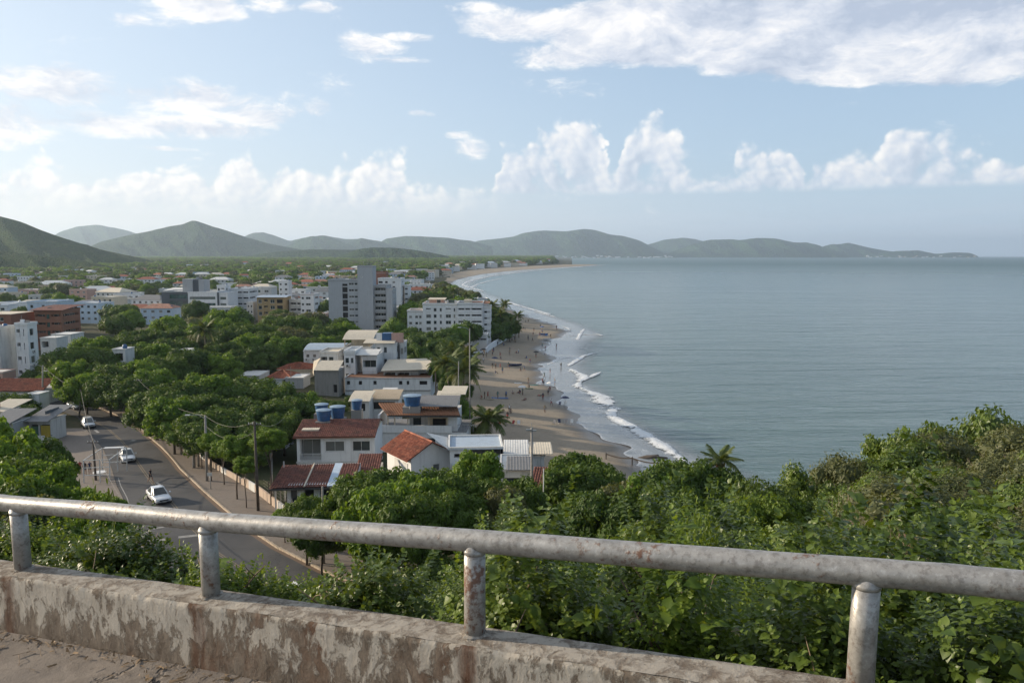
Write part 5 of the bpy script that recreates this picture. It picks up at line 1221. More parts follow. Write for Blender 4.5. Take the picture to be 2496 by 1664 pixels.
# ------------------------------------------------------------------ the near houses
def tank(loc, r, h, label, parent_r=0, square=False, group='blue water tanks on the roofs'):
    root = empty('water_tank', loc, random.uniform(0, 6), label, 'water tank', group)
    mb = MB(); mb.tube([(0, 0, 0), (0, 0, .05), (0, 0, h*.55), (0, 0, h*.57), (0, 0, h), (0, 0, h+.02)], [r*.80, r*.84, r*.93, r*.97, r*1.0, r*.9], 18); mb.obj('body', M['tank'], root, smooth=False)
    mb = MB(); mb.tube([(0, 0, h+.02), (0, 0, h+.10), (0, 0, h+.2), (0, 0, h+.26)], [r*1.09, r*1.09, r*.6, r*.12], 18); mb.obj('lid', M['tank_lid'], root)
    mb = MB(); mb.tube([(r*.9, 0, .15), (r*1.15, 0, .15), (r*1.2, 0, -.25)], .035, 5); mb.obj('outlet_pipe', M['frame'], root)
    return root
def near_houses():
    # big two storey tiled house
    Y = 100; root, W, z = start('big two storey white house with dark red tile roof and two wide windows', 683, 860, Y, 'tiled_house', 'house', rz=3, yref=1030)
    H = zt(1000, Y)-z; p = lambda x: (x-771.5)*Y/1829; R = zt(962, Y+6)-z; dep = 9
    ops = [(p(749)-p(683), p(793)-p(683), H-2.05, H-.75, 'win'), (p(812)-p(683), p(853)-p(683), H-2.05, H-.75, 'win'), (p(690)-p(683), p(738)-p(683), H-3.1, H-.45, 'open')]
    ops += [(p(690)-p(683), p(735)-p(683), .5, H-3.8, 'dark'), (p(750)-p(683), p(790)-p(683), .6, H-3.8, 'dark'), (p(820)-p(683), p(846)-p(683), .8, H-3.9, 'win')]
    box_part(root, 'wall', -W/2, 0, 0, W/2, dep, H, 'white', ops, [], True)
    mb = MB(); mb.box(-W/2-.08, -.14, H-3.55, W/2+.08, -.003, H-3.32); mb.obj('floor_band', M['white2'], root)
    for x in (p(740), ): mb = MB(); mb.box(x-.12, -.1, H-3.3, x+.18, -.004, H-.15); mb.obj('pilaster', M['white'], root)
    for i in range(20): mb = MB() if i == 0 else mb; x = p(690)+i*(p(738)-p(690))/19.5; mb.box(x-.018, -.06, H-3.3, x+.018, -.024, H-2.35)
    mb.box(p(689), -.07, H-2.35, p(739), -.01, H-2.29); mb.obj('balcony_rail', M['frame'], root)
    for s in (-1, 1):
        mb = MB(); mb.add([(s*W/2, 0, H), (s*W/2, dep*.62, R), (s*W/2, dep, H)], [(0, 1, 2) if s > 0 else (0, 2, 1)]); mb.obj('gable', M['cream'], root)
    ov = .35
    tile_slope(root, (-W/2-ov, -.6, H-.05), (W/2+ov*.5, -.6, H-.05), (W/2+ov*.5, dep*.62, R+.05), (-W/2-ov, dep*.62, R+.05), 'tile_old')
    tile_slope(root, (W/2+ov*.5, dep+.5, H-.05), (-W/2-ov, dep+.5, H-.05), (-W/2-ov, dep*.62, R+.05), (W/2+ov*.5, dep*.62, R+.05), 'tile_old')
    mb = MB(); mb.box(-W/2-ov, -.62, H-.2, W/2+ov*.5, -.5, H-.06); mb.obj('gutter', M['brown'], root)
    mb = MB(); mb.box(p(692), 1.6, H+.3, p(722), 4.0, zt(986, 102)-z); mb.obj('roof_box', M['white2'], root); mb = MB(); mb.box(p(688), 1.3, zt(986, 102)-z+.003, p(728), 4.4, zt(983, 102)-z); mb.obj('roof_box_slab', M['roofcream'], root)
    tile_slope(root, (p(664), 5, zt(985, 106)-z-.5), (p(700), 5, zt(985, 106)-z-.5), (p(700), 9.5, zt(968, 110)-z), (p(664), 9.5, zt(968, 110)-z), 'tile_old')
    box_part(root, 'rear_wing', p(664), 5.2, 0, p(683)-.02, 9.4, zt(985, 106)-z-.6, 'white2')
    # tanks on it
    def tk(x, yb, yt_, Yt, wpx, lab):
        q = atY(x, yb, Yt); h = zt(yt_, Yt)-q[2]-.25; tank((q[0], Yt, q[2]), wpx*Yt/1829/2, h, lab)
        mb = MB(); 
        g = MB(); r_ = wpx*Yt/1829/2; g.box(-r_, -r_, -1.6, r_, r_, -.02)
        o = g.obj('tank_stand', M['concrete'], None); o.location = (q[0], Yt, q[2]); tag(o, 'concrete stand under the ' + lab.split(',')[0].replace(' on the', ', on the').split(',')[0] + {743: '', 744: ', nearest', 776: ', second', 739: ', hidden one', 820: ', by the canopies', 947: ', on the rusty roof'}[x], 'stand')
    tk(744, 965, 938, 105, 34, 'blue water tank at the front left of the tiled roof, nearest of the three')
    tk(776, 959, 930, 107, 34, 'blue water tank right of the nearest one on the tiled roof')
    tk(739, 947, 925, 110, 30, 'blue water tank half hidden behind the nearest one on the tiled roof')
    tk(820, 940, 916, 118, 24, 'small blue water tank behind the tiled roof, beside the sheet canopies')
    tk(947, 931, 905, 117, 40, 'large square looking blue water tank on the rusty roof of the white house')
    # grey sheet shed behind left
    root, W, H = simple_block('grey flat roofed shed behind the trees left of the big tiled house', 622, 672, 112, 972, 7, 'grey', 1, 2.6, [], None, 1, name='shed', cat='shed', clut=0, near=True, par=.05, yref=960, roofm='roofgrey')
    # white house with terrace
    Y = 116; root, W, z = start('white house with an open terrace under a rusty tiled canopy facing the beach', 862, 1072, Y, 'house', 'house', rz=-2, yref=1000); p = lambda x: (x-967)*Y/1829
    H = zt(992, Y)-z; ops = [(p(898)-p(862), p(915)-p(862), H-2.7, H-1.1, 'dark'), (p(982)-p(862), p(1003)-p(862), H-2.6, H-.9, 'win'), (p(1045)-p(862), p(1058)-p(862), H-1.6, H-1.0, 'dark')]
    box_part(root, 'wall', -W/2, 0, 0, W/2, 9, H, 'white', ops, [(1, 3, H-2.4, H-1, 'win')], True)
    mb = MB(); mb.box(-W/2-.1, -.25, H-.05, p(1040), -.003, H+1.05); mb.obj('parapet', M['white'], root)
    mb = MB(); mb.box(p(1040)+.02, -.15, H-.9, W/2+.05, -.004, H-.72); mb.obj('ledge', M['grey'], root)
    mb = MB(); mb.box(-W/2, 0, H+.002, W/2, 9, H+.1); mb.obj('terrace_floor', M['roofgrey'], root)
    Ht = zt(948, Y)-z
    box_part(root, 'terrace_room', p(935), 2.0, H+.1, p(985), 7, Ht-.2, 'white2', [(.5, 1.8, .3, 1.8, 'win')], None, True); box_part(root, 'terrace_room', p(985)+.03, 1.2, H+.1, p(1030), 7, Ht-.2, 'beige', [(.4, 2.4, .3, 1.7, 'dark')], None, True); box_part(root, 'terrace_room', p(1030)+.03, .4, H+.1, p(1052), 7, Ht-.1, 'white', [], None, True)
    mb = MB(); mb.box(p(862)+.2, .2, H+.1, p(862)+.5, 6.5, Ht-.4); mb.obj('side_wall', M['white'], root)
    for x in (889, 905, 936, 985, 1029): mb = MB(); mb.box(p(x)-.08, .1, H+.1, p(x)+.08, .28, Ht); mb.obj('post', M['cream'], root)
    tile_slope(root, (p(893), -1.3, Ht-.15), (p(1062), -1.3, Ht-.15), (p(1040), 5.5, zt(925, Y+5)-z), (p(850), 5.5, zt(928, Y+5)-z), 'roofrust', tw=.35)
    mb = MB(); mb.box(p(893), -1.34, Ht-.34, p(1066), -1.2, Ht-.18); mb.obj('fascia', M['frame_dark'], root)
    sheet_roof(root, p(950), .5, p(1052), 6, Ht+.9, Ht+1.6, 'roofgrey', .1, name='canopy')
    sheet_roof(root, p(1000), 7, p(1062), 12, Ht+1.6, Ht+2.1, 'roofcream', .1, name='canopy')
    mb = MB()
    for i in range(6): x = p(1054)+i*.45; mb.box(x-.025, .1, H+.1, x+.025, .15, H+1.1)
    mb.box(p(1053), .08, H+1.1, p(1054)+2.4, .17, H+1.17); mb.obj('balcony_rail', M['metal'], root)
    # sheets behind (awnings between the cluster and the terrace house)
    for (a, b, Yc, y, mt, lab) in ((800, 850, 128, 921, 'roofcream', 'pale curling sheet roof left behind the terrace house'), (846, 918, 132, 917, 'beige', 'tan sheet roof directly behind the terrace house'), (1000, 1056, 134, 920, 'roofcream', 'cream awning roof behind the big square looking tank'), (870, 905, 138, 912, 'roofwhite', 'white sheet roof at the foot of the white base building')):
        r, W, z = start(lab, a, b, Yc, 'sheet_roofed_shed', 'shed', yref=920); zz = zt(y, Yc)-z
        box_part(r, 'wall', -W/2+.3, .5, 0, W/2-.3, 5, zz-.2, 'white2', [(.4, W-1.2, zz-1.8, zz-.5, 'dark')], None, True); sheet_roof(r, -W/2, 0, W/2, 5.5, zz, zz+.8, mt, .2)
    # low tiled house on the avenue
    Y = 78; root, W, z = start('low house with dark red tile roof, blue roof light and a veranda by the avenue', 660, 812, Y, 'tiled_house', 'house', rz=6, yref=1100); p = lambda x: (x-736)*Y/1829
    H = zt(1112, Y)-z; R = zt(1070, Y+6)-z
    ops = [(p(668)-p(660), p(684)-p(660), H-1.9, H-.5, 'win'), (p(700)-p(660), p(722)-p(660), H-2.4, H-.5, 'dark'), (p(735)-p(660), p(795)-p(660), H-2.6, H-.4, 'open')]
    box_part(root, 'wall', -W/2, 0, 0, W/2, 8, H, 'white', ops, [], True)
    for i, x in enumerate((-W/2-1.4, -W/2-1.4)): mb = MB(); mb.box(x, 1+5*i, 0, x+.14, 1.14+5*i, H+.9*i); mb.obj('post', M['white2'], root)
    for s in (-1, 1): mb = MB(); mb.add([(s*W/2, 0, H), (s*W/2, 6.8, R), (s*W/2, 8, H)], [(0, 1, 2) if s > 0 else (0, 2, 1)]); mb.obj('gable', M['white2'], root)
    tile_slope(root, (-W/2-1.6, -.7, H-.1), (p(752), -.7, H-.1), (p(752), 6.8, R), (-W/2-1.6, 6.8, R), 'tile_old'); 
    mb = MB(); mb.add([(p(752)+.02, -.7, H+.05), (p(771), -.7, H+.05), (p(771), 6.8, R+.12), (p(752)+.02, 6.8, R+.12), (p(752)+.02, -.7, H-.03), (p(771), -.7, H-.03)], [(0, 1, 2, 3), (4, 5, 1, 0)]); mb.obj('roof_light', M['paleblue'], root)
    tile_slope(root, (p(771)+.02, -.2, H+.1), (p(815), -.2, H+.1), (p(815), 6.8, R), (p(771)+.02, 6.8, R), 'tile_old')
    mb = MB(); mb.tube([(p(700), -.6, H), (p(700), 6.8, R+.12)], .09, 6); mb.obj('ridge_tiles', M['roofcream'], root)
    mb = MB(); mb.box(-W/2-1.6, -.78, H-.3, p(815), -.68, H-.12); mb.obj('gutter', M['frame_dark'], root)
    r, W, z = start('second lower tile roof with a rusty lean-to between the two tiled houses', 812, 868, 84, 'tiled_house', 'house', rz=4, yref=1080); zz = zt(1088, 84)-z
    box_part(r, 'wall', -W/2, .5, 0, W/2, 6, zz-.3, 'white2', [(.5, 1.8, .5, zz-1, 'dark')], None, True); tile_slope(r, (-W/2, 0, zz-.3), (W/2, 0, zz-.3), (W/2, 6, zz+.7), (-W/2, 6, zz+.7), 'tile_old')
    # white gabled house turned to show its sunlit side
    Y = 88; q = atY(990, 1060, Y); g = gz(q[0], q[1]) - .2
    root = empty('gabled_house', (q[0], q[1], g), math.radians(33), 'white gabled house with a bright red brown tile roof and a sunlit side wall', 'house'); EXCL.append((q[0], q[1]+4, 8))
    W = 5.0; L = 6.4; H = zt(1043, 88)-g; R = zt(1014, 88)-g
    # local x: across the gable, local y: along the ridge
    box_part(root, 'wall', -W/2, 0, 0, W/2, L, H, 'white', [(W*.55, W*.72, H-2.0, H-1.2, 'pan')], [(1, 2, H-2, H-1, 'win')], True)
    mb = MB()
    for (a, b) in ((2.2, 3.4), (4.4, 5.6)): mb.box(-W/2-.06, L-b, H-2.2, -W/2-.004, L-a, H-.9)
    mb.obj('shutter', M['white2'], root)
    for yy in (0, L): mb = MB(); mb.add([(-W/2, yy, H), (W/2, yy, H), (0, yy, R)], [(0, 1, 2) if yy == 0 else (0, 2, 1)]); mb.obj('gable', M['white'], root)
    tile_slope(root, (-W/2-.7, L+.4, H-.35), (-W/2-.7, -.4, H-.35), (0, -.4, R), (0, L+.4, R), 'tile'); tile_slope(root, (W/2+.5, -.4, H-.2), (W/2+.5, L+.4, H-.2), (0, L+.4, R), (0, -.4, R), 'tile')
    ridge_cap(root, (0, -.4, R+.06), (0, L+.4, R+.06), 'tile')
    # flat cream wing right of it
    Y = 87; root, W, z = start('white flat roofed glass fronted house right of the gabled house', 1030, 1156, Y, 'house', 'house', rz=4, yref=1060); p = lambda x: (x-1093)*Y/1829
    H = zt(1031, Y)-z
    ops = [(.5, p(1064)-p(1032), H-1.0, H-.55, 'dark')]
    box_part(root, 'wall', p(1032), .2, 0, p(1066), 5.5, H, 'white', ops, [], True); box_part(root, 'wall', p(1066)+.02, 2.0, 0, p(1154), 5.6, H-.1, 'white', [(.6, 4.4, H-2.4, H-.5, 'open')], None, True)
    mb = MB(); mb.box(p(1028), -.2, H+.003, p(1158), 6.0, H+.10, 1); mb.box(p(1028), -.2, H+.103, p(1158), .0, H+.30); mb.box(p(1158)-.2, .0, H+.103, p(1158), 6.0, H+.30); mb.box(p(1028), 5.8, H+.103, p(1158)-.2, 6.0, H+.30); mb.box(p(1028), .0, H+.103, p(1028)+.2, 5.8, H+.30); mb.add([(p(1028)-2.6, 4.8, H+.9), (p(1028)-.4, -.6, H+.5), (p(1028)+.0, -.3, H+.12), (p(1028)-.1, 5.2, H+.2)], [(0, 1, 2, 3)]); mb.obj('roof', [M['roofwhite'], M['roofblue']], root)
    # glazed verandas in front
    Hv = zt(1062, Y)-z
    for (a, b, yy, hh) in ((1040, 1084, -1.8, Hv-.2), (1084, 1128, -1.6, Hv), (1128, 1166, -1.4, Hv+.2)):
        mb = MB(); x0, x1 = p(a), p(b)
        for k in range(5): x = x0+(x1-x0)*k/4; mb.box(x-.05, yy, hh-3.1, x+.05, yy+.1, hh)
        mb.box(x0, yy, hh-2.0, x1, yy+.08, hh-1.93); mb.box(x0, yy, hh-3.15, x1, yy+.1, hh-3.0); mb.obj('veranda_frame', M['frame'], root)
        mb = MB(); mb.quad((x0, yy+.12, hh-3.1), (x1, yy+.12, hh-3.1), (x1, yy+.12, hh), (x0, yy+.12, hh)); mb.obj('glazing', M['glass'], root)
        mb = MB(); mb.box(x0-.1, yy-.2, hh+.003, x1+.1, 2.4, hh+.12); mb.obj('veranda_roof', M['roofwhite' if a != 1040 else 'roofblue'], root)
        mb = MB(); mb.box(x0, yy-.1, 0, x1, 2.3, hh-3.16); mb.obj('veranda_base', M['white2'], root)
    root, W, H = simple_block('grey white two storey annex with barred window at the beach end of the near houses', 1150, 1222, 80, 1078, 6, 'white2', 2, 2.8, [(.12, .62, 'win')], None, 1.2, name='annex', cat='house', clut=0, near=True, par=.15, yref=1080, top=.7)
    sheet_roof(root, -W/2+.6, -.5, W/2+.2, 3.5, H+.25, H+.65, 'roofgrey', 0, name='canopy', step=.3)
    root, W, H = simple_block('low beach kiosk with pale wavy canopies behind the annex', 1162, 1250, 92, 1048, 6, 'white2', 1, 2.5, [(.1, .6, 'open')], None, 1.5, name='kiosk', cat='kiosk', clut=0, near=True, par=.05, yref=1050)
    sheet_roof(root, -W/2-.3, -.8, W/2*.2, 5, H+.2, H+.9, 'roofwhite', .2, name='canopy'); sheet_roof(root, W/2*.2+.1, -.6, W/2+1.0, 5, H+.5, H+.6, 'roofcream', .15, name='canopy')
    r, W, z = start('low brown tile roof with a white striped awning near the beach end', 1215, 1290, 74, 'shed', 'shed', rz=-8, yref=1115); zz = zt(1118, 74)-z
    box_part(r, 'wall', -W/2+.2, .4, 0, W/2-.2, 4, zz-.2, 'white2'); tile_slope(r, (-W/2, -.3, zz-.2), (W/2, -.3, zz-.2), (W/2, 4.5, zz+.7), (-W/2, 4.5, zz+.7), 'tile_old')
    mb = MB()
    for i in range(7): mb.box(W/2-.2+i*.22, -.5, zz-.1+.10*i, W/2-.2+i*.22+.18, 1.6, zz-.04+.10*i)
    mb.obj('striped_awning', M['white'], r)
near_houses()

# ------------------------------------------------------------------ far houses on the plain, among the trees
def far_houses():
    rng = random.Random(31); used = []
    wm = ['white', 'white', 'white2', 'cream', 'white', 'white2', 'white', 'pink', 'paleblue', 'beige']; rm = ['roofwhite', 'roofwhite', 'tile_pale', 'roofcream', 'roofwhite', 'tile', 'roofgrey', 'roofblue', 'roofcream']
    wn = {'white': 'white', 'white2': 'weathered white', 'cream': 'cream', 'pink': 'pinkish', 'paleblue': 'pale blue', 'beige': 'beige'}; rn = {'roofwhite': 'white flat roof', 'tile_pale': 'faded tile roof', 'roofcream': 'cream roof', 'tile': 'red tile roof', 'roofgrey': 'grey roof', 'roofblue': 'bluish roof'}
    spots = [(155,628,3.2,.4),(45,657,2,1),(118,661,2.4,1),(20,680,2,1),(60,672,2,.6),(200,668,2,1),(222,676,2.3,1),(248,690,2,1),(180,684,1.6,.6),(235,705,1.5,.6),(190,712,1.6,.6),(335,655,2,1),(315,634,3.4,1),(345,645,1.6,.6),
             (95,632,1.2,.5),(250,625,1,.4),(420,612,1.2,.5),(520,633,1.5,.6),(600,660,2,1),(660,620,1.4,.6),(720,625,1.6,.8),(745,633,1.4,.6),(690,640,1.8,.9),(560,637,1.4,.4),(735,655,1.6,.8),
             (780,628,2,1),(800,625,1.8,.8),(850,632,1.5,.8),(878,635,2.2,1),(900,628,1.6,.8),(925,632,2.2,1),(945,640,1.8,.8),(965,628,1.6,.8),(985,635,1.8,.8),(905,652,2,1),(950,655,1.8,.8),(960,668,1.6,.8),(1000,622,1.6,.8),(1015,632,1.6,.8),
             (1030,612,1.6,.8),(1045,618,1.4,.7),(1060,610,1.3,.7),(1075,606,1.2,.6),(1092,612,1.3,.7),(1110,606,1.2,.6),(1125,610,1.3,.6),(1145,607,1.2,.5),(1165,609,1.2,.5),(1185,605,1.2,.5),(1200,607,1.3,.6),(1222,603,1.1,.5),(1240,604,1.1,.5),(1260,602,1.0,.5),
             (1282,601,1,.5),(700,667,1.5,.8),(330,690,1.8,.9),(310,684,1.5,.7),(270,700,1.4,.6),(25,640,1.2,.5),(75,620,1,.4)]
    for i in range(330):
        Y = math.exp(rng.uniform(math.log(330), math.log(2500))); x = rng.uniform(-0.68, 0.02)*Y if rng.random() < .72 else float(xL(min(Y, YF)))-rng.uniform(10, 160)
        dx = PCX/KD + 1829*x/Y; dy = 586.2 + 1829*(EYE-5)/Y
        spots.append((dx, dy, rng.uniform(.9, 1.5), 0))
    items = []
    for (dx, dy, s, pr) in spots:
        Y = 1829*(EYE-6.5)/(max(dy, 594)-586.2) if dy > 590 else 3000; p = atY(dx, dy, Y)
        if Y < 325 or p[0] > float(xL(min(Y, YF)))-8-.006*Y or any((p[0]-a)**2+(Y-b)**2 < (9+0.008*Y)**2 for a, b in used) or any((p[0]-a)**2+(Y-b)**2 < (r_+7)**2 for a, b, r_ in EXCL[:70]): continue
        used.append((p[0], Y)); W = rng.uniform(8, 13)*(1.0 if s < 2 else 1.35)*(1+Y/2200); h = rng.choice([4.2, 5.4, 7.0])*(1.2 if s > 2 else 1)*(1+Y/5000); dep = W*.7
        wall = rng.choice(wm); roof = rng.choice(rm); z = gz(p[0], Y) + 1.2
        root = empty('far_house', (p[0], Y, z-1.2), rng.uniform(-.35, .35), None, 'house', 'small houses scattered on the plain')
        h += 1.2
        ncol = max(2, int(W/3)); ops = []
        for f in range(int(h//2.6)):
            for c in range(ncol): ops.append((W*(c+.28)/ncol, W*(c+.72)/ncol, h-1.9-f*2.6, h-.8-f*2.6, 'win'))
        if Y > 1400: ops = ops[:3]
        box_part(root, 'wall', -W/2, 0, 0, W/2, dep, h, wall, [o for o in ops if o[2] > .3])
        if roof.startswith('tile') or rng.random() < .3:
            mb = MB(); rr = h+W*.13; o = .4
            mb.add([(-W/2-o, -o, h), (W/2+o, -o, h), (W/2+o, dep+o, h), (-W/2-o, dep+o, h), (-W/4, dep/2, rr), (W/4, dep/2, rr)], [(0, 1, 5, 4), (1, 2, 5), (2, 3, 4, 5), (3, 0, 4), (3, 2, 1, 0)]); mb.obj('roof', M[roof], root)
        else: flat_roof(root, -W/2, 0, W/2, dep, h, roof, .35, wall=wall)
        if Y < 900: clutter(root, -W/2, 0, W/2, dep, h+.2, 2, int(dx))
        EXCL.append((p[0], Y+dep/2, W*.55)); OPEN.append((p[0], Y, W*.5, 0))
        zone = ('by the far bay' if dx > 1000 else 'right of the tower' if dx > 900 else 'behind the tower' if dx > 740 else 'left of the tower' if dx > 600 else 'right of the offices' if dx > 500 else 'behind the offices' if dx > 340 else 'left of the offices' if dx > 180 else 'on the left plain')
        rngn = 'near' if Y < 480 else 'farther' if Y < 800 else 'remote' if Y < 1300 else 'tiny'
        PENDING.append((root, dx, zone, 'HOUSE %s %s house with %s' % (rngn, wn[wall], rn[roof])))
far_houses()
place_forest()

# labels for the trees and far houses: look, place, and the order from the left among those alike
def settle_labels():
    groups = {}
    for (o, dx, zone, look) in PENDING:
        house = look.startswith('HOUSE'); lk = look.replace('HOUSE ', '')
        if not house:
            r = max(c.scale[0] for c in o.children) if o.children else 1
            k = o.children[0].data.materials[0].name if o.children else ''
            lk = (lk or {'leaf_tree': 'dark green', 'leaf_tree_light': 'light green', 'leaf_tree_olive': 'olive'}.get(k, 'green')) + (' tree' if 'tree' not in lk else '')
        groups.setdefault((zone, lk, house), []).append((dx, o))
    for (zone, lk, house), lst in groups.items():
        lst.sort(key=lambda q: q[0]); n = len(lst)
        # long rows are told apart by a nearer landmark first
        for i, (dx, o) in enumerate(lst):
            w = ordn(i, n)
            if w is None:
                w = ordn(n-1-i) ; w = (w or '').replace('from the left', 'from the right')
                if not w: w = 'one of the middle ones'
            o['label'] = ('%s, %s %s' % (lk, w, zone)) if n > 1 else '%s standing %s' % (lk, zone)
            if house: o['label'] = ('%s, %s %s' % (lk, w, zone)) if n > 1 else '%s %s' % (lk, zone)
# ------------------------------------------------------------------ avenue, pavement, kerb
def nat(x, y): return (x/KD, y/KD)
def rows_from(pts, lo=20):
    P = sorted([hit(*nat(x, y), lo=lo) for x, y in pts], key=lambda q: q[1]); return np.array([q[1] for q in P]), np.array([q[0] for q in P])
KERB = rows_from([(190,975),(229,991),(254,1001),(291,1017),(316,1030),(343,1048),(374,1075),(394,1093),(410,1108),(425,1126),(441,1146),(457,1162),(477,1180),(490,1193),(510,1211),(528,1227),(548,1245),(617,1299),(646,1318),(676,1339),(736,1369),(789,1396),(825,1412),(864,1424),(960,1460)])
MIDL = rows_from([(150,985),(195,1010),(231,1030),(265,1048),(296,1075),(318,1104),(343,1140),(365,1171),(385,1193),(423,1233),(465,1286),(530,1351),(617,1405),(664,1440),(740,1475)])
LEFT = rows_from([(110,985),(150,1003),(190,1020),(222,1062),(252,1095),(272,1140),(286,1187),(300,1215),(330,1300),(365,1350),(400,1400),(440,1440),(500,1490)])
WALL = rows_from([(240,975),(300,990),(345,1010),(395,1040),(445,1078),(477,1106),(519,1143),(570,1172),(633,1212),(691,1256),(738,1303),(789,1328),(849,1353),(932,1389),(968,1404),(1030,1425),(1110,1452)])
def XO(c, Y): return float(np.interp(Y, c[0], c[1]))
Y0R, Y1R = 50.0, 158.0
def strip(name, ca, cb, mat, dz, y0=Y0R, y1=Y1R, oa=0.0, ob=0.0, n=10, step=0.6, kind='structure', parent=None, uv=True):
    ys = np.arange(y0, y1, step); V = []; U = []
    for Y in ys:
        a = (XO(ca, Y) if not callable(ca) else ca(Y)) + oa; b = (XO(cb, Y) if not callable(cb) else cb(Y)) + ob
        for i in range(n+1):
            x = a+(b-a)*i/n; V.append((x, Y, gz(x, Y)+dz)); U.append((x, Y))
    o = link(name, np_mesh(name, V, grid_faces(len(ys), n+1), mat, smooth=True, uv=U), parent)
    if kind: o['kind'] = kind
    return o
def m_asphalt():
    m, N, p, _ = newmat('asphalt'); P = geo_pos(N)
    a = N.noise(P, 0.16, 6, 0.6); b = N.noise(P, 14, 3, 0.7); c = N.noise(N.v('MULTIPLY', P, (1.2, .25, 1)), 0.5, 5, 0.6); d = N.vor(N.v('ADD', P, N.v('SCALE', N.noise(P, .8, 3, .6, out='Color'), 1.5)), 0.28, 'DISTANCE_TO_EDGE')
    col = N.mix(N.mr(a, 0.35, 0.65), (0.032, 0.033, 0.037, 1), (0.074, 0.072, 0.072, 1)); col = N.mix(N.m('MULTIPLY', b, 0.4), col, (0.085, 0.083, 0.08, 1))
    col = N.mix(N.m('MULTIPLY', N.mr(c, 0.5, 0.7), 0.4), col, (0.09, 0.078, 0.066, 1)); col = N.mix(N.mr(d, 0.0, 0.012, 0.6, 0), col, (0.02, 0.02, 0.02, 1))
    N.put(p.inputs['Base Color'], col); p.inputs['Roughness'].default_value = 0.75; p.inputs['Specular IOR Level'].default_value = 0.35; bump(N, p, b, 0.3, 0.01); return m
M['asphalt'] = m_asphalt()
M['pave'] = m_wall('pavement_cement', (0.22, 0.185, 0.155), 0.6); M['kerb'] = m_wall('kerb_paint', (0.46, 0.38, 0.29), 0.7, (0.1, 0.08, 0.06)); M['lowwall'] = m_wall('low_wall_render', (0.48, 0.38, 0.30), 0.7)
M['line'] = m_wall('road_paint', (0.34, 0.33, 0.31), 1.0, (0.08, 0.08, 0.08)); M['line_y'] = m_wall('yellow_road_paint', (0.24, 0.19, 0.125), 1.0, (0.07, 0.07, 0.07)); M['dirt'] = m_wall('gutter_dirt', (0.17, 0.12, 0.085), 0.5)
road = strip('road', LEFT, KERB, M['asphalt'], 0.09)
pav = strip('pavement', KERB, WALL, M['pave'], 0.215, oa=0.02, n=6)
strip('gutter', KERB, KERB, M['dirt'], 0.094, oa=-0.65, ob=0.0, n=2, parent=road, kind=None)
strip('centre_line', MIDL, MIDL, M['line_y'], 0.096, oa=-0.20, ob=-0.08, n=1, parent=road, kind=None); strip('centre_line', MIDL, MIDL, M['line_y'], 0.096, oa=0.08, ob=0.20, n=1, parent=road, kind=None)
strip('edge_line', lambda Y: XO(LEFT, Y)*0.62+XO(MIDL, Y)*0.38, lambda Y: XO(LEFT, Y)*0.62+XO(MIDL, Y)*0.38, M['line'], 0.096, y0=55, y1=66, oa=0, ob=0.12, n=1, parent=road, kind=None)
strip('edge_line', LEFT, LEFT, M['line'], 0.096, y0=68, y1=95, oa=0.35, ob=0.47, n=1, parent=road, kind=None)
for (x0, y0, x1, y1, w) in [(349,1301,367,1297,.25),(373,1291,400,1287,.2),(355,1320,405,1319,.3),(435,1313,482,1309,.35),(382,1178,395,1187,.14),(320,1075,330,1076,.3),(232,1050,240,1056,.2)]:
    a = Vector(hit(*nat(x0, y0), lo=20)); b = Vector(hit(*nat(x1, y1), lo=20)); d = (b-a).normalized(); s = Vector((-d.y, d.x, 0))*w; u = Vector((0, 0, .102))
    mb = MB(); mb.quad(*[tuple(q+u) for q in (a-s, b-s, b+s, a+s)]); mb.obj('road_mark', M['line'], road)
tag(road, kind='structure')
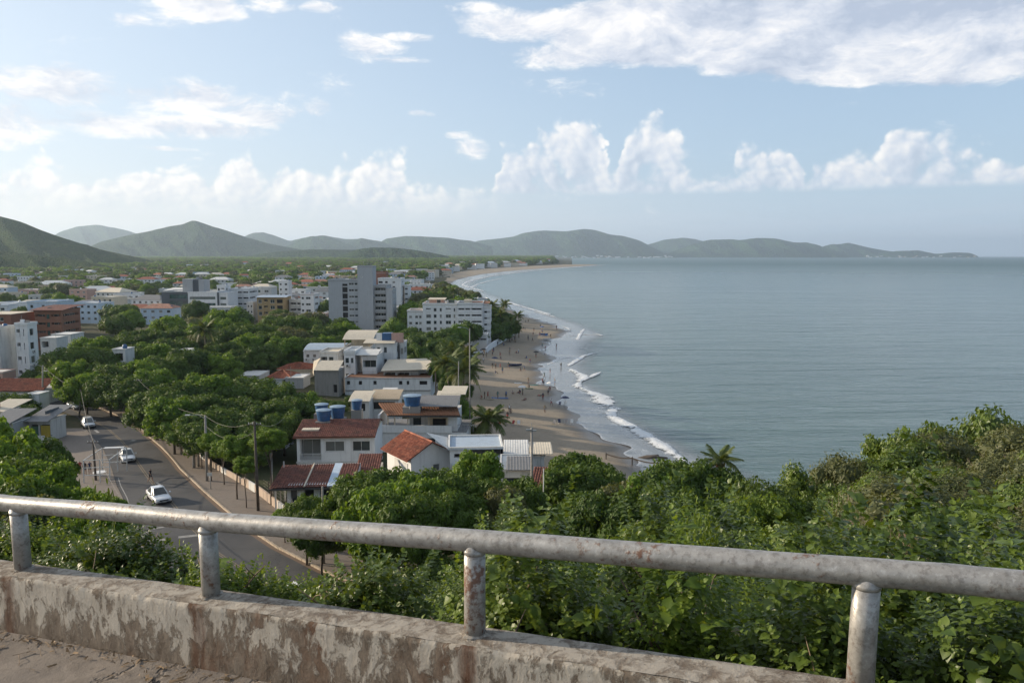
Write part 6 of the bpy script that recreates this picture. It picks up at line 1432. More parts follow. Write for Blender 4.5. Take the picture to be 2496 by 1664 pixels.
# side forecourt on the left, near
strip('forecourt', lambda Y: XO(LEFT, Y)-7.5, LEFT, M['pave'], 0.10, y0=64, y1=128, n=8, ob=-0.05); 
def kerb_and_wall():
    Y = Y0R; km = MB(); km.box(-.5, -.09, -.12, .5, .09, .15); kme = km.mesh('kerb_stone', M['kerb'])
    rnd = random.Random(4); pts = []
    s_prev = None; L = []
    ys = np.arange(Y0R, Y1R, .1); xs = np.interp(ys, *KERB); d = np.concatenate([[0], np.cumsum(np.hypot(np.diff(xs), np.diff(ys)))])
    for i in range(int(d[-1]/1.04)):
        s = (i+.5)*1.04; y = float(np.interp(s, d, ys)); x = float(np.interp(s, d, xs)); y2 = float(np.interp(s+.4, d, ys)); x2 = float(np.interp(s+.4, d, xs))
        link('kerb_stone', kme, pav, loc=(x, y, gz(x, y)+.115+rnd.uniform(-.012, .012)), rot=(0, rnd.uniform(-.01, .01), math.atan2(y2-y, x2-x)+rnd.uniform(-.015, .015)), scale=(1.0+rnd.uniform(-.02, .0), 1, 1))
    root = empty('garden_wall', (XO(WALL, 90), 90, gz(XO(WALL, 90), 90)), 0, 'long low cream wall with fence posts running between the pavement and the gardens', 'wall')
    bx, by, bz = root.location
    ys = np.arange(Y0R+1, 135, .1); xs = np.interp(ys, *WALL); d = np.concatenate([[0], np.cumsum(np.hypot(np.diff(xs), np.diff(ys)))])
    seg = 2.2; k = 0
    for i in range(int(d[-1]/seg)):
        a, b = i*seg, (i+1)*seg-.02; A = (float(np.interp(a, d, xs)), float(np.interp(a, d, ys))); B = (float(np.interp(b, d, xs)), float(np.interp(b, d, ys)))
        za, zb = gz(*A), gz(*B); h = 0.55 if A[1] < 72 else (1.15 if A[1] < 90 else 0.9)
        dx, dy = B[0]-A[0], B[1]-A[1]; l = math.hypot(dx, dy); nx, ny = -dy/l*.09, dx/l*.09; mb = MB()
        v = [(A[0]-nx, A[1]-ny, za-.3), (B[0]-nx, B[1]-ny, zb-.3), (B[0]+nx, B[1]+ny, zb-.3), (A[0]+nx, A[1]+ny, za-.3), (A[0]-nx, A[1]-ny, za+h), (B[0]-nx, B[1]-ny, zb+h), (B[0]+nx, B[1]+ny, zb+h), (A[0]+nx, A[1]+ny, za+h)]
        mb.add([(q[0]-bx, q[1]-by, q[2]-bz) for q in v], [(0,3,2,1),(4,5,6,7),(0,1,5,4),(1,2,6,5),(2,3,7,6),(3,0,4,7)]); mb.obj('wall_panel', M['lowwall' if (A[1] < 72 or i % 5) else 'white2'], root)
        if A[1] < 84:
            mb = MB(); mb.tube([(A[0]-bx+.25, A[1]-by, za-bz), (A[0]-bx+.25, A[1]-by, za-bz+2.3)], .06, 5); mb.obj('fence_post', M['concpole' if i % 3 else 'woodpole'], root)
            mb = MB()
            for q in range(5): mb.tube([(A[0]-bx+.25, A[1]-by, za-bz+.7+.35*q), (B[0]-bx+.25, B[1]-by, zb-bz+.7+.35*q)], .012, 3, cap=False)
            mb.obj('fence_wire', M['cable_pale'], root)
kerb_and_wall()

# ------------------------------------------------------------------ poles, lamps and cables
POLE = {}
def pole(key, bx, by, tx, ty, r, mat, label, arm=None, name='utility_pole', lo=15, base=None):
    b = hit(*nat(bx, by), lo=lo) if base is None else base
    t = atY(*nat(tx, ty), b[1]); h = t[2]-b[2]; root = empty(name, b, 0, label, 'pole' if name != 'street_lamp' else 'street lamp', 'poles along the avenue' if name == 'utility_pole' else 'street lamps')
    mb = MB(); mb.tube([(0, 0, -.3), ((t[0]-b[0])*.5, 0, h*.5), (t[0]-b[0], 0, h)], [r*1.15, r, r*.75], 8); mb.obj('post', M[mat], root, smooth=True)
    top = Vector((t[0]-b[0], 0, h))
    if arm == 'cross':
        mb = MB(); mb.box(top.x-.7, -.06, h-.35, top.x+.7, .06, h-.25); mb.obj('crossarm', M['woodpole'], root)
        for q in (-.6, -.2, .2, .6): mb = MB(); mb.tube([(top.x+q, 0, h-.25), (top.x+q, 0, h-.1)], .045, 6); mb.obj('insulator', M['frame'], root)
    if arm == 'curve':
        mb = MB(); mb.tube([(top.x, 0, h-.4), (top.x-.6, -.3, h+.1), (top.x-1.5, -.8, h+.25)], .04, 5); mb.obj('arm', M['metal'], root); mb = MB(); mb.box(top.x-2.0, -.95, h+.18, top.x-1.45, -.7, h+.28); mb.obj('lamp_head', M['frame'], root)
    POLE[key] = Vector(b)+top; return root
def z5(x, y): return (200+x/4.48, 950+y/4.48)
pole('A', *z5(1365,1012), *z5(1345,280), .16, 'concpole', 'tall grey concrete pole on the pavement rising above the tree belt', 'curve')
pole('B', *z5(1925,1343), *z5(1883,345), .15, 'woodpole', 'tall dark pole beside the low tiled house on the avenue', 'cross')
pole('C', *z5(2075,1255), *z5(2065,690), .14, 'concpole', 'pale pinkish pole standing at the corner of the low tiled house')
pole('D', *z5(1222,872), *z5(1214,530), .20, 'concpole', 'short thick concrete post among the young street trees')
pole('E', *z5(1270,858), *z5(1276,560), .12, 'concpole', 'thinner concrete post just right of the short thick post')
pole('F', *z5(430,245), *z5(408,-40), .14, 'concpole', 'pale concrete pole by the bend of the avenue, middle of three')
pole('G', *z5(275,178), *z5(272,-90), .12, 'concpole', 'pale concrete pole by the bend of the avenue, farthest of three')
pole('H', *z5(632,335), *z5(608,-120), .12, 'woodpole', 'slim dark pole by the bend of the avenue, nearest of three', 'cross')
pole('I', *z5(1410,1108), *z5(1392,905), .05, 'metal', 'thin metal sign post with a small pale plate on the pavement', name='sign_post')
q = POLE['I']; mb = MB(); mb.box(-.28, -.05, -.35, .28, -.02, .05); o = mb.obj('sign_plate', M['frame'], [x for x in bpy.data.objects if x.name.startswith('sign_post')][0]); o.location = q - o.parent.location
pole('J', *z5(160,-0+0), *z5(160,-200), .10, 'concpole', 'pole between the parked cars at the far end of the avenue', 'curve', base=hit(*nat(203, 985)))
pole('K', 234, 1172, 226, 1072, .13, 'woodpole', 'dark leaning pole on the left pavement before the white frame shelter', 'cross')
pole('L', 193, 1020, 197, 950, .13, 'woodpole', 'dark pole beside the first white car, at the left edge of the avenue')
pole('M', 340, 1385, 340, 1265, .12, 'woodpole', 'dark post with coiled cables at the left road edge, seen under the handrail', 'cross')
pole('N', 1297.7, 1190, 1296, 1042, .13, 'concpole', 'weathered pole with a double lamp arm standing alone before the beach', base=(*atY(*nat(1297.7, 1190), 74)[:2], gz(*atY(*nat(1297.7, 1190), 74)[:2])), name='street_lamp')
o = [x for x in bpy.data.objects if x.name.startswith('street_lamp')][0]; q = POLE['N']-o.location
mb = MB(); mb.box(q.x-.55, -.12, q.z-.28, q.x-.05, .12, q.z-.16); mb.obj('lamp_head', M['metal'], o); mb = MB(); mb.box(q.x+.05, -.12, q.z-.34, q.x+.45, .12, q.z-.24); mb.obj('lamp_head', M['metal'], o); mb = MB(); mb.tube([(q.x, 0, q.z), (q.x, 0, q.z+.5)], .03, 5); mb.obj('spike', M['metal'], o)
pole('O', 1325, 1195, 1325, 1141, .05, 'frame', 'thin white post in the yard before the beach', base=(*atY(*nat(1325, 1195), 68)[:2], gz(*atY(*nat(1325, 1195), 68)[:2])))
pole('P', 786, 1262, 786, 1185, .10, 'concpole', 'pale post in the garden in front of the low tiled house', base=(*atY(*nat(786, 1262), 62)[:2], gz(*atY(*nat(786, 1262), 62)[:2])))
pole('Q', 1145, 1060, 1145, 800, .11, 'concpole', 'tall slim pole beside the beach palms', 'curve', base=(*atY(*nat(1145, 1000), 135)[:2], gz(*atY(*nat(1145, 1000), 135)[:2])))
pole('R', 1116, 980, 1118, 880, .10, 'concpole', 'slim pole left of the beach palms', base=(*atY(*nat(1116, 980), 140)[:2], gz(*atY(*nat(1116, 980), 140)[:2])))
pole('S', 104, 985, 104, 890, .16, 'concpole', 'thick concrete pole with a lamp arm by the shop below the stair tower block', 'curve')
pole('T', 137, 965, 138, 905, .12, 'concpole', 'short pole with a flat lamp right of the thick one', 'curve')
def near_lamp():
    Y = 21.0; c = atY(*nat(711, 1428), Y); g = gz(c[0], c[1]); root = empty('street_lamp', (c[0], c[1], g), 0, 'street lamp with a flat square pale head seen over the parapet wall', 'street lamp', 'street lamps')
    z = c[2]-g; mb = MB(); mb.tube([(0, 0, -.2), (0, 0, z-.12)], .05, 8); mb.obj('post', M['concpole'], root)
    mb = MB(); mb.add([(-.28, -.05, z-.06), (.0, -.22, z-.10), (.30, .02, z-.0), (.02, .2, z+.02), (-.28, -.05, z), (.0, -.22, z-.04), (.30, .02, z+.06), (.02, .2, z+.08)], [(0,3,2,1),(4,5,6,7),(0,1,5,4),(1,2,6,5),(2,3,7,6),(3,0,4,7)]); mb.obj('lamp_head', M['roofwhite'], root)
    mb = MB(); mb.tube([(.35, 0, z-.35), (.55, .1, z-.25), (.75, 0, z-.28), (.6, -.1, z-.45), (.3, 0, z-.5)], .02, 5); mb.tube([(-.1, 0, z-.3), (.45, .05, z-.3)], .03, 5); mb.obj('cable_coil', M['cable_pale'], root)
near_lamp()
def cable(a, b, sag, label, r=.014, mat='cable_pale'):
    a = Vector(a); b = Vector(b); P = [tuple(a.lerp(b, i/14) - Vector((0, 0, sag*4*(i/14)*(1-i/14)))) for i in range(15)]
    mb = MB(); mb.tube(P, r, 4, cap=False); tag(mb.obj('power_cable', M[mat]), label, 'cable', 'cables strung along the avenue')
cable(POLE['A'], POLE['B'], .9, 'cable from the tall concrete pole to the tall dark pole, upper one'); cable(POLE['A']-Vector((0, 0, 1.2)), POLE['B']-Vector((0, 0, 1.0)), 1.2, 'cable from the tall concrete pole to the tall dark pole, lower one')
cable(POLE['H'], POLE['A'], 1.2, 'cable running from the bend of the avenue to the tall concrete pole'); cable(POLE['F'], POLE['H'], .8, 'cable between the two nearer poles of the bend'); cable(POLE['G'], POLE['F'], .8, 'cable between the two farther poles of the bend')
cable(POLE['B'], atY(*nat(694, 1016), 104), .8, 'cable from the tall dark pole up to the big tiled house', .02); cable(POLE['K'], POLE['L'], .9, 'cable along the left side of the avenue', .03, 'cable'); cable(POLE['K'], POLE['M'], 1.2, 'cable from the leaning pole down to the post by the handrail', .03, 'cable')
cable(POLE['S'], POLE['L'], .7, 'cable from the shop pole to the pole by the first white car', .03, 'cable'); cable(POLE['A'], POLE['D'], .6, 'short cable from the tall concrete pole to the short post', .02)

# ------------------------------------------------------------------ cars
def m_paint(name, col):
    m, N, p, _ = newmat(name); n = N.noise(geo_pos(N), 1.5, 4)
    N.put(p.inputs['Base Color'], N.mix(N.mr(n, .3, .7), c4(col), c4(mul(col, .9)))); p.inputs['Roughness'].default_value = 0.28; p.inputs['Metallic'].default_value = 0.0
    p.inputs['Coat Weight'].default_value = 0.7; p.inputs['Coat Roughness'].default_value = 0.06; return m
PAINT = {k: m_paint('car_paint_' + k, c) for k, c in dict(white=(.72, .73, .74), silver=(.42, .44, .46), black=(.018, .018, .02), red=(.30, .03, .025), blue=(.03, .07, .20), grey=(.12, .125, .13)).items()}
M['tyre'] = m_plain('tyre_rubber', (.018, .018, .018), .85); M['rim'] = m_plain('wheel_rim', (.4, .4, .41), .35, metal=.8); M['lampglass'] = m_plain('headlight_glass', (.62, .66, .70), .12); M['taillamp'] = m_plain('tail_lamp', (.35, .02, .02), .3); M['plate'] = m_plain('plate', (.6, .62, .6), .5); M['grille'] = m_plain('grille_black', (.02, .022, .03), .5)
_wheel = None
def car_mesh_sets(kind='sedan'):
    L = 4.35 if kind == 'sedan' else 4.0
    # stations from the nose: x, bottom, shoulder height, half width
    st = [(0.0, .42, .58, .62), (.06, .28, .66, .76), (.25, .22, .73, .83), (.8, .20, .80, .865), (1.35, .20, .87, .875), (1.9, .20, .90, .88), (2.6, .20, .92, .88), (3.3, .21, .94, .875), (3.8, .24, .95, .86), (L-.12, .32, .90 if kind == 'sedan' else .98, .80), (L, .45, .78, .70)]
    V = []; F = []
    def sec(x, b, s, w):
        return [(x, w*.86, b), (x, w*.98, b+.12), (x, w, (b+s)/2), (x, w*.985, s-.06), (x, w*.90, s), (x, w*.45, s+.035), (x, 0, s+.045)]
    for q in st:
        h = sec(*q); V += h + [(p[0], -p[1], p[2]) for p in reversed(h[:-1])]
    n = 13
    for i in range(len(st)-1):
        for k in range(n-1): F.append((i*n+k, i*n+k+1, (i+1)*n+k+1, (i+1)*n+k))
        F.append((i*n+n-1, i*n, (i+1)*n, (i+1)*n+n-1))
    F.append(tuple(range(n))); F.append(tuple(reversed(range((len(st)-1)*n, len(st)*n))))
    me = MB(); me.add([(p[0]-L/2, p[1], p[2]) for p in V], F); body = me
    # greenhouse: belt ring and roof ring
    r0, r1 = (1.25, 2.05) if kind == 'sedan' else (1.05, 1.75); e1, e0 = (3.15, 3.75) if kind == 'sedan' else (3.45, 3.85); zt_ = 1.43 if kind == 'sedan' else 1.50
    def ring(xf, xr, w, z, n_=1): return [(xf-L/2, w*.88, z-.01), ((xf+.35)-L/2, w, z), (xr-.3-L/2, w, z), (xr-L/2, w*.86, z-.01), (xr-L/2, -w*.86, z-.01), (xr-.3-L/2, -w, z), ((xf+.35)-L/2, -w, z), (xf-L/2, -w*.88, z-.01)]
    lo = ring(r0, e0, .79, .93); hi = ring(r1, e1, .60, zt_)
    g = MB(); g.add(lo+hi, [(i, (i+1) % 8, (i+1) % 8+8, i+8) for i in range(8)])
    rf = MB(); up = [(x*.985, y*1.03, z+.005) for x, y, z in hi]; mid = [(x*.9, y*.72, z+.055) for x, y, z in hi]; rf.add(up+mid, [(i, (i+1) % 8, (i+1) % 8+8, i+8) for i in range(8)] + [tuple(range(8, 16))])
    for i in range(8): rf.tube([tuple(Vector(lo[i])*1.005), tuple(Vector(hi[i])*1.005)], .035, 4)
    for s in (-1, 1): rf.tube([(.05, s*.80, .93), (.02, s*.615, zt_-.01)], .035, 4)
    return L, body, g, rf
CARM = {}
def car(x, y, heading, paint, label, kind='sedan', z=None, simple=False):
    z = gz(x, y)+.10 if z is None else z
    if kind not in CARM:
        L, b, g, rf = car_mesh_sets(kind); w = MB(); w.tube([(0, -.10, 0), (0, .10, 0)], .32, 16); rm = MB(); rm.tube([(0, -.105, 0), (0, .105, 0)], .19, 10)
        CARM[kind] = (L, b, g, rf, w.mesh('wheel', M['tyre']), rm.mesh('rim', M['rim']))
    L, b, g, rf, wm, rmm = CARM[kind]
    root = empty('car', (x, y, z), heading, label, 'car', 'cars on the avenue' if not simple else 'cars parked near the beach hotel')
    bo = link('body', b.mesh('body', PAINT[paint], True), root); md = bo.modifiers.new('round', 'SUBSURF'); md.levels = md.render_levels = 1
    link('windows', g.mesh('windows', M['glass']), root); link('roof', rf.mesh('roof', PAINT[paint]), root)
    for a in (-1, 1):
        for s in (-1, 1):
            w = link('wheel', wm, root, loc=(a*L*.31, s*.80, .31)); link('rim', rmm, w)
    if simple: return root
    for s in (-1, 1):
        mb = MB(); mb.add([(-L/2+.03, s*.45, .60), (-L/2+.02, s*.68, .62), (-L/2+.22, s*.80, .66), (-L/2+.20, s*.78, .78), (-L/2+.10, s*.60, .745), (-L/2+.08, s*.46, .72)], [(0, 1, 4, 5), (1, 2, 3, 4)] if s < 0 else [(5, 4, 1, 0), (4, 3, 2, 1)]); 
        o = mb.obj('headlight', M['lampglass'], root); o.location = (-.035, 0, 0)
        mb = MB(); mb.box(-L/2+1.35, s*.98-.09, .93, -L/2+1.5, s*.98+.09, 1.06); mb.tube([(-L/2+1.45, s*.84, .92), (-L/2+1.43, s*.95, .97)], .03, 4); mb.obj('wing_mirror', PAINT[paint], root)
        mb = MB(); mb.box(L/2-.06, s*.62-.12, .68, L/2+.0, s*.62+.12, .84); mb.obj('tail_light', M['taillamp'], root)
    mb = MB(); mb.box(-L/2-.035, -.42, .50, -L/2+.04, .42, .64); mb.obj('grille', M['grille'], root); mb = MB(); mb.box(-L/2-.03, -.60, .27, -L/2+.08, .60, .38); mb.obj('bumper_vent', M['grille'], root); mb = MB(); mb.box(-L/2-.06, -.20, .40, -L/2-.03, .20, .49); mb.obj('number_plate', M['plate'], root)
    mb = MB(); mb.tube([(-L/2+1.32, -.3, .955), (-L/2+1.28, .25, .96)], .012, 3); mb.obj('wiper', M['grille'], root)
    return root
def car_at(nx, ny, paint, label, kind='sedan', turn=0, simple=False, lo=20):
    h_ = hit(*nat(nx, ny), lo=lo); y = h_[1] + 1.2; x = h_[0]
    tx = XO(MIDL, y-3)-XO(MIDL, y+3)
    return car(x, y, math.atan2(-(-6.0), -(tx)) + turn, paint, label, kind, simple=simple)
car_at(300, 1128, 'white', 'white saloon car coming down the middle of the avenue, second of three'); car_at(375, 1229, 'white', 'white saloon car nearest to the handrail, driving down the avenue', turn=.08); car_at(206, 1046, 'white', 'white hatchback at the left edge of the avenue beside the dark pole', 'hatch', turn=-.1)
car_at(176, 1000, 'silver', 'silver car parked at the left before the bend', 'hatch', turn=.2); car_at(212, 993, 'black', 'dark car parked against the kerb at the bend of the avenue', turn=.9); car_at(157, 985, 'grey', 'grey car behind the silver one at the bend', turn=.3, kind='hatch')
for i, (nx, ny, Y, p_, k, lab) in enumerate([(1112, 832, 255, 'white', 'hatch', 'white car under the hotel trees, leftmost in the beach car park'), (1141, 840, 235, 'silver', 'sedan', 'silver car second from the left in the beach car park'), (1165, 828, 245, 'white', 'sedan', 'white car in the middle of the beach car park'), (1190, 815, 265, 'blue', 'hatch', 'blue car in the beach car park beside the sea wall'),
        (1077, 872, 190, 'white', 'hatch', 'white van like car behind the palm crowns'), (1003, 862, 200, 'silver', 'hatch', 'silver car parked behind the tall white house, left one'), (1024, 860, 200, 'white', 'sedan', 'white car parked behind the tall white house, right one'), (1055, 890, 180, 'black', 'sedan', 'black car parked behind the veranda house'), (1130, 855, 220, 'red', 'sedan', 'dark red car at the near side of the beach car park')]):
    p = atY(*nat(nx, ny), Y); car(p[0], p[1], random.uniform(-.6, .6)+1.3, p_, lab, k, simple=True, z=gz(p[0], p[1])+.02)
# open shelter frame on the left pavement
def shelter():
    b = hit(*nat(262, 1165), lo=20); root = empty('frame_shelter', b, math.radians(8), 'white open frame shelter with a narrow flat top on the left pavement', 'shelter')
    for x in (-1.6, 0.2, 1.3):
        for y in (-3, 3): mb = MB(); mb.tube([(x, y, 0), (x+.1, y, 3.0)], .07, 5); mb.obj('post', M['frame'], root)
    for k, z in enumerate((1.2, 2.1, 3.0)):
        for y in (-3, 3): mb = MB(); mb.box(-1.6, y-.04, z-.04, 1.4, y+.04, z+.04); mb.obj('rail', M['frame'], root)
    for x in (-1.55, 1.35): mb = MB(); mb.box(x-.04, -3, 2.92, x+.04, 3, 3.02); mb.obj('beam', M['frame'], root)
    mb = MB(); mb.box(-1.2, 2.6, 3.03, 1.1, 3.2, 3.10); mb.obj('roof_panel', M['white'], root)
    b = hit(*nat(254, 1162), lo=20); root = empty('table', (b[0], b[1]-1, gz(b[0], b[1]-1)+.1), 0, 'low round white table standing before the frame shelter', 'table'); mb = MB(); mb.tube([(0, 0, .68), (0, 0, .74)], .75, 14); mb.obj('table_top', M['white'], root); mb = MB(); mb.tube([(0, 0, 0), (0, 0, .68)], .08, 6); mb.obj('leg', M['metal'], root)
shelter()
# sea wall and walk behind the beach
def sea_wall():
    P = [atZ(x, y, 2.6) for x, y in [(1192,756),(1180,762),(1165,770),(1150,778),(1135,787),(1122,796),(1116,804)]]; root = empty('sea_wall', P[0], 0, 'pale curving sea wall between the palms and the beach', 'wall'); b = Vector(P[0]); k = 0
    for A, B in zip(P, P[1:]):
        A = Vector(A)-b; B = Vector(B)-b; n = max(1, int((B-A).length/3))
        for i in range(n):
            a = A.lerp(B, i/n); c = A.lerp(B, (i+.985)/n); d = (c-a).normalized(); s = Vector((-d.y, d.x, 0))*.22; lo_ = Vector((0, 0, -1.6)); hi_ = Vector((0, 0, .55))
            mb = MB(); mb.add([tuple(q) for q in (a-s+lo_, c-s+lo_, c+s+lo_, a+s+lo_, a-s+hi_, c-s+hi_, c+s+hi_, a+s+hi_)], [(0,3,2,1),(4,5,6,7),(0,1,5,4),(1,2,6,5),(2,3,7,6),(3,0,4,7)]); mb.obj('wall_section', M['white'], root)
    ys = [p[1] for p in P][::-1]
sea_wall()
# ------------------------------------------------------------------ handrail, parapet wall and walkway
def m_rail():
    m, N, p, _ = newmat('galvanised_pipe'); P = coords(N)
    a = N.noise(P, 9, 8, 0.7); b = N.noise(P, 34, 6, 0.7); c = N.noise(P, 3.2, 6, 0.65); d = N.noise(P, 90, 3, 0.6)
    col = N.mix(N.mr(a, 0.35, 0.65), (0.27, 0.26, 0.24, 1), (0.40, 0.385, 0.36, 1))
    col = N.mix(N.m('MULTIPLY', N.mr(b, 0.50, 0.62), 0.65), col, (0.16, 0.145, 0.13, 1))
    flake = N.m('MULTIPLY', N.mr(b, 0.36, 0.42, 1, 0), 0.5); col = N.mix(flake, col, (0.52, 0.51, 0.49, 1))
    rust = N.m('MULTIPLY', N.mr(N.m('ADD', N.m('MULTIPLY', c, 0.62), N.m('MULTIPLY', b, 0.45)), 0.58, 0.65), 0.9)
    col = N.mix(rust, col, N.mix(d, (0.11, 0.045, 0.024, 1), (0.20, 0.095, 0.055, 1)))
    N.put(p.inputs['Base Color'], col); N.put(p.inputs['Metallic'], N.m('MULTIPLY', N.m('SUBTRACT', 1.0, rust), 0.30)); N.put(p.inputs['Roughness'], N.m('ADD', N.mr(a, .3, .7, .34, .5), N.m('MULTIPLY', rust, .35)))
    bump(N, p, N.m('ADD', N.m('ADD', N.m('MULTIPLY', b, 0.7), N.m('MULTIPLY', d, 0.15)), N.m('MULTIPLY', rust, 0.4)), 0.55, 0.004); return m
def m_parapet(top=False):
    m, N, p, _ = newmat('peeling_whitewash' + ('_top' if top else '')); P = coords(N)
    st = N.v('MULTIPLY', P, (1.0, 1.0, 0.50 if not top else 1)); w = N.v('ADD', st, N.v('SCALE', N.v('SUBTRACT', N.noise(P, 5, 4, .6, out='Color'), (.5, .5, .5)), 0.09))
    a = N.noise(w, 10, 9, 0.74, 0.3); b = N.noise(w, 22, 8, 0.7); c = N.noise(w, 2.2, 6, 0.6); d = N.noise(P, 70, 5, 0.7); e = N.noise(N.v('MULTIPLY', P, (1, 1, .12)), 16, 6, 0.65)
    lime = N.mix(N.mr(b, .3, .7), (0.37, 0.325, 0.265, 1), (0.53, 0.485, 0.415, 1))
    earth = N.mix(N.mr(b, .35, .65), (0.085, 0.064, 0.047, 1), (0.24, 0.195, 0.15, 1)); earth = N.mix(N.mr(c, .58, .74), earth, (0.15, 0.075, 0.042, 1))
    f = N.m('ADD', N.m('ADD', N.m('MULTIPLY', a, 0.75), N.m('MULTIPLY', b, 0.35)), N.m('MULTIPLY', c, 0.35))
    if top:
        col = N.mix(N.mr(f, .70, .82), (0.36, 0.325, 0.275, 1), (0.15, 0.118, 0.09, 1)); col = N.mix(N.mr(b, .5, .7, 0, .5), col, (0.24, 0.20, 0.165, 1)); peel = N.mr(f, .70, .82)
    else:
        sp = N.node('ShaderNodeSeparateXYZ'); N.put(sp.inputs[0], N.node('ShaderNodeUVMap').outputs[0]); v = sp.outputs[1]; u = sp.outputs[0]       # v = height above the walk, u along
        low = N.mr(v, 0.0, 0.22, 0.12, -0.02); 
        peel = N.mr(N.m('ADD', f, low), 0.712, 0.775)
        runs = N.m('MULTIPLY', N.mr(e, .54, .66), N.mr(v, .05, .36, .15, .6)); col = N.mix(peel, lime, earth); col = N.mix(N.m('MULTIPLY', runs, .6), col, (0.105, 0.072, 0.050, 1))
        # rust that ran down from the feet of the posts
        for uu in POST_U:
            g = N.m('SUBTRACT', N.m('ADD', N.m('SUBTRACT', u, uu), N.m('MULTIPLY', N.m('SUBTRACT', a, .5), .16)), 0.01); g = N.mr(N.m('ABSOLUTE', g), 0.015, 0.075, 1, 0, True)
            col = N.mix(N.m('MULTIPLY', g, N.mr(e, .35, .6, .45, .95)), col, N.mix(b, (0.045, 0.022, 0.014, 1), (0.16, 0.068, 0.033, 1)))
    col = N.mix(N.mr(d, .60, .75, 0, .6), col, (0.045, 0.035, 0.028, 1))
    N.put(p.inputs['Base Color'], col); p.inputs['Roughness'].default_value = 0.92; p.inputs['Specular IOR Level'].default_value = 0.2
    bump(N, p, N.m('ADD', N.m('MULTIPLY', N.m('SUBTRACT', 1, peel), 0.55), N.m('ADD', N.m('MULTIPLY', b, .7), N.m('MULTIPLY', d, .35))), 0.9, 0.012); return m
def m_walk():
    m, N, p, _ = newmat('worn_cement_walk'); P = coords(N)
    a = N.noise(P, 1.6, 8, 0.65); b = N.noise(P, 14, 7, 0.7); d = N.noise(P, 120, 3, 0.7); cr = N.vor(N.v('ADD', P, N.v('SCALE', N.noise(P, 1.7, 5, .7, out='Color'), .6)), 0.9, 'DISTANCE_TO_EDGE')
    col = N.mix(N.mr(a, .35, .65), (0.120, 0.102, 0.088, 1), (0.195, 0.168, 0.143, 1)); col = N.mix(N.mr(b, .5, .75, 0, .6), col, (0.085, 0.066, 0.052, 1)); col = N.mix(N.mr(cr, 0, .012, .8, 0), col, (0.03, 0.024, 0.02, 1)); col = N.mix(N.mr(d, .55, .75, 0, .5), col, (0.30, 0.25, 0.2, 1))
    N.put(p.inputs['Base Color'], col); p.inputs['Roughness'].default_value = 0.95
    bump(N, p, N.m('ADD', N.m('MULTIPLY', b, 1.0), N.m('ADD', N.m('MULTIPLY', d, .3), N.mr(cr, 0, .02, -1.0, 0))), 0.7, 0.012); return m
# the line of the rail: x as a function of depth along a straight line through the measured posts
def railpt(px_n, py_n, depth):
    u = (px_n-PCX)/FPX; v = (PCY-py_n)/FPX; c, s = math.cos(PITCH), math.sin(PITCH)
    return Vector((u*depth, (c+v*s)*depth, EYE+(-s+v*c)*depth))
def dep(px): return 1.0/(0.21+(px-43)*0.0000705)
PIPE = [(-420, 1196), (0, 1224), (43.5, 1229), (270, 1246), (506, 1270), (830, 1294), (1157, 1317), (1640, 1357), (2114, 1393), (2330, 1410), (2496, 1427), (3000, 1474)]
POSTS = [(43.5, 1392), (506, 1459), (1157, 1557), (2114, 1702)]
A0 = railpt(*PIPE[1], dep(0)); A1 = railpt(2496, 1427, dep(2496)); DIR = Vector((A1.x-A0.x, A1.y-A0.y, 0)).normalized(); NRM = Vector((DIR.y, -DIR.x, 0))      # NRM points to the viewer
def on_line(px): p = railpt(px, 1300, dep(px)); return (Vector((p.x, p.y, 0))-Vector((A0.x, A0.y, 0))).dot(DIR)
POST_U = [on_line(p[0]) for p in POSTS]
def base_z(u): return float(np.interp(u, BU, BZ))                 # top of the parapet along the line
def lp(u, z, off=0.0): q = Vector((A0.x, A0.y, 0)) + DIR*u + NRM*off; return Vector((q.x, q.y, z))
_b = [railpt(p[0], p[1], dep(p[0])) for p in POSTS]; BU = POST_U[:]; BZ = [q.z for q in _b]
sl = (BZ[-1]-BZ[0])/(BU[-1]-BU[0]); BU = [BU[0]-6] + BU + [BU[-1]+6]; BZ = [BZ[0]-6*sl] + BZ + [BZ[-1]+6*sl]
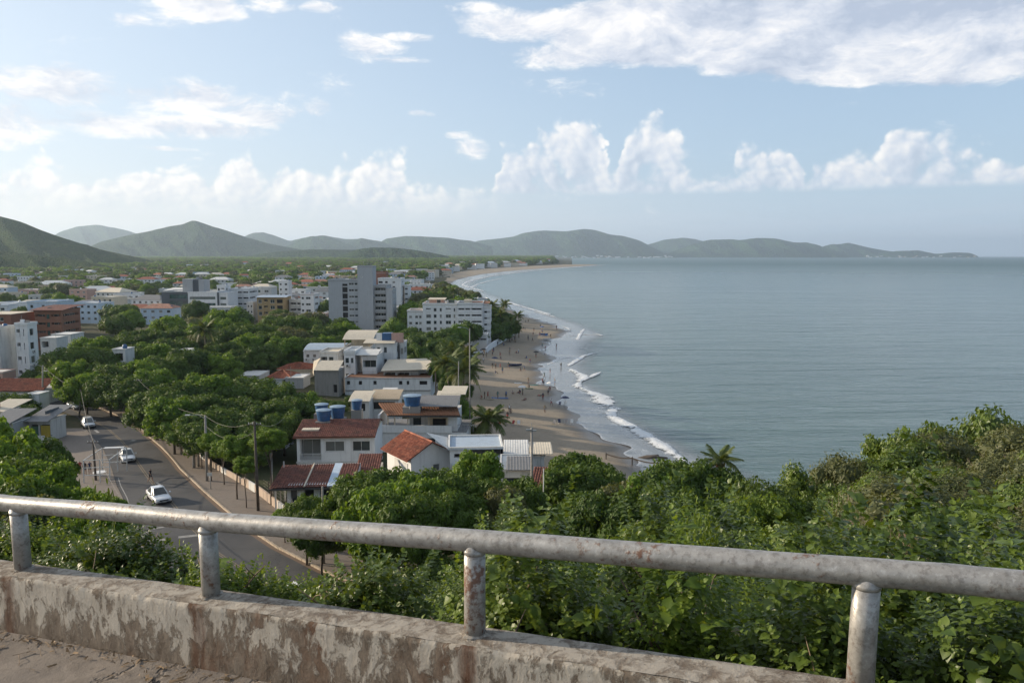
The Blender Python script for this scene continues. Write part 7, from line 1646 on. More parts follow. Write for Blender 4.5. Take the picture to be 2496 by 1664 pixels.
def railing():
    root = empty('handrail', lp(POST_U[0], base_z(POST_U[0])), 0, 'weathered galvanised pipe handrail on posts along the parapet wall', 'handrail'); b = root.location.copy(); mt = m_rail()
    pts = [railpt(x, y, dep(x)) - b for x, y in PIPE]; P = [pts[0]]
    for i in range(1, len(pts)):
        for k in range(1, 9): P.append(pts[i-1].lerp(pts[i], k/8))
    for i in range(2, len(P)-2): P[i] = (P[i-1]+P[i]*2+P[i+1])/4
    mb = MB(); mb.tube(P, [.0495+.0006*math.sin(i*.9) for i in range(len(P))], 36); mb.obj('rail', mt, root, smooth=True)
    for u, (px, py) in zip(POST_U, POSTS):
        base = lp(u, base_z(u)) - b; t = railpt(px, float(np.interp(px, [q[0] for q in PIPE], [q[1] for q in PIPE])), dep(px)) - b
        mb = MB(); mb.tube([base - Vector((0, 0, .03)), base.lerp(t, .5), t - Vector((0, 0, .015))], [.0475, .047, .047], 32); mb.obj('post', mt, root, smooth=True)
        k = t - Vector((0, 0, .045)); mb = MB(); mb.tube([k - Vector((0, 0, .012)), k - Vector((0, 0, 0.002)), k + Vector((0, 0, .012))], [.0478, .0505, .0478], 28); mb.obj('weld', mt, root, smooth=True)
        mb = MB(); rn = random.Random(int(px)); P2 = []
        for q in range(24): a = q*2*math.pi/24; P2.append((base.x+math.cos(a)*.058*rn.uniform(.9, 1.2), base.y+math.sin(a)*.058*rn.uniform(.9, 1.2), base.z+rn.uniform(.001, .006)))
        c_ = [(base.x+math.cos(q*2*math.pi/24)*.046, base.y+math.sin(q*2*math.pi/24)*.046, base.z+.014) for q in range(24)]
        mb.add(P2+c_, [(q, (q+1) % 24, (q+1) % 24+24, q+24) for q in range(24)]); mb.obj('mortar_collar', M['par_top'], root, smooth=True)
M['par'] = m_parapet(); M['par_top'] = m_parapet(True)
WH = 0.375; WFRONT = 0.105; WBACK = 0.085
def parapet():
    root = empty('parapet_wall', lp(POST_U[1], base_z(POST_U[1])-WH), 0, 'low parapet wall with peeling whitewash and rust stains carrying the handrail', 'wall'); b = root.location.copy()
    us = np.arange(-2.6, 8.2, 0.02); prof = []                       # profile: (offset towards viewer, height from wall top)
    pf = [(WFRONT+.004, -WH-.15), (WFRONT+.004, -WH*.8), (WFRONT, -WH*.6), (WFRONT, -WH*.4), (WFRONT, -WH*.2), (WFRONT, -.035), (WFRONT+.002, -.018), (WFRONT-.008, -.005)]; pt = [(WFRONT-.008, -.005), (WFRONT-.05, 0), (.05, 0.002), (0, 0), (-.05, .002), (-WBACK+.01, 0), (-WBACK, -.02), (-WBACK-.01, -1.0)]
    r = np.random.default_rng(2)
    for nm, pr, mt in (('front_face', pf, 'par'), ('coping', pt, 'par_top')):
        V = []; U = []
        for u in us:
            z = base_z(u)
            for k, (o_, h_) in enumerate(pr):
                chip = 0.0
                if abs(h_) < .03 and o_ > .08: chip = max(0.0, float(vnoise(u*9, 1.3, 4, 4)))*0.020 + max(0, float(vnoise(u*31, 4.3, 5, 3)))*.006
                n = float(vnoise(u*6, h_*14+k*.3, 8, 3))*.004
                q = lp(u, z+h_-chip*.8 + (n if abs(h_) < .01 else 0), o_-chip*.55+n) - b; V.append(tuple(q)); U.append((u, h_+WH))
        o = link(nm, np_mesh(nm, V, grid_faces(len(us), len(pr)), M[mt], smooth=True, uv=U), root)
def walkway():
    b = lp(POST_U[1], base_z(POST_U[1])-WH, 0.2); us = np.arange(-3, 8.5, 0.06); vs = np.concatenate([np.arange(.09, 2.2, .05), np.arange(2.2, 6, .5)]); V = []
    for u in us:
        for v in vs: 
            z = base_z(u)-WH + float(vnoise(u*1.5, v*1.5, 6, 4))*.012 + (0.02*math.exp(-(v-.12)/.08)); q = lp(u, z, v)-b; V.append(tuple(q))
    o = link('walkway', np_mesh('walkway', V, grid_faces(len(us), len(vs)), m_walk(), smooth=True), loc=tuple(b)); tag(o, kind='structure')
    # litter gathered along the foot of the wall
    rnd = random.Random(9); lm = []
    for k in range(4):
        mb = MB(); w = .35+.1*k; L = 1.0
        P = [(-1, 0, 0), (-.4, -w, .06+.05*k), (.3, -w*.8, .12), (1, 0, .05), (.3, w*.8, .2), (-.4, w, .10+.07*k), (-.4, 0, 0), (.3, 0, .03)]
        mb.add(P, [(0, 1, 6), (1, 2, 7, 6), (2, 3, 7), (7, 3, 4), (6, 7, 4, 5), (0, 6, 5)]); lm.append(mb.mesh('dry_leaf', M['leaf_dry' if k % 2 else 'leaf_litter']))
    n = 0
    for i in range(330):
        u = rnd.uniform(-.9, 5.2); v = WFRONT+.01+abs(rnd.gauss(0, .085)) if rnd.random() < .82 else rnd.uniform(.15, 1.6); s = rnd.uniform(.006, .016) if rnd.random() < .87 else rnd.uniform(.018, .028)
        q = lp(u, base_z(u)-WH+.012+s*.1+(0.016*math.exp(-(v-.12)/.08)), v)
        big = s > .018
        if big:
            n += 1; o = link('fallen_leaf', lm[i % 4], loc=tuple(q), rot=(rnd.uniform(-.3, .3), rnd.uniform(-.3, .3), rnd.uniform(0, 6.3)), scale=(s, s, s)); tag(o, 'curled dry leaf lying on the walk at the foot of the parapet', 'leaf', 'dry leaves along the foot of the parapet')
        else: LITTER.append((q, s, rnd.uniform(0, 6.3), rnd.uniform(-.5, .5)))
    for i in range(650):
        u = rnd.uniform(-1.2, 5.5); v = WFRONT+.005+abs(rnd.gauss(0, .06)); s = rnd.uniform(.002, .007); q = lp(u, base_z(u)-WH+.014+.02*math.exp(-(v-.12)/.08), v); LITTER.append((q, s, rnd.uniform(0, 6.3), rnd.uniform(-.5, .5)))
    mb = MB()
    for (q, s, a, t) in LITTER:
        c, s_ = math.cos(a), math.sin(a); l = s*rnd.uniform(1, 3.2); w = s*rnd.uniform(.25, .8); mb.add([tuple(q+Vector(((x*c-y*s_), (x*s_+y*c), z))) for x, y, z in ((-l, -w, 0), (l, -w*.4, t*s), (l, w*.4, s*.3+t*s), (-l, w, s*.3))], [(0, 1, 2, 3)])
    tag(mb.obj('leaf_litter', M['leaf_litter']), 'band of crumbled dry leaves and straw along the foot of the parapet', 'litter', kind='stuff')
    for i in range(16):
        u = rnd.uniform(-.4, 4.0); v = WFRONT+.03+abs(rnd.gauss(0, .12)); a = rnd.uniform(-.5, .5)+.2; q = lp(u, base_z(u)-WH+.018, v); l = rnd.uniform(.05, .17); d = (DIR*math.cos(a)+NRM*math.sin(a)); P = []
        for k in range(6): w_ = q + d*l*(k/5) + NRM*rnd.uniform(-.006, .006); P.append((w_.x, w_.y, w_.z + .012*math.sin(k) + (base_z(u+l*k/5)-base_z(u))*math.cos(a)))
        mb = MB(); mb.tube(P, rnd.uniform(.0012, .003), 5); o = mb.obj('dry_twig', M['twig']); tag(o, 'thin dry twig on the walk at the foot of the parapet', 'twig', 'dry twigs at the foot of the parapet')
LITTER = []; M['leaf_litter'] = m_plain('crumbled_litter', (0.20, 0.135, 0.075), .85, var=.5, scale=12)
railing(); parapet(); walkway()
# ------------------------------------------------------------------ bushes of the slope
def leaf_shape(w=.42, fold=.25, droop=.25, mat=None, seed=0):
    """one leaf, 1 long from the stalk at the origin along +x"""
    P = [(0, 0, 0), (.28, -w*.85, fold*.22), (.62, -w*.8, fold*.2-droop*.25), (1, 0, -droop), (.62, w*.8, fold*.2-droop*.25), (.28, w*.85, fold*.22), (.28, 0, 0), (.62, 0, -droop*.35)]
    return np.array(P), [(0, 1, 6), (1, 2, 7, 6), (2, 3, 7), (7, 3, 4), (6, 7, 4, 5), (0, 6, 5)]
LF = leaf_shape(); LT3 = np.array([(0,1,6),(1,2,7),(1,7,6),(2,3,7),(7,3,4),(6,7,4),(6,4,5),(0,6,5)])
def frames(d, up, rng):
    """basis per leaf: x = growing direction, z = upper side"""
    x = d/np.linalg.norm(d, axis=1, keepdims=True); z = up - (up*x).sum(1, keepdims=True)*x; z /= np.linalg.norm(z, axis=1, keepdims=True)+1e-9
    return x, np.cross(z, x), z
def sprigs(C, N_, rng, leaf, per=9, length=.30):
    """leafy shoots at C growing along N_: leaves in opposite pairs, larger below, young ones at the tip"""
    P = []; D = []; U = []; S = []
    for k in range(per):
        t = (k//2+1)/((per+1)//2); base = C + N_*(length*(t-.6)); a = rng.random(len(C))*6.28 if k % 2 == 0 else a+3.14+rng.normal(size=len(C))*.3
        e1 = np.cross(N_, [0.31, .2, .93]); e1 /= np.linalg.norm(e1, axis=1, keepdims=True)+1e-9; e2 = np.cross(N_, e1)
        side = e1*np.cos(a)[:, None] + e2*np.sin(a)[:, None]; d = side*(1.15-.75*t) + N_*(.25+.75*t) + np.array([0, 0, -.22])
        P.append(base); D.append(d); U.append(N_*.8+np.array([0, 0, .7])+rng.normal(size=C.shape)*.25); S.append(leaf*(1.15-.45*t)*rng.uniform(.75, 1.25, len(C)))
    return np.concatenate(P), np.concatenate(D), np.concatenate(U), np.concatenate(S)
def leaves_to_mesh(name, P, D, U, S, mat, rng, shape=LF[0], tris=LT3, wide=1.0):
    x, y, z = frames(D, U, rng); s = S[:, None]
    V = P[:, None, :] + (x[:, None, :]*shape[None, :, 0:1] + y[:, None, :]*shape[None, :, 1:2]*wide + z[:, None, :]*shape[None, :, 2:3])*s[:, None, :]
    n = len(P); k = len(shape); F = (np.arange(n)[:, None, None]*k + tris[None]).reshape(-1, 3)
    return np_mesh(name, V.reshape(-1, 3), F, mat)
SMALL = np.array([(0, 0, 0), (.5, -.36, .06), (1, 0, -.12), (.5, .36, .06)]); SMALL_T = np.array([(0, 1, 2), (0, 2, 3)])
def bush_mesh(seed, mat, n=300, leaf=.085, per=9, near=True, shape=(1, 1, .8), lumps=9, wide=1.0, shoots=14):
    """dome of shoots, radius 1, foot at z = 0"""
    rng = np.random.default_rng(seed); c = unit(lumps, rng, .5)*rng.uniform(.30, .62, (lumps, 1)); c[:, 2] = np.abs(c[:, 2])*.9+.12; R = rng.uniform(.34, .55, lumps)
    C = []; Nn = []
    for p, r in zip(c, R):
        k = int(n*r*r/(R*R).sum()); d = unit(k, rng, .45); q = p + d*r*np.where(rng.random((k, 1)) < .3, rng.uniform(.35, .75, (k, 1)), rng.uniform(.78, 1.10, (k, 1))); C.append(q*np.array(shape)); Nn.append(d)
    C = np.concatenate(C); Nn = np.concatenate(Nn); keep = C[:, 2] > -.12; C = C[keep]; Nn = Nn[keep]
    if shoots:                       # long shoots breaking the outline
        top = np.argsort(-(C[:, 2]+rng.random(len(C))*.7))[:shoots]; ex = []; en = []
        for q in top:
            dr = Nn[q]*.5 + np.array([0, 0, .9]) + rng.normal(size=3)*.25; dr /= np.linalg.norm(dr); n_ = rng.integers(1, 4)
            for k in range(n_): ex.append(C[q] + dr*leaf*1.7*(k+1)); en.append(dr)
        C = np.concatenate([C, np.array(ex)]); Nn = np.concatenate([Nn, np.array(en)])
    Nn = Nn + np.array([0, 0, .45]) + rng.normal(size=Nn.shape)*.28; Nn /= np.linalg.norm(Nn, axis=1, keepdims=True)
    P, D, U, S = sprigs(C, Nn, rng, leaf, per, length=leaf*3.0)
    me = leaves_to_mesh('foliage', P, D, U, S, mat, rng, *( (LF[0], LT3) if near else (SMALL, SMALL_T) ), wide=wide)
    return me, C, Nn, (c, R)
def stems_mesh(seed, mat, n=7, r=.022):
    rng = random.Random(seed); out = []
    for i in range(n):
        a = rng.uniform(0, 6.28); t = rng.uniform(.3, .85); mb = MB(); x, y = math.cos(a)*t, math.sin(a)*t; z = rng.uniform(.5, .95)
        mid = (x*.35+rng.uniform(-.05, .05), y*.35+rng.uniform(-.05, .05), z*.45)
        mb.tube([(0, 0, -.08), mid, (x*.8, y*.8, z*.85), (x, y, z)], [r, r*.75, r*.45, r*.15], 5)
        for k in range(3):
            b = Vector(mid).lerp(Vector((x*.8, y*.8, z*.85)), .3+.3*k); e = b + Vector((rng.uniform(-.3, .3), rng.uniform(-.3, .3), rng.uniform(.1, .35))); mb.tube([b, b.lerp(e, .5)+Vector((.02, .02, .02)), e], [r*.4, r*.28, r*.1], 4)
        out.append(mb.mesh('stem', mat, True))
    return out
BL, BLL, BS = M['leaf_bush'], M['leaf_bush_light'], M['leaf_scrub']
NEARB = [bush_mesh(41, BL, 760, .078, 9, lumps=10, shoots=10), bush_mesh(42, BL, 900, .066, 9, lumps=12, shoots=12), bush_mesh(43, BLL, 700, .064, 9, lumps=8, shoots=12), bush_mesh(44, BL, 640, .088, 7, wide=1.15, shoots=12), bush_mesh(45, M['leaf_tree_olive'], 800, .058, 9, lumps=9, shoots=18)]
_ta = dict(lumps=20, shape=(1, 1, 2.0))
TALLB = [bush_mesh(141, BL, 1500, .074, 9, shoots=12, **_ta), bush_mesh(142, BL, 1700, .064, 9, shoots=14, **_ta), bush_mesh(143, BLL, 1300, .066, 9, shoots=14, **_ta), bush_mesh(144, BL, 1200, .086, 7, wide=1.15, shoots=10, **_ta), bush_mesh(145, M['leaf_tree_olive'], 1500, .058, 9, shoots=14, **_ta)]
def _mb(seed, mat, pf, lv, lf, sh, rg): return (crown_mesh('foliage', mat, seed, pf, lv, lf, sh, (.16, .36), .72, ragged=rg), None, None, None)
MIDB = [_mb(51, BL, 26, 8500, .036, (1, 1, .8), .12), _mb(52, BL, 32, 9000, .034, (1, 1, .65), .14), _mb(53, BLL, 22, 7000, .038, (1, 1, .9), .18), _mb(54, M['leaf_scrub'], 28, 7500, .032, (1, 1, .7), .20), _mb(55, M['leaf_tree_olive'], 30, 8000, .034, (1, 1, .75), .16)]
STEMS = stems_mesh(61, M['twig'], 7); STEMS_D = stems_mesh(62, M['bark'], 7, .03)
LEAFOBJ = []
for i, mt in enumerate((BL, BL, BLL)):
    sh = leaf_shape(.42+.04*i, .3, .15+.15*i); mb = MB(); mb.add([tuple(p) for p in sh[0]], sh[1]); LEAFOBJ.append(mb.mesh('leaf', mt, True))
def twiggy(seed, mat):
    rng = random.Random(seed); mb = MB()
    def grow(p, d, l, r, n):
        q = p + d*l + Vector((rng.uniform(-.05, .05), rng.uniform(-.05, .05), 0))*l*3; mb.tube([p, p.lerp(q, .5)+Vector((rng.uniform(-.02, .02), rng.uniform(-.02, .02), 0)), q], [r, r*.8, r*.6], 4, cap=False)
        if n:
            for k in range(rng.choice([2, 3, 3])): dd = (d + Vector((rng.uniform(-.8, .8), rng.uniform(-.8, .8), rng.uniform(-.15, .5)))).normalized(); grow(q, dd, l*rng.uniform(.55, .8), r*.6, n-1)
    for i in range(4): grow(Vector((rng.uniform(-.08, .08), rng.uniform(-.08, .08), -.1)), Vector((rng.uniform(-.4, .4), rng.uniform(-.4, .4), 1)).normalized(), .42, .018, 4)
    return mb.mesh('branches', mat)
TWIGGY = [twiggy(71, M['bark_pale']), twiggy(72, M['twig'])]
BUSHES = []
def bush(x, y, R, kind, near, zone, z=None, leaves=0, look=None, h=1.0, tall=False):
    z = gz(x, y)-.05 if z is None else z; rnd = random.Random(int(x*97+y*31))
    root = empty('bush' if kind < 9 else 'bare_shrub', (x, y, z), rnd.uniform(0, 6.28), None, 'bush' if kind < 9 else 'shrub', 'bushes on the slope')
    if kind >= 9:
        link('branches', TWIGGY[kind-9], root, scale=(R, R, R*h))
        look = 'bare twiggy shrub'
    else:
        lib = TALLB if tall else NEARB if near else MIDB; me, C, Nn, lump = lib[kind % len(lib)]
        link('foliage', me, root, loc=(0, 0, 0) if near else (0, 0, R*h*.42), scale=(R, R, R*h), kind='stuff')
        for k in range(3 if near else 1): link('stem', (STEMS if rnd.random() < .6 else STEMS_D)[rnd.randrange(7)], root, scale=(R*.95, R*.95, R*h*.9*(1.9 if tall else 1)), rot=(0, 0, rnd.uniform(0, 6)))
        if leaves:
            # leaves one can pick out, on the side that faces the walk
            rz = root.rotation_euler[2]; c, s = math.cos(rz), math.sin(rz); W_ = C*np.array([R, R, R*h]); wx = W_[:, 0]*c-W_[:, 1]*s; wy = W_[:, 0]*s+W_[:, 1]*c
            d = np.array([-x, -y]); d = d/np.linalg.norm(d); score = (wx*d[0]+wy*d[1])/R + W_[:, 2]/R*.5 + np.random.default_rng(int(abs(x*9))).random(len(C))*.35
            idx = np.argsort(-score)[:leaves//3]
            for q in idx:
                p = Vector(C[q])*1.02; nrm = Vector(Nn[q])
                for j in range(3):
                    a = rnd.uniform(0, 6.28); side = nrm.orthogonal().normalized(); side.rotate(Matrix.Rotation(a, 3, nrm)); dr = (side*.9 + nrm*.55 + Vector((0, 0, -.15))).normalized()
                    zax = (nrm - dr*nrm.dot(dr)).normalized(); m3 = Matrix((dr, zax.cross(dr), zax)).transposed()
                    l = rnd.uniform(.050, .085)
                    o = link('leaf', LEAFOBJ[2 if kind == 2 else rnd.randrange(2)], root, loc=(p.x*R, p.y*R, p.z*R*h), rot=m3.to_euler(), scale=(l, l, l))
    BUSHES.append((root, PCX/KD + 1829*x/max(y, 1), math.hypot(x, y), zone, look, kind, near)); return root
def slope_bushes():
    rnd = random.Random(77); n = 0
    # a hedge of shoots right behind the wall
    for u in np.arange(-1.6, 8.5, .62):
        q = lp(float(u)+rnd.uniform(-.15, .15), 0, -.72-rnd.uniform(0, .2)); z = base_z(float(u))
        px = PCX + FPX*q.x/q.y; R = .55 if px < 900 else .62
        tall = 0.20 if px < 560 else (-.22 if 655 < px < 790 else .06 if px < 760 else .16 if px < 1150 else .38)
        if 600 < px < 690: tall = .0
        bush(q.x, q.y, R, rnd.choice([0, 1, 2, 2]), True, 'right behind the parapet', z=z-1.05+tall*.9+.30 - (.62 if px > 1000 else 0), leaves=66, h=.95, tall=px > 1000)
    # then rows going down the slope
    cells = []
    r = 5.9
    while r < 66:
        sp = 1.05 if r < 9 else 1.35 if r < 14 else 1.9 if r < 26 else 2.7 if r < 40 else 3.6
        a0, a1 = -0.62, 0.78; n_ = int((a1-a0)*r/sp)
        for i in range(n_): cells.append((a0 + (a1-a0)*(i+rnd.random()*.8)/max(n_, 1), r+rnd.uniform(-.3, .3)*sp, sp))
        r += sp*.88
    cells.sort(key=lambda c: c[1])
    for (t, r, sp) in cells:
        az = math.atan(t) if abs(t) < 1 else t; x, y = r*math.sin(az), r*math.cos(az); px = PCX + FPX*x/y
        if y < 3 or px < -160 or px > 2700: continue
        if (Vector((x, y, 0)) - Vector((A0.x, A0.y, 0))).dot(NRM) > -1.25: continue
        # keep the view down to the avenue open, and the houses and yards clear
        if px < 1010 and r > 12.5:
            if r > 30 and not (px > 760 and r < 52 and px > 800): continue
            if px > 300: continue
        if px < 1010 and 7.0 < r <= 12.5 and rnd.random() < .25: continue
        if 560 < px < 1010 and r > 6.6: continue
        if 1010 <= px < 1250 and r > 50: continue
        if r > 56 and px < 2050: continue
        if gz(x, y) < 1.0: continue
        near = r < 13.5; R = sp*(.70 if r < 9 else .70 if near else .70)*rnd.uniform(.65, 1.35)
        if px < 1010 and near: R *= .72; 
        if px < 740 and near: R *= .9
        scrub = (px > 1800 and r > 15)
        if near: kind = rnd.choice([0, 1, 3, 0, 1, 2, 3, 4, 0, 1])
        else: kind = rnd.choice([3, 0, 4, 0, 1, 1, 4, 2, 9, 3, 4, 0]) if scrub and rnd.random() < .85 else rnd.choice([0, 1, 0, 1, 2])
        if px > 1500 and near and rnd.random() < .07: kind = 10
        if not near and px > 1650: R *= .85
        zone = 'on the slope below the parapet' if r < 13.5 else 'on the headland slope' if px > 1700 else 'on the lower slope'
        lv = 45 if near and r < 8.2 and px > 950 else 0
        hh = rnd.uniform(.75, 1.15)
        if px < 1010: hh = rnd.uniform(.6, .8)
        elif near: hh = 1.0; R = (rnd.uniform(.68, 1.05) if r < 9 else rnd.uniform(.75, 1.15))*(.66 if px < 1600 else .85 if px < 1700 else .92 if px > 1850 else 1)
        bush(x, y, R, kind, near, zone, leaves=lv, h=hh, tall=near and px > 1010)
    # shapes that stand out
    def special(dx, dy, Y, R, kind, look, near=False, hmin=1.0):
        p = atY(dx, dy, Y); g = gz(p[0], p[1]); h = max(p[2]-g, .6)
        if not near: R = max(R, h/1.9)
        bush(p[0], p[1], R, kind, near, 'on the slope', z=g, look=look, h=h/R*(1.0 if near else .84))
    special(1615, 1105, 9.5, .55, 2, 'tall bright green shoot rising highest over the handrail', True)
    special(205, 1232, 7.2, .42, 0, 'drooping leafed sapling between the first two posts', True); special(395, 1262, 6.6, .26, 2, 'small pale shoot leaning up left of the second post', True); special(560, 1290, 6.8, .34, 2, 'bright shoot just right of the second post', True)
    special(845, 1320, 7.0, .40, 1, 'thin straggling shoot in front of the pavement trees', True)
    special(2235, 942, 48, 2.4, 0, 'dark rounded tree like bush on top of the headland'); special(2315, 948, 49, 2.6, 1, 'second dark rounded bush on the headland crest'); special(2050, 985, 42, 2.1, 0, 'dark bush halfway up the headland skyline'); special(2130, 1000, 40, 2.0, 1, 'dark bush beneath the headland skyline'); special(1930, 1040, 36, 1.6, 3, 'olive bush lower on the headland skyline'); special(1850, 1072, 33, 1.3, 0, 'upright dark bush at the lower end of the headland'); special(1740, 1090, 31, 1.4, 1, 'rounded bush against the water at the foot of the headland')
    for (dx, dy, Y, R) in [(1940,1105,24,1.3),(1985,1150,20,1.2),(2110,1200,17,1.3),(2250,1120,26,1.8),(2330,1080,30,1.8),(2280,1230,15,1.2),(2200,1060,34,1.6),(2340,1150,22,1.6)]: special(dx, dy, Y, R, random.choice([9, 10]), None)
slope_bushes()
def settle_bushes():
    g = {}
    for (o, dx, r, zone, look, kind, near) in BUSHES:
        if look and kind < 9: o['label'] = look; continue
        mat = {0: 'dark green', 1: 'mid green', 2: 'bright yellow green', 3: 'glossy dark green' if near else 'dusty olive', 4: 'olive green', 9: 'grey bare twiggy', 10: 'brown bare twiggy'}[kind]
        band = '' if not near else ''
        row = 'first row' if r < 6.8 else 'second row' if r < 8 else 'third row' if r < 10 else 'fourth row' if r < 13.5 else 'upper belt' if r < 24 else 'middle belt' if r < 38 else 'lower belt'
        if zone.startswith('right'): row = ''
        g.setdefault((zone, mat, row), []).append((dx, o))
    for (zone, mat, row), L in g.items():
        L.sort(key=lambda q: q[0]); n = len(L)
        for i, (dx, o) in enumerate(L):
            w = ordn(i, n) or (ordn(n-1-i) or 'middle one').replace('from the left', 'from the right'); w = w.replace(' from the left', ' from left').replace(' from the right', ' from right')
            o['label'] = '%s bush %s, %s%s' % (mat, zone, (row + ', ') if row else '', w) if n > 1 else '%s bush %s, %s' % (mat, zone, row or 'only one')
settle_bushes()
# ------------------------------------------------------------------ people and things on the beach
def body_mesh(name, joints, edges, radii, levels=1):
    me = bpy.data.meshes.new(name); me.from_pydata(joints, edges, []); ob = bpy.data.objects.new(name, me); COL.objects.link(ob)
    sk = ob.modifiers.new('skin', 'SKIN'); sk.use_smooth_shade = True
    for i, v in enumerate(me.skin_vertices[0].data if me.skin_vertices else []): v.radius = (radii[i], radii[i]*.9)
    ss = ob.modifiers.new('sub', 'SUBSURF'); ss.levels = ss.render_levels = levels
    return ob
SKEL_E = [(0,1),(1,2),(2,3),(3,4),(4,5),(0,6),(6,7),(7,8),(8,9),(0,10),(10,11),(11,12),(12,13),(3,14),(14,15),(15,16),(16,17),(3,18),(18,19),(19,20),(20,21)]
SKEL_R = [.135,.125,.15,.13,.055,.10, .10,.065,.045,.05, .10,.065,.045,.05, .06,.045,.035,.03, .06,.045,.035,.03]
def pose(kind):
    # joints: pelvis, belly, chest, upper chest, neck, head, then hip-knee-ankle-toe left and right, shoulder-elbow-wrist-hand left and right
    if kind == 'stand': J = [(0,0,.95),(0,0,1.1),(0,-.01,1.27),(0,0,1.42),(0,0,1.53),(0,-.01,1.66), (.10,0,.88),(.11,-.02,.48),(.11,0,.08),(.12,-.12,.03), (-.10,0,.88),(-.11,-.02,.48),(-.11,.02,.08),(-.12,-.10,.03), (.19,0,1.40),(.24,.02,1.13),(.25,-.05,.88),(.25,-.08,.80), (-.19,0,1.40),(-.24,.02,1.13),(-.25,-.05,.88),(-.25,-.08,.80)]
    elif kind == 'walk': J = [(0,0,.93),(0,-.01,1.08),(0,-.03,1.25),(0,-.04,1.40),(0,-.05,1.51),(0,-.07,1.64), (.10,0,.86),(.11,-.22,.50),(.11,-.28,.10),(.12,-.40,.05), (-.10,0,.86),(-.11,.05,.46),(-.11,.32,.14),(-.12,.26,.04), (.19,-.03,1.38),(.24,.14,1.15),(.25,.10,.92),(.25,.06,.85), (-.19,-.03,1.38),(-.24,-.18,1.14),(-.24,-.34,.98),(-.24,-.40,.94)]
    elif kind == 'wave': J = [(0,0,.95),(0,0,1.1),(0,-.01,1.27),(0,0,1.42),(0,0,1.53),(0,-.01,1.66), (.12,0,.88),(.16,-.02,.48),(.18,0,.08),(.2,-.12,.03), (-.12,0,.88),(-.16,-.02,.48),(-.18,.02,.08),(-.2,-.10,.03), (.19,0,1.40),(.36,.02,1.55),(.42,-.05,1.80),(.42,-.08,1.88), (-.19,0,1.40),(-.34,.02,1.18),(-.45,-.05,.98),(-.48,-.08,.92)]
    elif kind == 'sit': J = [(0,0,.13),(0,.04,.28),(0,.05,.45),(0,.03,.60),(0,0,.71),(0,-.03,.84), (.10,-.06,.14),(.14,-.42,.42),(.13,-.68,.07),(.13,-.80,.04), (-.10,-.06,.14),(-.14,-.42,.40),(-.13,-.70,.07),(-.13,-.82,.04), (.19,.02,.58),(.25,-.10,.34),(.18,-.36,.38),(.15,-.42,.40), (-.19,.02,.58),(-.25,-.10,.34),(-.18,-.36,.38),(-.15,-.42,.40)]
    elif kind == 'lie': J = [(0,0,.13),(0,.16,.14),(0,.33,.15),(0,.48,.15),(0,.59,.15),(0,.72,.16), (.10,-.08,.12),(.13,-.48,.16),(.14,-.88,.09),(.15,-.98,.13), (-.10,-.08,.12),(-.13,-.46,.22),(-.14,-.86,.09),(-.15,-.96,.13), (.19,.46,.14),(.34,.26,.09),(.32,.02,.07),(.31,-.06,.06), (-.19,.46,.14),(-.34,.6,.10),(-.28,.78,.12),(-.2,.84,.13)]
    else: J = [(0,0,.50),(0,-.03,.64),(0,-.10,.78),(0,-.18,.90),(0,-.24,.99),(0,-.31,1.08), (.12,-.02,.46),(.17,-.36,.46),(.15,-.22,.08),(.16,-.34,.04), (-.12,-.02,.46),(-.17,-.34,.42),(-.15,-.18,.08),(-.16,-.30,.04), (.19,-.18,.88),(.24,-.34,.66),(.16,-.5,.48),(.12,-.54,.42), (-.19,-.18,.88),(-.24,-.34,.66),(-.16,-.5,.48),(-.12,-.54,.42)]
    return J
CLOTH = {'black': (.02, .02, .022), 'navy': (.03, .04, .09), 'white': (.65, .64, .62), 'red': (.32, .05, .04), 'teal': (.04, .16, .15), 'grey': (.18, .18, .19), 'khaki': (.26, .21, .13), 'blue': (.06, .13, .30), 'green': (.05, .13, .06)}
CM = {k: m_plain('cloth_' + k, c, .85) for k, c in CLOTH.items()}; SKIN = [m_plain('skin_tan', (.30, .17, .11), .55), m_plain('skin_brown', (.13, .07, .045), .55)]; HAIR = m_plain('dark_hair', (.018, .013, .010), .6)
BODY = {}
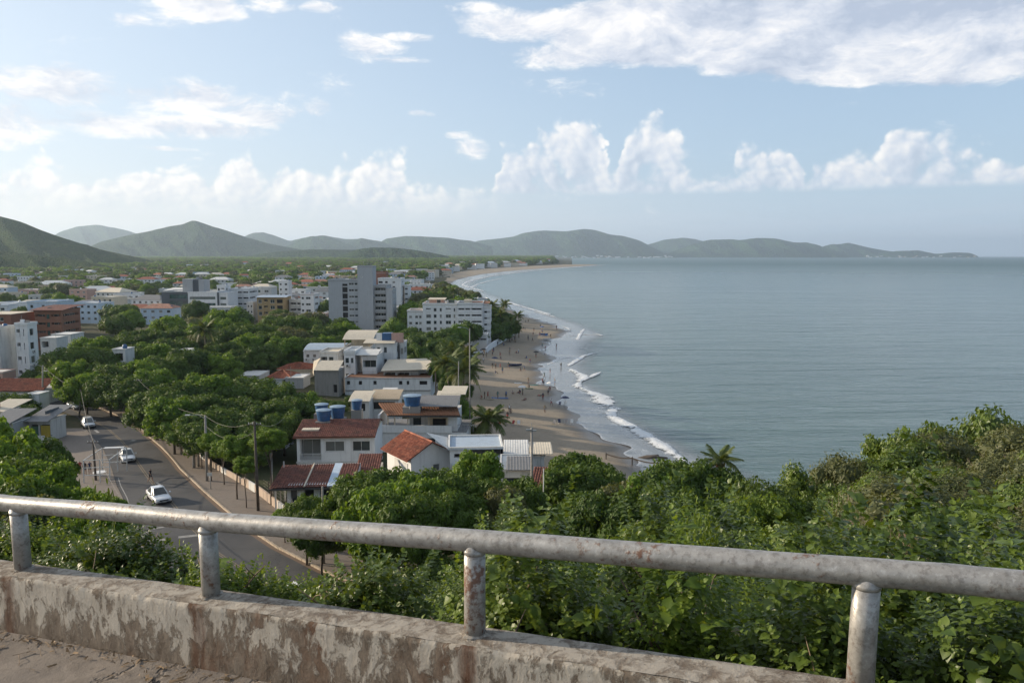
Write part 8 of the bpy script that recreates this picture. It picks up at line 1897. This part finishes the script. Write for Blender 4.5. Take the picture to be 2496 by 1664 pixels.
def make_bodies():
    obs = []
    for k in ('stand', 'walk', 'wave', 'sit', 'lie', 'crouch'):
        J = pose(k); me = bpy.data.meshes.new('body_' + k); me.from_pydata(J, SKEL_E, []); ob = bpy.data.objects.new('body_' + k, me); COL.objects.link(ob)
        sk = ob.modifiers.new('skin', 'SKIN'); bpy.context.view_layer.objects.active = ob
        if not me.skin_vertices:
            import bmesh
            bm = bmesh.new(); bm.from_mesh(me); bm.verts.layers.skin.verify(); bm.to_mesh(me); bm.free()
        for i, v in enumerate(me.skin_vertices[0].data): v.radius = (SKEL_R[i], SKEL_R[i]*.9); v.use_root = (i == 0)
        ob.modifiers.new('sub', 'SUBSURF').levels = 1; obs.append((k, ob, J))
    dg = bpy.context.evaluated_depsgraph_get()
    for k, ob, J in obs:
        me = bpy.data.meshes.new_from_object(ob.evaluated_get(dg)); me.name = 'person_' + k; me.materials.clear()
        for m in (SKIN[0], CM['black'], CM['navy'], HAIR): me.materials.append(m)
        Jv = [Vector(j) for j in J]
        for p in me.polygons:
            c = p.center; best = min(range(len(SKEL_E)), key=lambda e: ((Jv[SKEL_E[e][0]]+Jv[SKEL_E[e][1]])/2 - c).length); a, b = SKEL_E[best]
            if a in (1, 2) or (a, b) in ((0, 1), (3, 14), (3, 18)): mi = 1
            elif a == 0 or (a, b) in ((6, 7), (10, 11)) and (c-Jv[a]).length < (c-Jv[b]).length*1.2: mi = 2
            elif (a, b) == (4, 5) and (c-Jv[5]).y > -.02: mi = 3
            else: mi = 0
            p.material_index = mi; p.use_smooth = True
        BODY[k] = me; old = ob.data; bpy.data.objects.remove(ob); bpy.data.meshes.remove(old)
make_bodies()
POSEW = {'stand': 'standing', 'walk': 'walking', 'wave': 'waving', 'sit': 'sitting', 'lie': 'lying', 'crouch': 'crouching'}
def beach_z(x, y):
    b = float(xR(y)) + 0.8*math.sin(y*0.21) + 0.5*math.sin(y*0.53+1); return float(np.interp(b-x, [-60, -14, 0, 7, 20, 45, 200], [-3.0, -0.75, 0.035, 0.55, 1.35, 1.9, 2.2]))
USEDL = {}
def person(x, y, z, kind, top, bottom, label, rot=None, sk=0, s=1.0):
    o = bpy.data.objects.new('person', BODY[kind]); COL.objects.link(o); o.location = (x, y, z); o.rotation_euler = (0, 0, random.uniform(0, 6.28) if rot is None else rot); o.scale = (s, s, s)
    for i, m in ((0, SKIN[sk]), (1, CM[top] if top != 'skin' else SKIN[sk]), (2, CM[bottom])):
        o.material_slots[i].link = 'OBJECT'; o.material_slots[i].material = m
    tag(o, label, 'person', 'people on the beach'); return o
def beach_people():
    rnd = random.Random(12)
    L = [(910,95),(932,97),(1050,133),(885,168),(900,165),(1204,172),(985,182),(978,228),(930,268),(972,275),(800,268),(804,262),(695,322),(640,318),(1200,338),(1090,405),(755,378),(753,412),(592,400),(590,412),(503,425),(532,425),(663,425),(665,455),(915,445),(503,485),
         (665,535),(742,525),(750,535),(620,535),(590,535),(948,490),(853,565),(893,560),(617,580),(685,580),(1140,590),(1085,632),(1068,682),(1080,682),(932,672),(1140,745),(1185,682),(782,778),(845,775),(858,782),(878,790),(890,835),(900,825),(1045,798),(1122,790),(1072,830),(1152,888),(750,955),(755,965),(733,1022),(490,832),(515,825),(545,820),
         (820,388),(838,392),(1060,188),(1068,196),(1042,228),(1090,228),(1145,252),(1065,338),(1100,345),(720,818),(640,820),(940,728),(1005,440),(1245,530),(1090,960),(505,408),(690,300),(930,255),(600,380),(1200,155)]
    for i, (zx, zy) in enumerate(L):
        d = z4(zx, zy+6); p = atZ(d[0], d[1], 1.2); z = beach_z(p[0], p[1]); p = atZ(d[0], d[1], z); z = beach_z(p[0], p[1])
        kind = rnd.choice(['stand', 'walk', 'walk', 'stand', 'sit', 'wave', 'stand', 'crouch']) if zy < 700 else rnd.choice(['sit', 'stand', 'walk', 'crouch', 'lie'])
        top = rnd.choice(['black', 'navy', 'white', 'red', 'teal', 'grey', 'khaki', 'blue', 'green', 'skin']); bot = rnd.choice(['black', 'navy', 'khaki', 'grey', 'blue', 'red'])
        where = 'on the far sand bulge' if zy < 200 else 'below the sea wall' if zy < 330 else 'short of the sea wall' if zy < 460 else 'beyond the palm clump' if zy < 600 else 'level with the palms' if zy < 750 else 'on the near sand'
        side = 'near water' if (p[0] > float(xR(p[1]))-12) else 'towards houses' if zx < 750 else 'mid beach'
        t = 'bare chested person in %s shorts' % bot if top == 'skin' else 'person in %s top and %s shorts' % (top, bot)
        lab = '%s %s %s, %s' % (t, POSEW[kind], where, side)
        if lab in USEDL: bot = rnd.choice(['green', 'teal', 'white']); t = 'person in %s top and %s trousers' % (top if top != 'skin' else 'white', bot); lab = '%s %s %s, %s' % (t, POSEW[kind], where, side)
        USEDL[lab] = 1
        person(p[0], p[1], z-.01, kind, top, bot, lab, sk=rnd.randrange(2))
    # people by the shelter on the avenue
    for i, (nx, ny, top, bot) in enumerate([(196, 1158, 'red', 'black'), (208, 1160, 'black', 'navy'), (220, 1159, 'navy', 'black')]):
        b = hit(*nat(nx, ny), lo=20); person(b[0], b[1], gz(b[0], b[1])+.1, 'stand', top, bot, 'person in %s top standing by the frame shelter, %s' % (top, ordn(i, 3)), s=1.0)
    b = hit(*nat(367, 1178), lo=20); person(b[0], b[1], gz(b[0], b[1])+.09, 'walk', 'black', 'black', 'person in dark clothes crossing the avenue behind the nearest car', rot=1.2)
    b = hit(*nat(251, 988), lo=20); person(b[0], b[1], gz(b[0], b[1])+.2, 'walk', 'green', 'black', 'person in green walking on the pavement at the bend')
    # parasols, tents, mats, chairs
    def onsand(zx, zy): d = z4(zx, zy); p = atZ(d[0], d[1], 1.2); z = beach_z(p[0], p[1]); p = atZ(d[0], d[1], z); return p[0], p[1], beach_z(p[0], p[1])
    def parasol(zx, zy, col, label, r=1.0, h=2.0):
        x, y, z = onsand(zx, zy); root = empty('parasol', (x, y, z), 0, label, 'parasol', 'parasols on the beach'); mb = MB(); mb.tube([(0, 0, -.1), (.05, 0, h)], .025, 5); mb.obj('pole', M['metal'], root)
        mb = MB(); n = 8; V = [(.05, 0, h)] + [(.05+r*math.cos(i*math.pi/4), r*math.sin(i*math.pi/4), h-.42) for i in range(n)] + [(.05+.55*r*math.cos(i*math.pi/4), .55*r*math.sin(i*math.pi/4), h-.16) for i in range(n)]
        mb.add(V, [(0, 9+i, 9+(i+1) % n) for i in range(n)] + [(9+i, 1+i, 1+(i+1) % n, 9+(i+1) % n) for i in range(n)]); mb.obj('canopy', CM[col], root)
    for q in [(610,492,'navy','dark blue parasol in the wide shadow left of the blue boat'),(1062,182,'blue','blue parasol standing by mats on the far bulge'),(503,408,'black','dark parasol near the palm crowns'),(1140,742,'white','pale parasol on the sunlit strip near the water'),(1280,885,'navy','dark blue parasol over a chair by the notch of wet sand'),(1005,436,'black','black parasol between the long shadows'),(870,785,'white','pale parasol on the shaded sand beside a group'),(1100,268,'blue','blue parasol by the boats below the sea wall')]: parasol(*q)
    def mat_(zx, zy, col, label, l=1.9, w=.9, a=0):
        x, y, z = onsand(zx, zy); mb = MB(); mb.box(-l/2, -w/2, .0, l/2, w/2, .03); mb.box(-l/2, -w/2, .031, -l/2+.35, w/2, .10); o = mb.obj('beach_mat', CM[col]); o.location = (x, y, z+.02); o.rotation_euler = (0, 0, a); tag(o, label, 'mat', 'mats on the beach')
    for q in [(1065,232,'blue','blue mat on the far shaded sand',4,1.2,.1),(1120,275,'white','white mat below the sea wall near the water',3,1),(660,822,'blue','blue mat with people at the left of the shaded sand',3.6,1.4),(835,676,'white','white towel on the sunlit strip'),(985,695,'teal','teal towel on the sunlit strip',2.2,1,.4),(545,835,'khaki','khaki mat at the left of the shaded sand',2.6,1.2),(1180,684,'black','dark mat at the water side of the sunlit strip'),(940,732,'green','green mat on the shadow edge')]: mat_(*q)
    def boat(zx, zy, label, col='navy', L=4.2, a=0.1):
        x, y, z = onsand(zx, zy); root = empty('rowing_boat', (x, y, z+.28), a, label, 'boat'); V = []; F = []; n = 9
        for i in range(n):
            t = -1+2*i/(n-1); w = .62*(1-abs(t)**2.6)+.02; sh = .12*t*t
            V += [(t*L/2, -w, .32+sh), (t*L/2*.92, -w*.65, -.12), (t*L/2*.9, 0, -.24+sh), (t*L/2*.92, w*.65, -.12), (t*L/2, w, .32+sh), (t*L/2*.95, w*.85, .30+sh), (t*L/2*.85, 0, -.05+sh), (t*L/2*.95, -w*.85, .30+sh)]
        for i in range(n-1):
            for k in range(8): F.append((i*8+k, i*8+(k+1) % 8, (i+1)*8+(k+1) % 8, (i+1)*8+k))
        mb = MB(); mb.add(V, F); mb.obj('hull', CM[col], root)
        for q in (-.9, .5): mb = MB(); mb.box(q-.12, -.5, .18, q+.12, .5, .22); mb.obj('thwart', M['white2'], root)
    boat(803, 520, 'dark blue rowing boat lying on the shaded sand'); boat(1110, 272, 'pale rowing boat near the water below the sea wall', 'white', 3.6, .3); boat(1075, 222, 'blue grey rowing boat far up the shaded sand', 'blue', 3.8, -.1)
    def chairs(zx, zy, cols, label, k=3):
        x, y, z = onsand(zx, zy)
        for i in range(k):
            a = random.uniform(-.5, .5)+1.4; root = empty('beach_chair', (x+(i-k/2)*1.15, y+random.uniform(-.5, .5), z+.02), a, '%s, %s' % (label, ordn(i, k)), 'chair', label)
            for s in (-.26, .26):
                mb = MB(); mb.tube([(-.3, s, 0), (.32, s, .62)], .02, 4); mb.tube([(.32, s, 0), (-.3, s, .42)], .02, 4); mb.obj('frame', M['metal'], root)
            mb = MB(); mb.add([(-.3, -.26, .40), (.18, -.26, .30), (.18, .26, .30), (-.3, .26, .40), (.45, -.26, .95), (.45, .26, .95)], [(0, 1, 2, 3), (1, 4, 5, 2)]); mb.obj('seat', CM[cols[i % len(cols)]], root)
    chairs(780, 1082, ['red', 'navy', 'red', 'white'], 'red or blue folding beach chair before the near palm', 4); chairs(1290, 1072, ['grey', 'navy', 'grey', 'white'], 'grey striped beach chair by the wet sand', 4); chairs(1050, 1322, ['black', 'navy'], 'dark beach chair beside the lone pole', 2); chairs(1280, 895, ['navy', 'white'], 'beach chair by the notch of wet sand', 2)
    # the rope fence on posts and the rock at the near end
    def rope_fence():
        P = [atZ(x, y, .6) for x, y in [(1392,1052),(1452,1062),(1520,1074),(1590,1086)]]; root = empty('rope_fence', P[0], 0, 'sagging log and rope fence on short posts across the near end of the beach', 'fence'); b = Vector(P[0])
        for q in P: mb = MB(); v = Vector(q)-b; mb.tube([v-Vector((0, 0, 1.6)), v+Vector((0, 0, .9))], .10, 6); mb.obj('post', M['woodpole'], root)
        for a, c in zip(P, P[1:]):
            a = Vector(a)-b+Vector((0, 0, .7)); c = Vector(c)-b+Vector((0, 0, .7)); mb = MB(); mb.tube([tuple(a.lerp(c, k/6)-Vector((0, 0, .25*math.sin(math.pi*k/6)))) for k in range(7)], .11, 6); mb.obj('log', M['woodpole'], root)
    rope_fence()
    x, y, _ = atZ(1500, 1048, .3); iv, fc = ico(); r = np.random.default_rng(3); V = iv*(1+.18*r.normal(size=(len(iv), 1)))*np.array([2.4, .9, .5]); mb = MB(); mb.add([tuple(v) for v in V], [tuple(f) for f in fc]); o = mb.obj('rock', M['bark'], smooth=True); o.location = (x, y, .0); tag(o, 'low dark rock at the water near the rope fence', 'rock')
beach_people()
# ------------------------------------------------------------------ palms
def palms():
    def P(dx, dyb, Y): p = atY(dx, dyb, Y); return p[0], p[1]
    def pm(dx, dytop, Y, L, label, lean=(0, 0), nf=20):
        p = atY(dx, dytop, Y); g = gz(p[0], Y) if p[0] < float(xL(Y))-1 else beach_z(p[0], Y); palm(p[0]-lean[0], Y-lean[1], p[2]-g, L, label, lean, nf, z=g)
    pm(1066, 852, 150, 4.6, 'coconut palm in the middle of the clump by the white cluster, nearest the sand', (.5, 0), 22); pm(1026, 836, 156, 4.4, 'coconut palm at the left of the clump by the white cluster', (-.4, 0), 20); pm(1070, 820, 168, 4.2, 'coconut palm behind the middle one of the clump', (.3, 0), 18); pm(1042, 806, 176, 4.0, 'dark crowned palm at the back of the clump', (-.3, 0), 18)
    pm(1122, 966, 122, 3.9, 'broad coconut palm standing alone on the near beach', (.2, 0), 24)
    pm(1655, 1060, 60, 1.9, 'palm rising over the bushes against the sea', (.2, 0), 16)
    for i, (dx, dy, Y, L) in enumerate([(1130,702,300,3.6),(1150,722,296,3.4),(1172,738,290,3.2),(1118,735,286,3.2),(1185,745,284,3.0),(1160,700,315,3.4),(1040,670,400,4.0),(1070,680,385,3.8),(1022,665,420,3.8),(1190,725,300,3.0)]):
        pm(dx, dy, Y, L, 'palm in the tall row behind the beach hotel, %s' % ordn([6, 5, 3, 7, 9, 4, 1, 2, 0, 8].index(i) if False else sorted([1130,1150,1172,1118,1185,1160,1040,1070,1022,1190]).index(dx), 10), (random.uniform(-.8, .8), 0), 15)
    pm(470, 758, 196, 4.0, 'shaggy olive palm standing in the dense park belt', (0, 0), 22); pm(980, 668, 420, 3.6, 'palm left of the hotel roof room', (0, 0), 14); pm(1000, 835, 168, 2.6, 'small dark palm between the veranda house and the palm clump', (0, 0), 14); pm(415, 1003, 108, 1.6, 'tiny palm at the garden wall', (0, 0), 12)
palms()
settle_labels()
